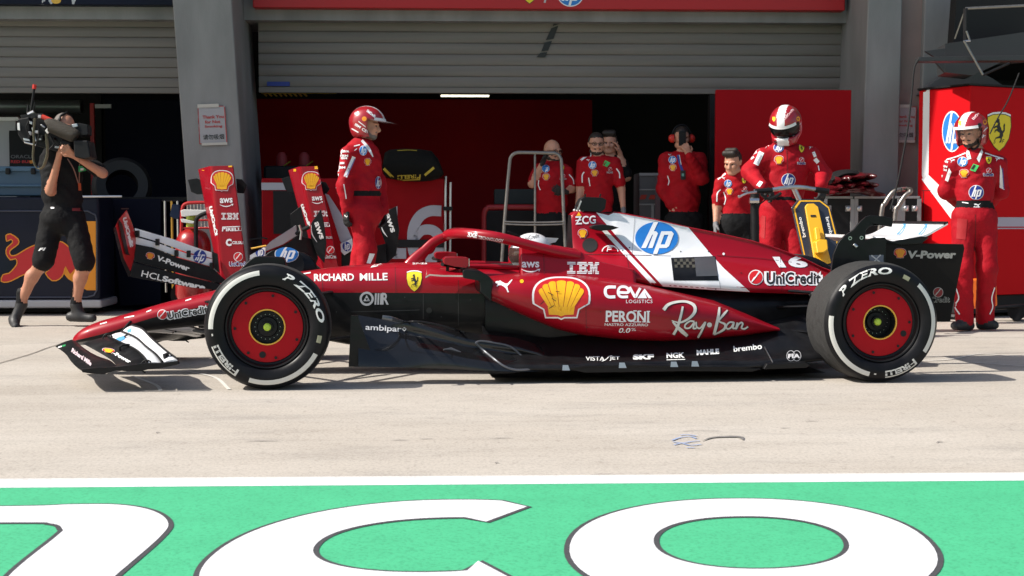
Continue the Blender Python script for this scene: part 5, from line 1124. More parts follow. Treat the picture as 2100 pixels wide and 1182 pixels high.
# ---- cameraman
Zc = 12.75; s = FPX/Zc
Jc = dict(head=(134, 262), neck=(124, 304), shl=(98, 338, -.05), shr=(176, 330, .06), ell=(103, 392, -.16), wrl=(121, 322, -.28), elr=(211, 356, -.12), wrr=(154, 321, -.34), hipl=(108, 446), hipr=(150, 446),
          knl=(88, 540, -.05), anl=(44, 622, .05), hel=(27, 655, .10), tol=(33, 670, -.06), knr=(174, 543, -.1), anr=(156, 624, -.02), her=(145, gv(Zc)-9-11, .0), tor=(190, gv(Zc)-9-8, -.06))
mc = skinset(SKINL, BCLOTH, BCLOTH, SKINL, GHAIR)
pc, bc, _, hcC, (fC, uC) = person('bare-legged cameraman in black shorts striding with a camera on his shoulder', Zc, Jc, mc, 'short', 'short', headyaw=62, headpitch=-8, hair=GHAIR, hairstyle='back', hands={'l': dict(d=(.25, .9, -.3), n=(1, .1, .4), curl=.7, side=-1), 'r': dict(d=(-.5, .5, -.7), n=(-.3, .6, .7), curl=.7, side=1)}, torso=(1.12, 1.2))
mb = MB(); r_, f_, u_ = frame(fC, uC); ep = hcC+r_*.088+u_*.01
mb.tube([ep-r_*.004, ep+r_*.022], .036, SATIN, 18); mb.tube([hcC+r_*.09+u_*.03, hcC+r_*.07+u_*.10, hcC+u_*.135, hcC-r_*.07+u_*.10, hcC-r_*.09+u_*.03], .010, SATIN, 8); mb.build('headset', pc)
D = Decal(bc); D.text('F1', (78, 515), (95, 514), 6, LETW, 0, bold=.06, shear=.4); D.poly([(104, 425), (111, 425), (111, 428), (104, 428)], CHROME, 0); D.poly([(148, 427), (170, 427), (170, 433), (148, 433)], mat('red belt tag', (.2, .02, .02), .6), 0); D.stroke([(136, 322), (150, 345), (158, 368), (163, 385)], 2.2, mat('lanyard', (.3, .16, .12), .7), 0); D.stroke([(163, 325), (163, 345), (162, 385)], 2., MATS['lanyard'], 0)
D.poly([(161, 341), (175, 341), (175, 353), (161, 353)], mat('green tag', (.06, .45, .16), .6), 1); D.poly([(165, 345), (172, 345), (172, 350), (165, 350)], LETW, 2); D.poly([(160, 376), (166, 376), (167, 391), (161, 391)], mat('orange tag', (.5, .1, .03), .6), 1); D.build('lanyard', bc, gap=.003)
# ---- left pit crew: helmet with the visor lifted
Zl = 12.5; RS = skinset(SKIN, OVERALL, OVERALL, GLOVE, GHAIR); s = FPX/Zl; g = gv(Zl)
Jl = dict(head=(755, 259), neck=(742, 296, .02), shl=(716, 318, -.13), shr=(756, 320, .19), ell=(706, 382, -.18), wrl=(712, 428, -.17), elr=(777, 380, .2), wrr=(786, 432, .12), hipl=(735, 432, -.08), hipr=(752, 432, .09),
          knl=(752, 512, -.1), anl=(742, g-.10*s, -.1), hel=(735, g-.046*s, -.1), tol=(785, g-.046*s, -.14), knr=(742, 520, .09), anr=(712, g-.10*s, .1), her=(700, g-.046*s, .1), tor=(745, g-.046*s, .06))
pl, bl, hml, hcl, _ = person('crew member in red overalls and helmet, clear visor flipped up, facing right', Zl, Jl, RS, headyaw=80, headpitch=-6, hair=None, wear=dict(visor='up', rad=(.134, .163, .148)), belt=((745, 400), .022), beard=True, torso=(1.05, 1.5), hands={'l': dict(d=(-.1, -1, -.1), n=(.7, -.1, .5), curl=.45, side=-1), 'r': dict(d=(.1, -1, 0), n=(-.6, 0, -.5), curl=.5)})
D = Decal(bl)
D.stroke([(700, 305), (694, 330), (691, 362)], 7, WHITE, 0); D.stroke([(726, 322), (716, 345), (708, 363)], 7.5, WHITE, 0); D.stroke([(728, 326), (719, 346), (711, 361)], 2, mat('violet trim', (.2, .15, .35), .6), 1)
for v, a, b in ((313, 699, 716), (322, 698, 714), (327, 699, 712), (337, 697, 706), (346, 694, 708)): D.text('CEVA' if v == 313 else 'SPONSOR'[:6] if False else 'IBM', (a, v), (b, v), 4.5, WHITE, 0, bold=.03)
hp(D, (745, 309), 7.5, 9.5, blue=LETB); shell(D, (754, 332), 7, 8); hp(D, (776, 375), 6, 12, blue=NAVYL); D.stroke([(726, 300), (738, 297)], 2, WHITE, 0); D.stroke([(732, 305), (727, 309)], 1.5, WHITE, 0)
D.stroke([(742, 288), (756, 305), (765, 322)], [5, 6, 2], WHITE, 0); D.stroke([(705, 378), (708, 395), (710, 408)], 2, WHITE, 0); D.stroke([(689, 385), (686, 392), (694, 410)], 1.6, WHITE, 0)
D.poly([(758, 520), (769, 521), (760, 541), (752, 540)], WHITE, 0); D.poly([(706, 441), (713, 443), (711, 446), (707, 444)], LETW, 0); D.build('lettering', bl, gap=.003)
D = Decal(hml); D.text('UniCredit', (751, 229), (768, 242), 6, WHITE, 0, bold=.06); D.poly(arc(747, 244, 5, n=14), ORNG, 0); D.stroke([(735, 249), (754, 264)], 1.6, WHITE, 0, smooth=0); D.text('CEVA', (741, 267), (760, 279), 6, WHITE, 0, bold=.03); D.text('IBM', (727, 257), (738, 264), 5, WHITE, 0, bold=.03); D.stroke([(721, 264), (735, 272)], 2.5, WHITE, 0, smooth=0); D.text('CEVA', (728, 236), (737, 231), 4.5, WHITE, 0, bold=.03); D.build('lettering', hml, gap=.002)
# ---- jack man
Zj = 11.95; s = FPX/Zj; g = gv(Zj)
Jj = dict(head=(1611, 259, -.05), neck=(1614, 305, .02), shl=(1566, 322), shr=(1662, 320), ell=(1537, 353, -.02), wrl=(1564, 383, -.28), elr=(1687, 358, 0), wrr=(1684, 380, -.24), hipl=(1583, 432), hipr=(1628, 432), knl=(1578, 540, -.05), knr=(1634, 540, -.05), anl=(1582, g-.1*s), anr=(1632, g-.1*s),
          hel=(1583, g-.046*s, .05), tol=(1574, g-.046*s, -.14), her=(1632, g-.046*s, .05), tor=(1642, g-.046*s, -.14))
pj, bj, hmj, _, _ = person('crew member in red overalls and a full-face helmet over the yellow jack', Zj, Jj, skinset(SKIN, OVERALL, OVERALL, GLOVE), headyaw=-28, headpitch=-33, wear=dict(full=True, rad=(.134, .155, .146)), belt=((1610, 411), .014), torso=(1.05, 1.15), hands={'l': dict(d=(.75, -.65, -.1), n=(-.2, -.7, .5), curl=.75, side=-1), 'r': dict(d=(.0, -.9, -.2), n=(-.5, -.4, .6), curl=.8, side=1)})
D = Decal(bj)
shell(D, (1597.5, 328), 10, 9.5); crest(D, (1644, 305), 5.5, 8, detail=False); hp(D, (1597, 303), 10, 9, blue=NAVYL); hp(D, (1617, 370), 13.5, 13, blue=NAVYL); puma(D, (1573, 300), 5, 4, flip=True); puma(D, (1663, 302), 5, 4, flip=True)
slashed(D, (1644, 328), 5, ring=WHITE, fill=LETR); D.text('UniCredit', (1635, 338), (1652, 338), 6, WHITE, 0, bold=.05); D.text('UniCredit', (1636, 337.5), (1651, 337.5), 4.5, NAVYL, 1, bold=.03)
D.stroke([(1559, 297), (1570, 294), (1582, 290)], 2.4, WHITE, 0); D.stroke([(1636, 287), (1652, 291), (1668, 300)], 2.4, WHITE, 0); D.stroke([(1562, 312), (1550, 338)], 11, WHITE, 0, smooth=0); D.stroke([(1561, 318), (1552, 336)], 3, mat('grey trim', (.4, .4, .46), .6), 1, smooth=0)
for v, a, b in ((300, 1549, 1562), (308, 1546, 1558), (316, 1543, 1553), (326, 1540, 1547)): D.text('IBM', (a, v+2), (b, v-2), 4.5, WHITE, 0, bold=.04)
D.stroke([(1668, 312), (1672, 322)], 6, WHITE, 0, smooth=0); D.stroke([(1671, 326), (1678, 334)], 8, WHITE, 0, smooth=0); D.stroke([(1678, 340), (1680, 350)], 2, WHITE, 0, smooth=0); D.poly([(1558, 371), (1565, 374), (1558, 384), (1551, 380)], WHITE, 0); D.stroke([(1613, 305), (1615, 345), (1613, 395)], 1.2, mat('seam', (.12, .004, .006), .8), 0)
D.poly([(1556, 440), (1570, 444), (1568, 490), (1556, 486)], mat('pocket patch', (.34, .005, .010), .75), 0); D.build('lettering', bj, gap=.003)  # pocket patch, close to the red of the overalls
D = Decal(hmj); D.poly([(1584, 240), (1590, 240), (1590, 246), (1587, 250), (1584, 246)], YEL2, 0); D.text('UniCredit', (1610, 247), (1629, 226), 5.5, WHITE, 0, bold=.07); D.text('UniCredit', (1611, 246), (1628.5, 226.5), 4, LETR, 1, bold=.02); D.poly(arc(1637, 244, 4, 5, n=14), ORNG, 0); D.text('CEVA', (1626, 281), (1641, 268), 5, WHITE, 0, bold=.04); D.stroke([(1632, 267), (1645, 250)], 1.4, WHITE, 0, smooth=0); D.poly([(1588, 289), (1594, 291), (1593, 294), (1587, 292)], LETK, 0); D.build('lettering', hmj, gap=.002)
# ---- right crew member, hands behind his back
Zr = 12.25; s = FPX/Zr; g = gv(Zr)
Jr = dict(head=(1991, 274, -.02), neck=(2002, 318, .02), shl=(1955, 340, .03), shr=(2046, 338, .03), ell=(1941, 392, .10), wrl=(1966, 416, .26), elr=(2052, 392, .12), wrr=(2030, 418, .27), hipl=(1976, 446), hipr=(2020, 446), knl=(1974, 552, -.06), knr=(2024, 552, -.03), anl=(1978, g-.11*s, 0), anr=(2020, g-.11*s-3, .1),
          hel=(1988, g-.046*s, .03), tol=(1958, g-.046*s, -.1), her=(2012, g-.046*s-2, .12), tor=(2040, g-.046*s-1, .03))
pr, br, hmr, _, _ = person('crew member in an open red helmet, hands behind his back, by the kiosk', Zr, Jr, skinset(SKIN, OVERALL, OVERALL, GLOVE), headyaw=-50, headpitch=-10, wear=dict(visor='down', rad=(.140, .165, .157)), belt=((1995, 421), .030), beard=True, torso=(1.0, 1.1), hands={'l': dict(d=(.8, -.5, .2), n=(0, 0, 1), curl=.5), 'r': dict(d=(-.8, -.5, .2), n=(0, 0, 1), curl=.5)})
D = Decal(br); hp(D, (1974, 332), 10, 9.5, blue=LETB); shell(D, (1977, 356), 10, 9.5); hp(D, (2002, 395), 14.5, 14, blue=NAVYL); crest(D, (2028, 329), 6, 7.5, detail=False); puma(D, (1953, 330), 5.5, 4, flip=True); puma(D, (2046, 327), 5.5, 4, flip=True)
slashed(D, (2028, 350), 5.5); D.text('UniCredit', (2016, 362), (2038, 362), 7, WHITE, 0, bold=.05); D.text('UniCredit', (2017, 361), (2037, 361), 5, NAVYL, 1, bold=.03); D.stroke([(1939, 328), (1960, 322), (1980, 314)], 2.4, WHITE, 0); D.stroke([(2020, 314), (2038, 320), (2058, 326)], 2.4, WHITE, 0)
D.poly([(1983, 306), (1986, 305), (1992, 326), (1984, 328), (1981, 316)], WHITE, 0); D.poly([(2013, 306), (2016, 312), (2008, 334), (2003, 326)], WHITE, 0); D.poly([(1996, 336), (2008, 340), (2000, 353), (1989, 349)], mat('green pass', (.06, .5, .12), .5), 1); D.poly([(1997, 338), (2001, 339), (1996, 348), (1991, 347)], LETK, 2)
D.poly([(1946, 345), (1951, 353), (1944, 373), (1938, 370)], WHITE, 0); D.poly([(2051, 338), (2055, 350), (2060, 390), (2050, 385)], WHITE, 0); D.stroke([(2056, 345), (2059, 388)], 1.8, NAVYL, 1, smooth=0)
for v, a, b in ((333, 1934, 1943), (343, 1930, 1942), (350, 1928, 1941), (362, 1925, 1932)): D.text('IBM', (a, v-1), (b, v+2), 4.5, WHITE, 0, bold=.04)
puma(D, (2004, 421), 7, 4); D.text('PUMA', (1997, 426), (2010, 426), 2.6, WHITE, 0, bold=.03); D.poly([(1973, 414), (1986, 416), (1986, 418), (1973, 416)], WHITE, 0)
D.stroke([(1960, 590), (1966, 612), (1958, 628), (1968, 645)], 2.6, WHITE, 0); D.stroke([(2040, 590), (2034, 612), (2036, 630), (2030, 645)], 2.2, WHITE, 0); D.poly([(1963, 448), (1984, 450), (1980, 492), (1961, 490)], MATS['pocket patch'], 0); D.stroke([(2000, 440), (2001, 480), (1998, 520)], 1.2, MATS['seam'], 0); D.build('lettering', br, gap=.003)
D = Decal(hmr); D.poly([(1966, 248), (1972, 248), (1972, 255), (1969, 259), (1966, 255)], YEL2, 0); D.text('UniCredit', (1997, 247), (2014, 230), 6, WHITE, 0, bold=.07); D.text('UniCredit', (1998, 246), (2013.5, 230.5), 4.4, LETR, 1, bold=.02); D.poly(arc(2020, 251, 4, 5.5, n=14), ORNG, 0); D.text('CEVA', (2006, 292), (2022, 278), 5.5, WHITE, 0, bold=.04); D.stroke([(2014, 272), (2029, 258)], 1.6, WHITE, 0, smooth=0); D.poly(arc(2009, 257, 4.5, n=12), LETK, 0); D.build('lettering', hmr, gap=.002)
D = Decal(br); D.stroke([(1990, 300), (1996, 307), (2006, 300), (2010, 288)], 4, LETK, 0); D.build('strap', br, gap=.004)
# ---- people in the doorway
def shirtset(sk, hnd): return skinset(sk, SHIRT, BCLOTH, hnd)
def badges(b, hpc, shc, extra=None):
    D = Decal(b); hp(D, hpc, 7.5, 7.5); shell(D, shc, 7.5, 7.2)
    if extra: extra(D)
    D.build('lettering', b, gap=.003)
Zb = 14.75
J = dict(head=(1133, 311), neck=(1132, 338), shl=(1106, 350), shr=(1160, 352), ell=(1091, 378, -.05), wrl=(1112, 336, -.12), elr=(1174, 388, .0), wrr=(1160, 394, -.2), **legs(Zb, 1114, 1148))
p, b, _, _, _ = person('bald man in a red shirt and glasses talking into a radio behind the steel frame', Zb, J, shirtset(SKIN, GLOVE), 'short', headyaw=35, headpitch=-5, beard=True, gl=True, torso=(1.05, 1.2), hands={'l': dict(d=(.4, .9, -.2), n=(.8, 0, -.4), curl=.6, side=-1), 'r': dict(d=(-.6, .1, -.6), n=(0, .4, .8), curl=.4)})
badges(b, (1119, 346), (1120, 363), lambda D: (D.stroke([(1105, 370), (1104, 380), (1108, 390)], 2, WHITE, 0), D.stroke([(1167, 358), (1175, 368), (1177, 378)], 2, WHITE, 0), slashed(D, (1155, 361), 4), D.text('UniCredit', (1148, 369), (1162, 369), 4, GREY, 0, bold=.03), crest(D, (1153, 346), 4, 6, detail=False)))
Zg = 14.7
J = dict(head=(1223, 297), neck=(1226, 323), shl=(1196, 336), shr=(1260, 336), ell=(1190, 388), wrl=(1184, 424, -.08), elr=(1274, 388), wrr=(1278, 428, -.04), **legs(Zg, 1208, 1246))
p, b, _, _, _ = person('man in glasses and a red shirt with a green pass, behind the roll hoop', Zg, J, shirtset(SKIN, GGLOVE), 'short', headyaw=3, hair=HAIR, beard=True, gl=True, hands={'l': dict(n=(1, 0, 0), curl=.35), 'r': dict(n=(-1, 0, 0), curl=.35)})
badges(b, (1215, 339), (1219.5, 355), lambda D: (D.poly([(1241, 329), (1252, 334), (1245, 343), (1236, 339)], MATS['green pass'], 0), D.stroke([(1191, 329), (1203, 320), (1211, 316)], 4, WHITE, 0), D.stroke([(1243, 315), (1256, 319)], 3, WHITE, 0), D.stroke([(1198, 353), (1194, 360), (1194, 375)], 2.4, WHITE, 0), D.stroke([(1264, 346), (1270, 355), (1271, 366)], 2.4, WHITE, 0), D.stroke([(1207, 365), (1210, 382)], 2, WHITE, 0), slashed(D, (1251, 347), 4), D.text('UniCredit', (1244, 356), (1257, 356), 5, GREY, 0, bold=.03), puma(D, (1206, 329), 3.5, 2.5)))
Zh = 15.15
J = dict(head=(1250, 295), neck=(1252, 322), shl=(1226, 336), shr=(1276, 338), ell=(1222, 388), wrl=(1222, 424), elr=(1286, 364, -.02), wrr=(1272, 318, -.05), **legs(Zh, 1236, 1268))
person('man half hidden behind the man in glasses, one hand to his ear', Zh, J, skinset(SKIN, BCLOTH, BCLOTH, SKIN), 'short', headyaw=-12, hair=HAIR, hairstyle='quiff', hands={'r': dict(d=(-.25, .95, -.1), n=(-1, 0, .2), curl=.4)})
Zp = 14.75
J = dict(head=(1398, 285), neck=(1400, 313), shl=(1366, 328), shr=(1434, 328), ell=(1360, 388), wrl=(1374, 418, -.04), elr=(1440, 366, -.12), wrr=(1414, 322, -.22), **legs(Zp, 1382, 1424))
p, b, _, hcp, (fp, up_) = person('man in red ear defenders filming with a black phone held to his face', Zp, J, shirtset(SKIN, SKIN), 'long', headyaw=2, hair=HAIR, torso=(1.12, 1.15), hands={'l': dict(d=(.3, -.9, -.1), n=(.6, 0, .5), curl=.3), 'r': dict(d=(-.35, .9, -.1), n=(-.3, .2, .9), curl=.6, side=-1)})
D = Decal(b); hp(D, (1379, 328), 7.5, 7.5); shell(D, (1380, 344), 7.5, 7.2); D.stroke([(1390, 318), (1394, 335), (1400, 352)], 5, NAVYL, 0); D.stroke([(1393, 318), (1397, 338)], 1.2, WHITE, 1); D.poly([(1395, 350), (1406, 350), (1406, 369), (1396, 369)], LETK, 1); D.poly([(1398, 356), (1403, 356), (1403, 362), (1398, 362)], mat('teal tag', (.12, .3, .26), .6), 2); D.stroke([(1369, 361), (1372, 372), (1370, 380)], 1.8, WHITE, 0); puma(D, (1373, 318), 3.5, 2.5); D.build('lettering', b, gap=.003)
r_, f_, u_ = frame(fp, up_); mb = MB(); EARC = mat('red ear cup', (.55, .02, .01), .4)
for sg in (-1, 1): c = hcp+r_*.085*sg+u_*.002; mb.tube([c, c+r_*.03*sg, c+r_*.05*sg], [.044, .042, .024], EARC, 18)
mb.tube([hcp+r_*.10*math.sin(t_)+u_*(.02+.125*math.cos(t_))-f_*.01 for t_ in np.linspace(-1.5, 1.5, 13)], .009, SATIN, 8); mb.build('ear_defenders', p)
mb = MB(); c = hcp+f_*.15+r_*.022+u_*-.005; mb.box(c, (.075, .012, .15), SATIN); ph = mb.build('phone', bev=.006); tag(ph, 'black phone held up by the man in red ear defenders', 'phone'); 
Zy = 13.9
J = dict(head=(1503, 334, -.04), neck=(1510, 362, .02), shl=(1479, 378), shr=(1536, 376), ell=(1470, 424), wrl=(1468, 458, -.06), elr=(1542, 424), wrr=(1540, 460), **legs(Zy, 1496, 1528))
p, b, _, _, _ = person('young dark-haired man in a red shirt looking down, beside the red screen panel', Zy, J, shirtset(SKIN, GGLOVE), 'short', headyaw=-34, headpitch=-18, hair=HAIR, hairstyle='quiff', hands={'l': dict(n=(1, 0, 0), curl=.35), 'r': dict(n=(-1, 0, 0), curl=.35)})
badges(b, (1493, 377), (1496, 393), lambda D: (D.stroke([(1472, 368), (1488, 356)], 3.4, WHITE, 0, smooth=0), D.stroke([(1478, 389), (1471, 397), (1470, 414)], 2.4, WHITE, 0), D.stroke([(1484, 394), (1488, 408), (1485, 420)], 2, WHITE, 0), crest(D, (1526, 371), 4.5, 6, detail=False), slashed(D, (1528, 387), 4), D.text('UniCredit', (1521, 394), (1534, 394), 4, GREY, 0, bold=.03), puma(D, (1484, 366), 3.5, 2.5)))
# ================================================================== EQUIPMENT
def plate(mb, pts, Z, th, m, dz=None):                        # a traced outline standing at depth Z with real thickness; dz(u,v) adds slope
    f0 = lambda a, b: W(a, b, Z+(dz(a, b) if dz else 0)); f1 = lambda a, b: W(a, b, Z+(dz(a, b) if dz else 0))+AF*th
    mb.prism(pts, None, f0, f1, m)
# ---- broadcast camera on the cameraman's shoulder
Zk = 12.5
t = thing('broadcast_camera', 'black shoulder television camera with a furry microphone and a red-tipped aerial', 'camera', W(100, 290, Zk)); mb = MB()
def seg(mb, p, q, r, m, n=14, **k): mb.tube([W(p[0], p[1], Zk+(p[2] if len(p) > 2 else 0)), W(q[0], q[1], Zk+(q[2] if len(q) > 2 else 0))], r, m, n, **k)
plate(mb, [(58, 248), (84, 240), (118, 262), (132, 290), (118, 312), (92, 304), (62, 296), (52, 272)], Zk-.06, .16, SATIN)
plate(mb, [(36, 244), (60, 240), (62, 296), (50, 296), (36, 276)], Zk-.10, .20, SATIN); plate(mb, [(40, 236), (90, 232), (92, 242), (44, 246)], Zk-.05, .12, SATIN); mb.build('body', t, bev=.012)
mb = MB(); plate(mb, [(35, 253), (40, 252), (41, 268), (36, 267)], Zk-.115, .01, LETW); plate(mb, [(47, 283), (60, 286), (62, 290), (48, 288)], Zk-.115, .012, CHROME); plate(mb, [(60, 248), (66, 250), (66, 256), (60, 254)], Zk-.115, .012, CHROME)
for a, b in (((66, 262), (74, 290)), ((84, 256), (92, 262)), ((50, 292), (74, 298))): seg(mb, (*a, -.12), (*b, -.12), .008, CHROME, 8)
plate(mb, [(92, 268), (98, 262), (103, 268), (97, 275)], Zk-.15, .02, LETW)
for q in ([(72, 246), (80, 270), (74, 300)], [(88, 262), (110, 292), (100, 308)], [(60, 246), (54, 262), (62, 282)], [(118, 300), (108, 290), (104, 278)]): mb.tube([W(u, v, Zk-.13) for u, v in catmull(q, 5)], .006, SATIN, 6)
for u, v, w_, h_, m_ in ((70, 268, 8, 5, GREY), (82, 278, 6, 8, SATIN), (112, 300, 9, 4, CHROME), (58, 270, 5, 7, GREY), (104, 282, 7, 5, SATIN), (76, 284, 9, 3, CHROME), (120, 286, 5, 9, SATIN), (64, 238, 9, 5, SATIN), (78, 236, 6, 6, GREY)): plate(mb, [(u, v), (u+w_, v), (u+w_, v+h_), (u, v+h_)], Zk-.12, .05, m_)
mb.build('fittings', t, bev=.003)
mb = MB(); seg(mb, (130, 292, -.10), (150, 300, -.12), .055, SATIN, 20); plate(mb, [(150, 288), (180, 288), (186, 322), (170, 326), (152, 322)], Zk-.24, .20, SATIN); mb.build('lens', t, bev=.012)
FUZ = mat('brown fur', (.045, .036, .026), .95, var=.5, vscale=60, bump=.9, bscale=120); mb = MB()
P_ = [W(u, v, Zk-.20) for u, v in catmull([(99, 258), (103, 257), (120, 264), (140, 273), (152, 279), (156, 282)], 4)]; nP = len(P_)
mb.tube([p for p in P_], [.03+.035*math.sin(math.pi*min(1, .12+.8*i/nP))**.5 for i in range(nP)], FUZ, 18); mb.build('microphone', t, smooth=60)
mb = MB(); plate(mb, [(144, 255), (162, 252), (180, 256), (181, 276), (160, 280), (146, 268)], Zk-.17, .12, SATIN); plate(mb, [(146, 255), (158, 253), (160, 260), (148, 264)], Zk-.18, .02, CHROME); mb.build('viewfinder', t, bev=.008)
mb = MB(); seg(mb, (63, 232), (70, 182), .011, SATIN, 10); seg(mb, (56, 232), (58, 216), .009, SATIN, 8); seg(mb, (68, 230), (72, 210), .007, SATIN, 8); seg(mb, (58, 236), (70, 230), .02, CHROME, 10); mb.build('aerial', t)
mb = MB(); seg(mb, (70, 183), (71, 174), .017, mat('red aerial tip', (.6, .03, .02), .4), 10); mb.build('aerial_tip', t)
mb = MB(); seg(mb, (86, 239, -.1), (109, 249, -.1), .02, mat('red handle', (.65, .05, .03), .4), 10); mb.build('handle', t)
OLV = mat('olive strap', (.16, .15, .095), .8); mb = MB()
for pp in ([(72, 243), (69, 270), (70, 290), (68, 325), (76, 345), (88, 343), (97, 320), (96, 290), (95, 275)], [(95, 275), (98, 295), (96, 320), (90, 338)]):
    mb.tube([W(u, v, Zk-.24) for u, v in catmull(pp, 5)], .026, OLV, 8, flat=(.22, 1.)) 
mb.build('strap', t)
# ---- spare nose and front wing assemblies standing on their noses
NOSEF = mat('shaded red nose', (.30, .006, .014), .3, coat=.7)
def extr(Z): return lambda mb, pts, dz, th, m: plate(mb, pts, Z, th, m, (lambda a, b: dz) if not callable(dz) else dz)
def nose(t, q, side, Z, dep):
    """q: front face corners tl, tr, br, bl; side: far edge top and bottom of its left flank"""
    rows = []; tl, tr, br, bl = [np.array(p, float) for p in q]; s0, s1 = np.array(side[0], float), np.array(side[1], float)
    for f in np.linspace(0, 1, 22):
        a, b, c = tl+(bl-tl)*f, tr+(br-tr)*f, s0+(s1-s0)*f; w_ = 1-.12*f; A = W(*a, Z); B = W(*b, Z); Cc = W(*c, Z+dep*w_); Dd = B+(Cc-A)*.9
        ring = []
        for p, n_ in ((A, B), (B, Dd), (Dd, Cc), (Cc, A)):
            for k in (.06, .16, .84, .94): ring.append(p+(n_-p)*k)
        rows.append(ring)
    mb = MB(); mb.grid(rows, RED, closed=True, capends=True); return mb.build('nose_cone', t, smooth=50)
Z1 = 12.75
t = thing('front_wing_assembly', 'spare red nose cone with its front wing, beside the grey pillar and the gas cylinder', 'front wing', W(470, 640, Z1)); E_ = extr(Z1)
n1 = nose(t, [(430, 341), (480, 340), (512, 592), (455, 600)], ((405, 348), (446, 560)), Z1, .32)
mb = MB(); sl = lambda k: (lambda a, b: -.30*(450-a)/180*k)
E_(mb, [(276, 468), (305, 476.5), (354, 490.5), (419, 514), (434, 518), (434, 530), (383, 517.5), (322, 495.5), (279, 483)], sl(1), .015, WHITE)
F1_ = mb.build('flap', t, bev=.004)
mb = MB(); E_(mb, [(278, 486), (322, 498.5), (383, 520.5), (435, 532), (434, 547.5), (362, 526.5), (314, 508), (278, 501)], lambda a, b: -.30*(450-a)/180-.03, .015, WHITE); F2_ = mb.build('flap', t, bev=.004)
mb = MB(); E_(mb, [(278, 502.5), (314, 509.5), (362, 528), (434, 549), (461, 574), (459, 583), (383, 565), (274, 536)], lambda a, b: -.30*(450-a)/180-.06, .02, BLACK); F3_ = mb.build('flap', t, bev=.004)
mb = MB(); E_(mb, [(273, 538), (383, 567), (458, 585), (455, 596), (395, 590), (330, 579), (267, 568)], lambda a, b: -.30*(450-a)/180-.09, .025, BLACK); F4_ = mb.build('main_plane', t, bev=.004)
mb = MB(); E_(mb, [(435, 516), (452, 524), (462, 572), (436, 548)], .02, .02, BLACK); mb.tube([W(u, v, Z1-.02) for u, v in [(434, 570), (448, 585)]], .02, BLACK, 8); mb.build('flap_root', t, bev=.004)
mb = MB(); pl_ = lambda a, b: -.30-.25*(a-255)/40*-1-.10
E_(mb, [(259, 431), (270, 459), (278, 485), (276, 523), (265, 562), (250, 531), (234, 469), (242, 452)], lambda a, b: -.32-(278-a)*.012, .02, mat('bright red plate', (.5, .012, .016), .35, coat=.5)); ep1 = mb.build('endplate', t, bev=.004)
mb = MB(); E_(mb, [(242, 449), (250, 460), (263, 520), (266, 524), (258, 522), (248, 480)], lambda a, b: -.36-(278-a)*.012, .02, SATIN); E_(mb, [(232, 468), (236, 466), (252, 530), (268, 562), (263, 568), (248, 534)], lambda a, b: -.33-(278-a)*.012, .03, SATIN); E_(mb, [(248, 427), (263, 427), (263, 429.5), (248, 429.5)], lambda a, b: -.34-(278-a)*.012, .02, SATIN)
mb.build('endplate_vane', t, bev=.003)
mb = MB()
for u, v in ((282, 480), (362, 520), (434, 546), (323, 497), (387, 521)): mb.box(W(u, v, Z1-.30*(450-u)/180-.05), (.03, .05, .06), SATIN)
mb.build('flap_bracket', t, bev=.004)
mb = MB(); E_(mb, [(505, 545), (556, 494.7), (607, 462), (610, 482.5), (581, 501), (546, 515), (515, 560)], lambda a, b: .05+.28*(a-500)/160, .02, mat('silver flap', (.42, .41, .42), .35, metal=.5)); mb.build('flap', t, bev=.004)
mb = MB(); E_(mb, [(506, 552), (546, 518), (581, 503), (612, 484), (640, 490), (652, 530), (640, 560), (600, 590), (510, 600)], lambda a, b: .06+.28*(a-500)/160, .03, BLACK); mb.build('flap', t, bev=.006)
mb = MB(); E_(mb, [(512, 524), (540, 508), (545, 509), (543, 534), (512, 548)], lambda a, b: .03, .02, WHITE); hpp = mb.build('flap', t, bev=.004)
mb = MB(); E_(mb, [(658, 428.6), (665, 462), (669, 498.7), (665, 540), (650, 523), (637, 486.5), (638, 458)], lambda a, b: .26, .02, BLACK); ep2 = mb.build('endplate', t, bev=.004)
mb = MB(); mb.tube([W(u, v, Z1+.25) for u, v in [(634, 465), (625, 470), (606, 480)]], .02, SATIN, 8); mb.tube([W(u, v, Z1+.2) for u, v in [(614, 462), (618, 476), (616, 492)]], .012, CHROME, 8); mb.tube([W(u, v, Z1+.1) for u, v in [(512, 492), (540, 488), (548, 490)]], .008, SATIN, 6); mb.tube([W(u, v, Z1) for u, v in [(515, 510), (546, 504)]], .008, GOLD, 6); mb.build('flap_bracket', t)
mb = MB(); E_(mb, [(385, 369), (392, 394), (404, 399), (424, 398), (418, 372), (404, 366)], .38, .02, BLACK); E_(mb, [(484, 367), (496, 368), (506, 380), (500, 397), (486, 396)], .30, .02, BLACK); mb.build('mount_plate', t, bev=.003)
D = Decal(n1); shell(D, (455.5, 370.5), 23.5, 22.5, rot=3); aws(D, (451, 417), (477, 416), 10); ibm(D, (454, 451), (489, 451), 14); pirelli(D, (455, 475), (497, 473.5), 10)
D.text('C', (463, 505), (475, 505), 15, WHITE, 0, bold=.06); D.text('CELSIUS', (476, 501), (502, 501), 6, WHITE, 0, bold=.03); slashed(D, (488.5, 527), 9.5, 0); D.text('UniCredit', (470, 547), (508, 546), 10, WHITE, 0, bold=.05); D.text('UniCredit', (471, 546), (507, 545), 8, NAVYL, 1, bold=.01)
D.poly([(468, 338), (476, 338), (476, 343), (468, 343)], YEL, 0); D.text('UniCredit', (428, 424), (441, 484), 7, WHITE, 0, bold=.07, up=(.97, -.2)); D.poly([(414, 344), (419, 344), (419, 350), (414, 350)], YEL, 0); D.build('lettering', n1, gap=.003)
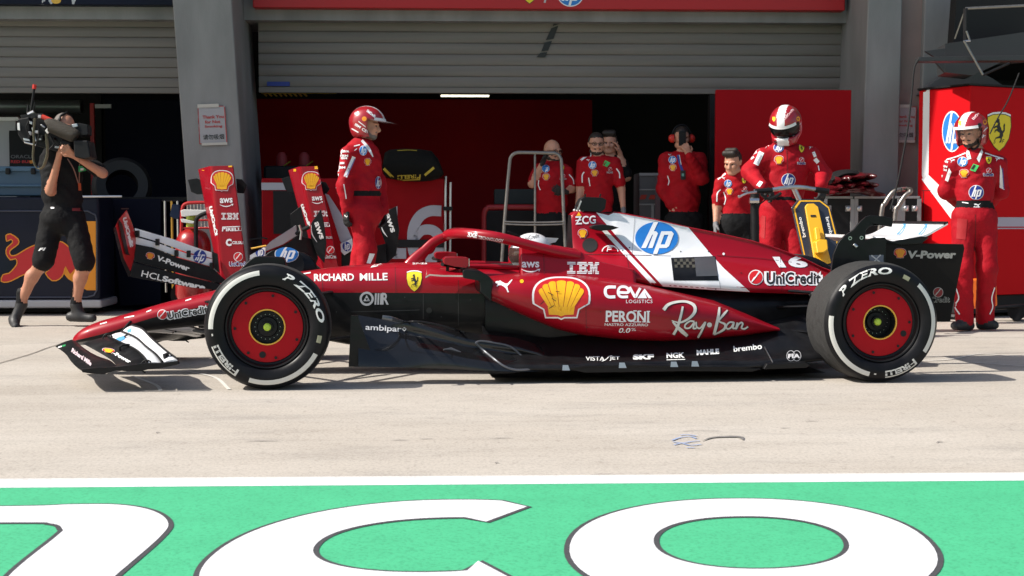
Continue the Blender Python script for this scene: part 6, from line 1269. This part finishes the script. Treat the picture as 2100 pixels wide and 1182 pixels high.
D = Decal(F3_); shell(D, (308, 525), 9, 7.5, rot=12, body=ORNG); D.text('V-Power', (320, 534), (387, 557), 11, LETW, 0, bold=.045); D.build('lettering', F3_, gap=.002)
D = Decal(F4_); D.text('HCL', (289, 567), (331, 577), 13, LETW, 0, bold=.01); D.text('Software', (332, 577), (420, 596), 12, LETW, 0, bold=.05); D.build('lettering', F4_, gap=.002)
D = Decal([F2_, F1_]); hp(D, (410, 527), 13.5, 14, rot=10, ring=None, blue=NAVYL); D.build('emblem', F2_, gap=.004)
D = Decal(hpp); hp(D, (533, 518), 9, 10, rot=-20, ring=None, blue=NAVYL); D.build('emblem', hpp, gap=.002)
D = Decal(ep1); D.text('UniCredit', (251, 447), (267, 508), 8.5, WHITE, 0, bold=.08, up=(.97, -.25)); D.build('lettering', ep1, gap=.002)
D = Decal(ep2); D.text('aws', (644, 457), (656, 492), 9, LETW, 0, bold=.03, up=(.95, -.3)); D.stroke([(638, 462), (640, 480), (650, 497)], [1, 2.4, 1], LETW, 0); D.build('lettering', ep2, gap=.002)
Z2 = 13.3; E_ = extr(Z2)
t = thing('front_wing_assembly', 'spare red nose cone with its front wing, behind the striding helmeted crew member', 'front wing', W(690, 620, Z2))
n2 = nose(t, [(613, 342), (653, 341), (703, 585), (668, 590)], ((590, 350), (646, 560)), Z2, .32)
mb = MB(); E_(mb, [(666, 397), (674, 400), (700, 440), (722, 490), (728, 520), (708, 512), (697, 494)], .15, .02, mat('pale flap', (.40, .40, .44), .4)); mb.build('flap', t, bev=.004)
mb = MB(); E_(mb, [(698, 500), (722, 489), (724, 512), (706, 524), (699, 516)], .12, .02, WHITE); f_ = mb.build('flap', t, bev=.004)
mb = MB(); E_(mb, [(700, 520), (724, 514), (790, 500), (795, 560), (700, 580)], .2, .04, BLACK); E_(mb, [(595, 440), (620, 420), (640, 450), (650, 520), (630, 540), (600, 500)], .2, .04, SATIN); mb.build('flap', t, bev=.01)
mb = MB(); E_(mb, [(812, 423.6), (818.5, 472), (812, 523), (794, 540), (790, 499), (776, 462), (792, 434)], .25, .02, BLACK); ep3 = mb.build('endplate', t, bev=.004)
mb = MB(); E_(mb, [(577, 367), (585, 388), (592, 396), (608, 394), (604, 372), (592, 362)], .36, .02, BLACK); E_(mb, [(658, 372), (668, 374), (676, 388), (668, 400), (660, 398)], .30, .02, BLACK); mb.build('mount_plate', t, bev=.003)
D = Decal(n2); shell(D, (638.5, 371), 20, 20.5, rot=3); aws(D, (640, 412), (661, 411), 8.5); ibm(D, (644, 445), (672, 444), 12); pirelli(D, (650, 466), (681, 465), 9); D.text('CELSIUS', (664, 490), (688, 490), 5, GREY, 0, bold=.03); slashed(D, (678, 513), 8, 0); D.text('UniCredit', (666, 531), (697, 530), 8, GREY, 0, bold=.04); D.text('UniCredit', (616, 420), (632, 465), 6, WHITE, 0, bold=.07, up=(.97, -.25)); D.poly([(645, 341), (652, 341), (652, 347), (645, 347)], YEL, 0); D.poly([(602, 347), (607, 347), (607, 352), (602, 352)], YEL, 0); D.build('lettering', n2, gap=.003)
D = Decal(f_); hp(D, (711, 506), 8.5, 10, rot=-18, ring=None, blue=NAVYL); D.build('emblem', f_, gap=.002)
D = Decal(ep3); D.text('aws', (789, 440), (802, 478), 9, LETW, 0, bold=.03, up=(.95, -.3)); D.stroke([(781, 462), (786, 475), (794, 486)], [1, 2.4, 1], LETW, 0); D.build('lettering', ep3, gap=.002)
# ---- gas trolley
t = thing('gas_trolley', 'red tube trolley behind the first spare nose cone', 'trolley', W(405, 630, 13.6)); mb = MB(); RT = mat('red tube', (.45, .012, .014), .4); Zt = 13.7
mb.tube([W(u, v, Zt) for u, v in catmull([(372, 560), (372, 470), (374, 428), (382, 418), (398, 416), (424, 416), (430, 420)], 4)], .016, RT, 8)
for v in (452, 468): mb.tube([W(372, v, Zt), W(440, v, Zt)], .010, RT, 8)
for u in range(384, 440, 7): mb.tube([W(u, 418, Zt+.1), W(u+1, 470, Zt+.1)], .004, CHROME, 6)
mb.build('frame', t)
for u in (380, 432): mb = MB(); mb.tube([W(u, 605, Zt-.05), W(u, 605, Zt+.08)], .14, RUBBER, 20); mb.build('wheel', t)
mb = MB(); c = W(396, 506, 13.45); mb.lathe([(.001, .17), (.07, .165), (.125, .13), (.16, .06), (.168, 0), (.168, -.45), (.14, -.52), (.001, -.53)], mat('red cylinder', (.33, .006, .008), .3, coat=.5), Matrix.Translation(Vector(c)), 28); o = mb.build('gas_cylinder', smooth=50); tag(o, 'fat red gas cylinder with a domed top standing in the tube trolley', 'cylinder')
t = thing('fuel_funnel', 'white twin-armed funnel with a lime bottle above the red cylinder', 'funnel', W(396, 470, 13.35)); mb = MB(); WP = mat('white plastic', (.72, .72, .70), .4)
plate(mb, [(370, 432), (376, 430), (424, 431), (420, 440), (372, 444)], 13.3, .12, WP); plate(mb, [(370, 449), (376, 449), (400, 455), (396, 459), (372, 456)], 13.3, .1, WP); mb.build('arm', t, bev=.012)
mb = MB(); mb.tube([W(394, 443, 13.42), W(394, 466, 13.42)], .055, mat('lime bottle', (.45, .55, .08), .4), 16); mb.build('bottle', t)
mb = MB(); mb.tube([W(u, v, 13.15) for u, v in catmull([(402, 510), (402, 460), (406, 446), (418, 439), (428, 436)], 5)], .02, SATIN, 10); mb.build('hose', t)
mb = MB(); mb.lathe([(.001, .0), (.03, 0), (.03, .5), (.001, .52)], mat('ochre cylinder', (.32, .12, .01), .4), Matrix.Translation(Vector(W(320, 500, 15.0)))); mb.build('tank', bev=0); o = bpy.data.objects['tank']; o.scale = (4, 4, 1); tag(o, 'dim ochre tank standing in the shade between bench and spare wing', 'tank')
t = thing('hose_rack', 'rack of dangling hoses and a dark blue cloth between the bench and the pillar', 'rack', W(350, 600, 14.3)); mb = MB()
for u, m in ((338, CHROME), (352, GOLD), (364, CHROME)): mb.tube([W(u, 412, 14.3), W(u+3, 600, 14.3)], .012, m, 8)
mb.tube([W(332, 412, 14.3), W(376, 412, 14.3)], .012, SATIN, 8); mb.build('pole', t); mb = MB(); plate(mb, [(352, 418), (368, 420), (370, 446), (360, 450), (347, 444)], 14.2, .06, mat('blue cloth', (.014, .03, .07), .9)); mb.build('cloth', t, bev=.015)
mb = MB(); plate(mb, [(228, 408), (330, 408), (330, 625), (246, 628)], 14.9, .3, NAVYD); o = mb.build('equipment_cabinet', bev=.01); tag(o, 'plain dark navy cabinet between the bull cabinet and the pillar', 'cabinet')
# ---- red cabinet with the car number
t = thing('tool_cabinet', 'red tool cabinet with a large white 16 behind the spare nose cones', 'cabinet', W(800, 640, 14.4)); mb = MB(); Yn = 14.35
RC = mat('red cabinet', (.27, .003, .007), .5, var=.06, spec=.12); fbox(mb, 536, 366, 912, 600, Yn, .5, RC); nb = mb.build('body', t, bev=.012)
mb = MB(); fbox(mb, 536, 375, 640, 390, Yn-.012, .01, mat('pale stripe', (.42, .42, .46), .5)); mb.build('stripe', t); mb = MB(); fbox(mb, 560, 392, 620, 480, Yn-.008, .006, DARK); mb.build('panel', t); mb = MB(); fbox(mb, 800, 492, 914, 508, Yn-.014, .01, DARK); mb.build('band', t)
D = Decal(nb); PN = mat('pale number', (.42, .42, .47), .5); D.poly([(815, 423), (797, 431), (797, 440), (804, 438), (802, 530), (815, 530)], PN, 0)
D.stroke([(905, 433), (882, 433), (862, 443), (849, 465), (846, 492), (850, 520), (868, 532)], [22, 22, 22, 22, 22, 22, 20], PN, 0); D.stroke([(852, 490), (866, 473), (888, 473), (903, 490), (904, 512), (892, 528), (872, 533)], [14, 20, 21, 22, 22, 20, 18], PN, 0); D.poly([(757, 509), (833, 509), (833, 531), (790, 531)], PN, 0); D.build('number', nb, gap=.004)
mb = MB()
for u in (914, 924): mb.tube([W(u, 362+(u-914)*1.2, 14.3), W(u-1, 540, 14.3)], .014, CHROME, 10)
fbox(mb, 908, 424, 928, 432, 14.25, .1, SATIN); mb.build('corner_post', t)
t = thing('kit_bag', 'black kit bag with yellow strips lying on the red numbered cabinet', 'bag', W(845, 372, 14.1)); mb = MB(); rows = []
prof = [(786, 344, 352), (790, 313, 362), (800, 307, 367), (830, 305, 372), (860, 306, 373), (885, 310, 371), (899, 326, 367), (906, 345, 362), (909, 352, 358)]
for u, v0, v1 in prof: c = W(u, (v0+v1)/2, 14.15); hh = abs(W(u, v0, 14.15)[2]-c[2]); rows.append([c+np.array([0, .22*math.sin(b)*1.0, hh*math.copysign(abs(math.cos(b))**.7, math.cos(b))]) for b in np.linspace(0, 2*math.pi, 21)[:-1]])
BG = mat('black nylon', (.006, .0065, .006), .8, spec=.12, bump=.5, bscale=14); mb.grid(catrows := [[r[j] for j in range(20)] for r in rows], BG, closed=True, capends=True); bg_ = mb.build('bag', t, smooth=60)
D = Decal(bg_); YS_ = mat('yellow strip', (.42, .33, .03), .6); D.stroke([(787, 346), (806, 365)], 5.5, YS_, 0, smooth=0); D.stroke([(871, 360), (890, 344)], 5, YS_, 0, smooth=0); pirelli(D, (863, 358), (815, 360), 12, YS_, 0, up=(0, 1)); D.stroke([(815, 309), (838, 308), (855, 309)], 1.4, YS_, 0); D.build('lettering', bg_, gap=.004)
mb = MB(); fbox(mb, 540, 340, 640, 375, 15.2, .3, SATIN)
o = mb.build('helmet_shelf', bev=.03); tag(o, 'low black shelf behind the second spare nose cone', 'shelf')
for i, u in enumerate((578, 624)):
    t = thing('fire_extinguisher', 'dark red extinguisher with a lime tag, %s on the low black shelf' % ('left one' if i == 0 else 'right one'), 'extinguisher', W(u, 340, 15.2), 0, 'extinguishers on the shelf'); mb = MB(); mb.lathe([(.001, .12), (.03, .115), (.055, .08), (.06, .0), (.06, -.1)], mat('dim red', (.22, .012, .014), .6), Matrix.Translation(Vector(W(u, 335, 15.25)))); mb.build('cylinder', t)
    mb = MB(); mb.tube([W(u+4, 341, 15.1), W(u+18, 331, 15.1)], .02, mat('lime tag', (.3, .36, .02), .6), 6, flat=(.3, 1)); mb.build('tag', t)
# ---- frames and cabinets in the doorway
t = thing('tyre_trolley', 'tall bare steel tube frame in front of the bald man', 'trolley', W(1097, 620, 14.0)); mb = MB(); Zf = 14.0
mb.tube([W(u, v, Zf) for u, v in catmull([(1022, 640), (1033, 480), (1040, 390), (1045, 336), (1048, 322), (1058, 314), (1075, 313), (1125, 314), (1140, 315), (1149, 324), (1152, 345), (1158, 480), (1166, 640)], 5)], .0175, STEEL, 12); mb.build('frame', t, smooth=60)
mb = MB(); mb.tube([W(1097, 316, Zf+.02), W(1098, 640, Zf+.02)], .012, STEEL, 10); mb.build('post', t)
mb = MB()
for v in (455, 460): mb.tube([W(u, v+1.5*math.cos((u-1097)/38), Zf-.03) for u in np.linspace(1035, 1157, 12)], .009, STEEL, 8)
mb.tube([W(1022, 636, Zf), W(1022, 636, Zf+.5)], .02, STEEL, 8); mb.tube([W(1166, 636, Zf), W(1166, 636, Zf+.5)], .02, STEEL, 8); mb.build('rail', t)
t = thing('tube_trolley', 'low trolley of bent dark red tube left of the steel frame', 'trolley', W(1050, 630, 14.9)); mb = MB()
mb.tube([W(u, v, 14.9) for u, v in catmull([(992, 620), (992, 470), (993, 438), (1000, 427), (1012, 425), (1100, 425)], 5)], .028, mat('dark red tube', (.26, .008, .012), .45), 10); mb.build('frame', t); mb = MB(); fbox(mb, 996, 432, 1110, 610, 15.2, .3, DARK); mb.build('box', t, bev=.01)
mb = MB(); fbox(mb, 1014, 388, 1100, 420, 15.6, .3, mat('greenish case', (.02, .026, .024), .6)); o = mb.build('monitor_case', bev=.012); tag(o, 'dark greenish monitor case behind the steel frame', 'case')
t = thing('tool_chest', 'grey drawer chest with a red striped band beside the filming man', 'tool chest', W(1330, 640, 15.2)); mb = MB(); DG = mat('dim grey enamel', (.10, .10, .105), .5); DL = mat('pale strip', (.30, .30, .30), .5)
fbox(mb, 1311, 355, 1352, 640, 15.3, .5, DG); cb = mb.build('body', t, bev=.008); mb = MB()
for v0, v1 in ((355, 360.5), (388, 390.5), (418, 421)): fbox(mb, 1311, v0, 1352, v1, 15.285, .02, DL)
fbox(mb, 1336, 420, 1340, 640, 15.285, .02, DL); fbox(mb, 1344, 362, 1353, 640, 15.27, .02, mat('mauve edge', (.14, .09, .10), .6)); mb.build('trim', t)
D = Decal(cb); 
for u in (1311, 1330): D.poly([(u, 409), (u+4, 400), (u+16, 400), (u+12, 409)], mat('orange red', (.4, .03, .015), .6), 0)
D.build('stripe', cb, gap=.02)
# ---- flight cases on the right
ALU = mat('aluminium edging', (.32, .32, .33), .45, metal=.6)
for i, (u0, u1, lab) in enumerate(((1690, 1749, 'black flight case with aluminium edges under the folded tyre blankets'), (1753, 1845, 'wide black flight case with aluminium edges right of the yellow jack'), (1849, 1886, 'narrow black flight case partly behind the red kiosk'))):
    t = thing('flight_case', lab, 'case', PY((u0+u1)/2, 640, 13.9), 0, 'flight cases along the garage front'); mb = MB(); fbox(mb, u0, 404, u1, 640, 13.9, .6, SATIN); mb.build('body', t, bev=.006)
    mb = MB()
    fbox(mb, u0-.5, 402.5, u1+.5, 407.5, 13.89, .62, ALU); fbox(mb, u0-.5, 408, u0+4.5, 640, 13.89, .03, ALU); fbox(mb, u1-4.5, 408, u1+.5, 640, 13.89, .03, ALU); mb.build('edging', t, bev=.003)
    for k, u in enumerate((u0+9, u1-9)):
        mb = MB(); fbox(mb, u-6, 422, u+6, 434, 13.885, .02, ALU); c = PY(u, 428, 13.875); mb.ball(c, (.025, .012, .025), CHROME, n=10); mb.build('latch', t, bev=.003)
t = thing('tyre_blankets', 'heap of folded dark red glossy tyre blankets on a flight case', 'tyre blanket', PY(1740, 402, 13.9)); VN = mat('dark red vinyl', (.075, .006, .009), .22, coat=.4, bump=.5, bscale=9)
for pp, r in (([(1690, 398), (1720, 394), (1760, 392), (1782, 396), (1790, 400)], .035), ([(1700, 386), (1730, 382), (1762, 378), (1776, 384)], .045), ([(1694, 372), (1720, 368), (1755, 362), (1772, 366)], .05), ([(1712, 392), (1750, 388), (1778, 392)], .04)):
    mb = MB(); P_ = catmull([W(u, v-1, 13.95+.02*i) for i, (u, v) in enumerate(pp)], 6); rr = [r*(1+.15*math.sin(i*1.3)) for i in range(len(P_))]; rr[0] *= .5; rr[-1] *= .5; mb.tube(P_, rr, VN, 14, flat=(.75, 5.5)); mb.build('blanket', t, smooth=70)
mb = MB(); P_ = catmull([W(u, v, 13.95) for u, v in [(1695, 372), (1715, 360), (1735, 356), (1752, 358)]], 6); mb.tube(P_, .05, BCLOTH, 14, flat=(.8, 4)); mb.build('blanket', t, smooth=70)
t = thing('hoop_stand', 'bent steel hoop handles in front of the flight cases', 'handle', W(1830, 600, 13.2)); mb = MB()
for pp in ([(1795, 560), (1808, 436), (1815, 418), (1828, 398), (1838, 391), (1847, 389)], [(1826, 560), (1836, 440), (1842, 424), (1856, 402), (1866, 395), (1868, 390)]): mb.tube([W(u, v, 13.2) for u, v in catmull(pp, 5)], .022, STEEL, 12)
mb.tube([W(1847, 389, 13.2), W(1858, 388, 13.3), W(1868, 390, 13.2)], .022, STEEL, 10); mb.build('hoop', t, smooth=60)
# ---- jack
Zq = 11.55; t = thing('jack', 'yellow and black rear lifting jack with a handlebar, held by the helmeted man', 'jack', W(1680, 640, Zq)); tilt = lambda a, b: -.25*(b-400)/160
PNL = mat('slate panel', (.022, .026, .038), .35, coat=.4); JY = mat('jack yellow', (.80, .42, .015), .4, coat=.3)
ol = [(1623.5, 426), (1637, 408.5), (1682, 408.5), (1702, 423), (1717, 478), (1735, 560), (1655, 562), (1644, 514)]; mb = MB(); plate(mb, ol, Zq, .035, PNL, tilt); pn = mb.build('panel', t, bev=.006)
cx_, cy_ = 1676, 485; ins = lambda k: [(cx_+(x-cx_)*k, cy_+(y-cy_)*(k*.5+.5)) for x, y in ol]
D = Decal(pn); D.poly(ins(.93), JY, 0, holes=[ins(.86)]); D.text('brembo', (1640.5, 487), (1652, 446) if False else (1649, 445), 6.5, LETW, 1, bold=.02, up=(-.97, -.1))
D.items.pop(); D.text('brembo', (1653, 486), (1643, 445), 7, LETW, 1, bold=.02, up=(-.98, .2)); D.text('brembo', (1693, 446), (1703, 488), 7, LETW, 1, bold=.02, up=(.98, -.2)); D.build('lettering', pn, gap=.002)
mb = MB(); plate(mb, [(1651, 424.6), (1656, 418), (1669, 417.5), (1678, 424.6), (1693, 492), (1705, 540), (1672, 545)], Zq-.035, .03, JY, tilt); mb.build('spine', t, bev=.008)
mb = MB(); plate(mb, [(1662.5, 441), (1673, 441), (1673, 445), (1662.5, 445)], Zq-.04, .006, DARK, tilt); mb.build('slot', t)
mb = MB(); plate(mb, [(1671, 468), (1676, 465), (1681, 468), (1684, 492), (1674, 494)], Zq-.12, .06, JY, tilt); plate(mb, [(1672, 496), (1680, 491), (1697, 492), (1699, 512), (1692, 518), (1676, 520)], Zq-.16, .12, JY, tilt); mb.build('hook', t, bev=.02)
mb = MB(); plate(mb, [(1650, 555), (1735, 555), (1742, 640), (1660, 642)], Zq-.20, .2, SATIN)
mb.build('base', t, bev=.02)
for u in (1662, 1738): mb = MB(); c = W(u, 672, Zq-.2); mb.tube([np.array([c[0]-.03, c[1], .07]), np.array([c[0]+.03, c[1], .07])], .07, RUBBER, 18); mb.build('wheel', t)
mb = MB(); mb.tube([W(1640, 412, Zq), W(1632, 395, Zq), W(1627, 384, Zq)], .022, CHROME, 10); mb.tube([W(u, v, Zq-.02) for u, v in catmull([(1546, 393), (1580, 390), (1605, 386), (1628, 384), (1650, 385), (1668, 388), (1700, 392)], 4)], .018, CHROME, 10)
mb.tube([W(u, v, Zq-.02) for u, v in [(1548, 393), (1584, 391)]], .024, SATIN, 10); mb.tube([W(u, v, Zq-.02) for u, v in [(1672, 389), (1700, 393)]], .024, SATIN, 10); mb.build('handlebar', t)
mb = MB(); mb.tube([W(u, v, Zq-.08) for u, v in catmull([(1552, 394), (1535, 396), (1524, 400), (1516, 404), (1515, 401)], 4)], .010, CHROME, 8); mb.tube([W(u, v, Zq-.08) for u, v in catmull([(1560, 398), (1575, 408), (1590, 404), (1602, 396)], 4)], .012, SATIN, 8); mb.tube([W(1557, 420, Zq-.06), W(1580, 402, Zq-.06)], .006, SATIN, 6); mb.build('brake_lever', t)
mb = MB(); mb.tube([W(1548, 392, 13.6), W(1549, 600, 13.6)], .045, SATIN, 12); mb.tube([W(1537, 412, 13.55), W(1556, 412, 13.55)], .03, CHROME, 8); o = mb.build('stand_post'); tag(o, 'dark stand post between the young man and the helmeted man', 'post')
# ---- red kiosk
t = thing('red_kiosk', 'tall red kiosk with white stripe, round logo and yellow shield at the right edge', 'kiosk', W(1990, 640, 13.6)); KR = mat('kiosk red', (.52, .004, .008), .55, spec=.1)
top = [W(1885, 190, 14.15), W(1990, 180, 13.6), W(2260, 182, 14.35), W(2260, 188, 15.4), W(1920, 190, 15.4)]; zt = 2.205; mb = MB()
xy = [(p[0], p[1]) for p in top]; mb.prism(xy, None, lambda a, b: (a, b, zt+.03), lambda a, b: (a, b, .22), KR); kb = mb.build('body', t, bev=.01)
mb = MB(); sc_ = [(p[0]*1.0+.0, p[1]+.05) for p in xy]; mb.prism(sc_, None, lambda a, b: (a, b, .215), lambda a, b: (a, b, .04), DARK); mb.build('plinth', t, bev=.01)
mb = MB(); ce = np.mean([np.array(p) for p in xy], 0); mb.prism([tuple(ce+(np.array(p)-ce)*1.02) for p in xy], None, lambda a, b: (a, b, zt+.05), lambda a, b: (a, b, zt+.033), SATIN); mb.build('lid', t)
D = Decal(kb); D.poly([(1894, 150), (1907, 150), (1904, 358), (1893, 368), (1890.5, 360)], WHITE, 0); D.poly([(1897, 361), (1903, 358), (1972, 425), (1966, 470), (1890, 368)], WHITE, 0)
hp(D, (1952.5, 270), 19, 39, sk=0); D.build('livery', kb, gap=.003)
D = Decal(kb); crest(D, (2049, 271), 25, 38, lay=0); D.build('emblem', kb, gap=.003)
D = Decal(kb); LS = mat('lilac stripe', (.42, .38, .46), .5); D.poly([(2020, 446), (2240, 446), (2240, 465), (2020, 465)], LS, 0); D.poly([(2020, 467.5), (2240, 467.5), (2240, 470), (2020, 470)], LS, 0); D.stroke([(1890, 391), (1940, 391)], 1., DARK, 0, smooth=0); D.stroke([(1894, 391), (1893, 560)], 1., DARK, 0, smooth=0); D.build('stripe', kb, gap=.003)
mb = MB(); mb.tube([W(1870, 642, 13.6), W(1960, 650, 13.3)], .03, SATIN, 8); mb.tube([W(2040, 632, 13.3), W(2120, 626, 13.3)], .02, SATIN, 8); mb.tube([W(2085, 640, 13.3), W(2085, 640, 13.6)], .08, RUBBER, 16); mb.build('foot_rail', t)
mb = MB(); OR = mat('orange pad', (.85, .16, .01), .45); plate(mb, [(1990, 572), (2044, 570), (2047, 628), (1993, 634)], 13.05, .12, OR); o = mb.build('crash_pad', bev=.02); tag(o, 'bright orange pad standing behind the legs of the crew member', 'pad')
# ---- black overhead gantry above the kiosk
t = thing('overhead_gantry', 'black angular overhead gantry with beam and braces above the red kiosk', 'gantry', W(2000, 120, 13.2)); mb = MB(); GB = mat('gantry black', (.022, .023, .025), .5)
plate(mb, [(1884, 117), (2140, 113), (2140, 124), (1884, 126)], 13.1, .12, GB); mb.build('beam', t, bev=.005)
mb = MB(); plate(mb, [(1938, 90), (1978, 84), (2130, 62), (2130, 120), (2060, 125), (1995, 155), (1938, 149)], 13.5, .25, GB); mb.build('shroud', t, bev=.01)
mb = MB(); plate(mb, [(1897, 105), (1938, 99), (1938, 116), (1916, 117)], 13.4, .04, GB); plate(mb, [(1918, 127), (1938, 128), (1938, 149), (1926, 136)], 13.4, .04, GB); mb.build('wing_plate', t, bev=.003)
mb = MB(); plate(mb, [(1964, -30), (2140, -30), (2140, 62), (1955, 92)], 13.9, .2, DARK); mb.build('screen', t)
mb = MB(); mb.tube([W(1980, 18, 13.3), W(2140, 10, 13.3)], .014, STEEL, 8); mb.tube([W(1980, 18, 13.3), W(1980, 84, 13.3)], .022, SATIN, 8); mb.tube([W(1978, 24, 13.3), W(1958, 80, 13.4)], .007, STEEL, 6); mb.tube([W(1977, 84, 13.05), W(2016, 154, 13.05)], .012, STEEL, 8); mb.tube([W(1982, 64, 13.2), W(1989, 84, 13.2)], .01, STEEL, 6); mb.tube([W(1976, 85, 13.2), W(1990, 84, 13.2)], .01, CHROME, 6); mb.tube([W(2016, 154, 13.05), W(2070, 130, 13.05)], .012, SATIN, 8); mb.build('brace', t)
mb = MB(); plate(mb, [(1888, 192), (1905, 172), (1930, 156), (1960, 145), (1985, 141), (2010, 146), (2036, 160), (2066, 180), (2200, 182), (2200, 192)], 14.4, .5, mat('grey canvas hood', (.10, .10, .105), .8, bump=.3, bscale=10)); mb.build('hood', t, bev=.02)
mb = MB(); mb.tube([W(u, v, 13.0) for u, v in catmull([(1884, 122), (1875, 140), (1870, 190), (1862, 260), (1848, 340), (1835, 400), (1826, 430)], 6)], .009, DARK, 8); mb.build('cable', t)
mb = MB(); mb.tube([W(u, v, 12.9) for u, v in catmull([(2090, 150), (2068, 205), (2045, 245), (2030, 275)], 5)], .006, DARK, 6); mb.build('cable', t)
# ---- what the spare wings and the gantry stand on
for nm, (u0, u1), Zs in (('front_wing_assembly', (455, 512), Z1), ('front_wing_assembly.001', (668, 703), Z2)):
    t = bpy.data.objects[nm]; mb = MB()
    for u in (u0, u1):
        for dz in (.02, .34): a = W(u, 588, Zs+dz); mb.tube([a, np.array([a[0]+(.12 if u == u1 else -.12), a[1]+(.1 if dz > .1 else -.1), .015])], .018, SATIN, 8)
    a, b = W(u0, 588, Zs+.18), W(u1, 588, Zs+.18); mb.tube([a, b], .02, SATIN, 8); mb.build('stand', t)
t = bpy.data.objects['overhead_gantry']; mb = MB(); a = W(2120, 150, 14.3); mb.tube([a, np.array([a[0], a[1], 3.2])], .07, SATIN, 12); mb.tube([np.array([a[0], a[1], 2.2]), a], .07, SATIN, 12); mb.build('post', t)
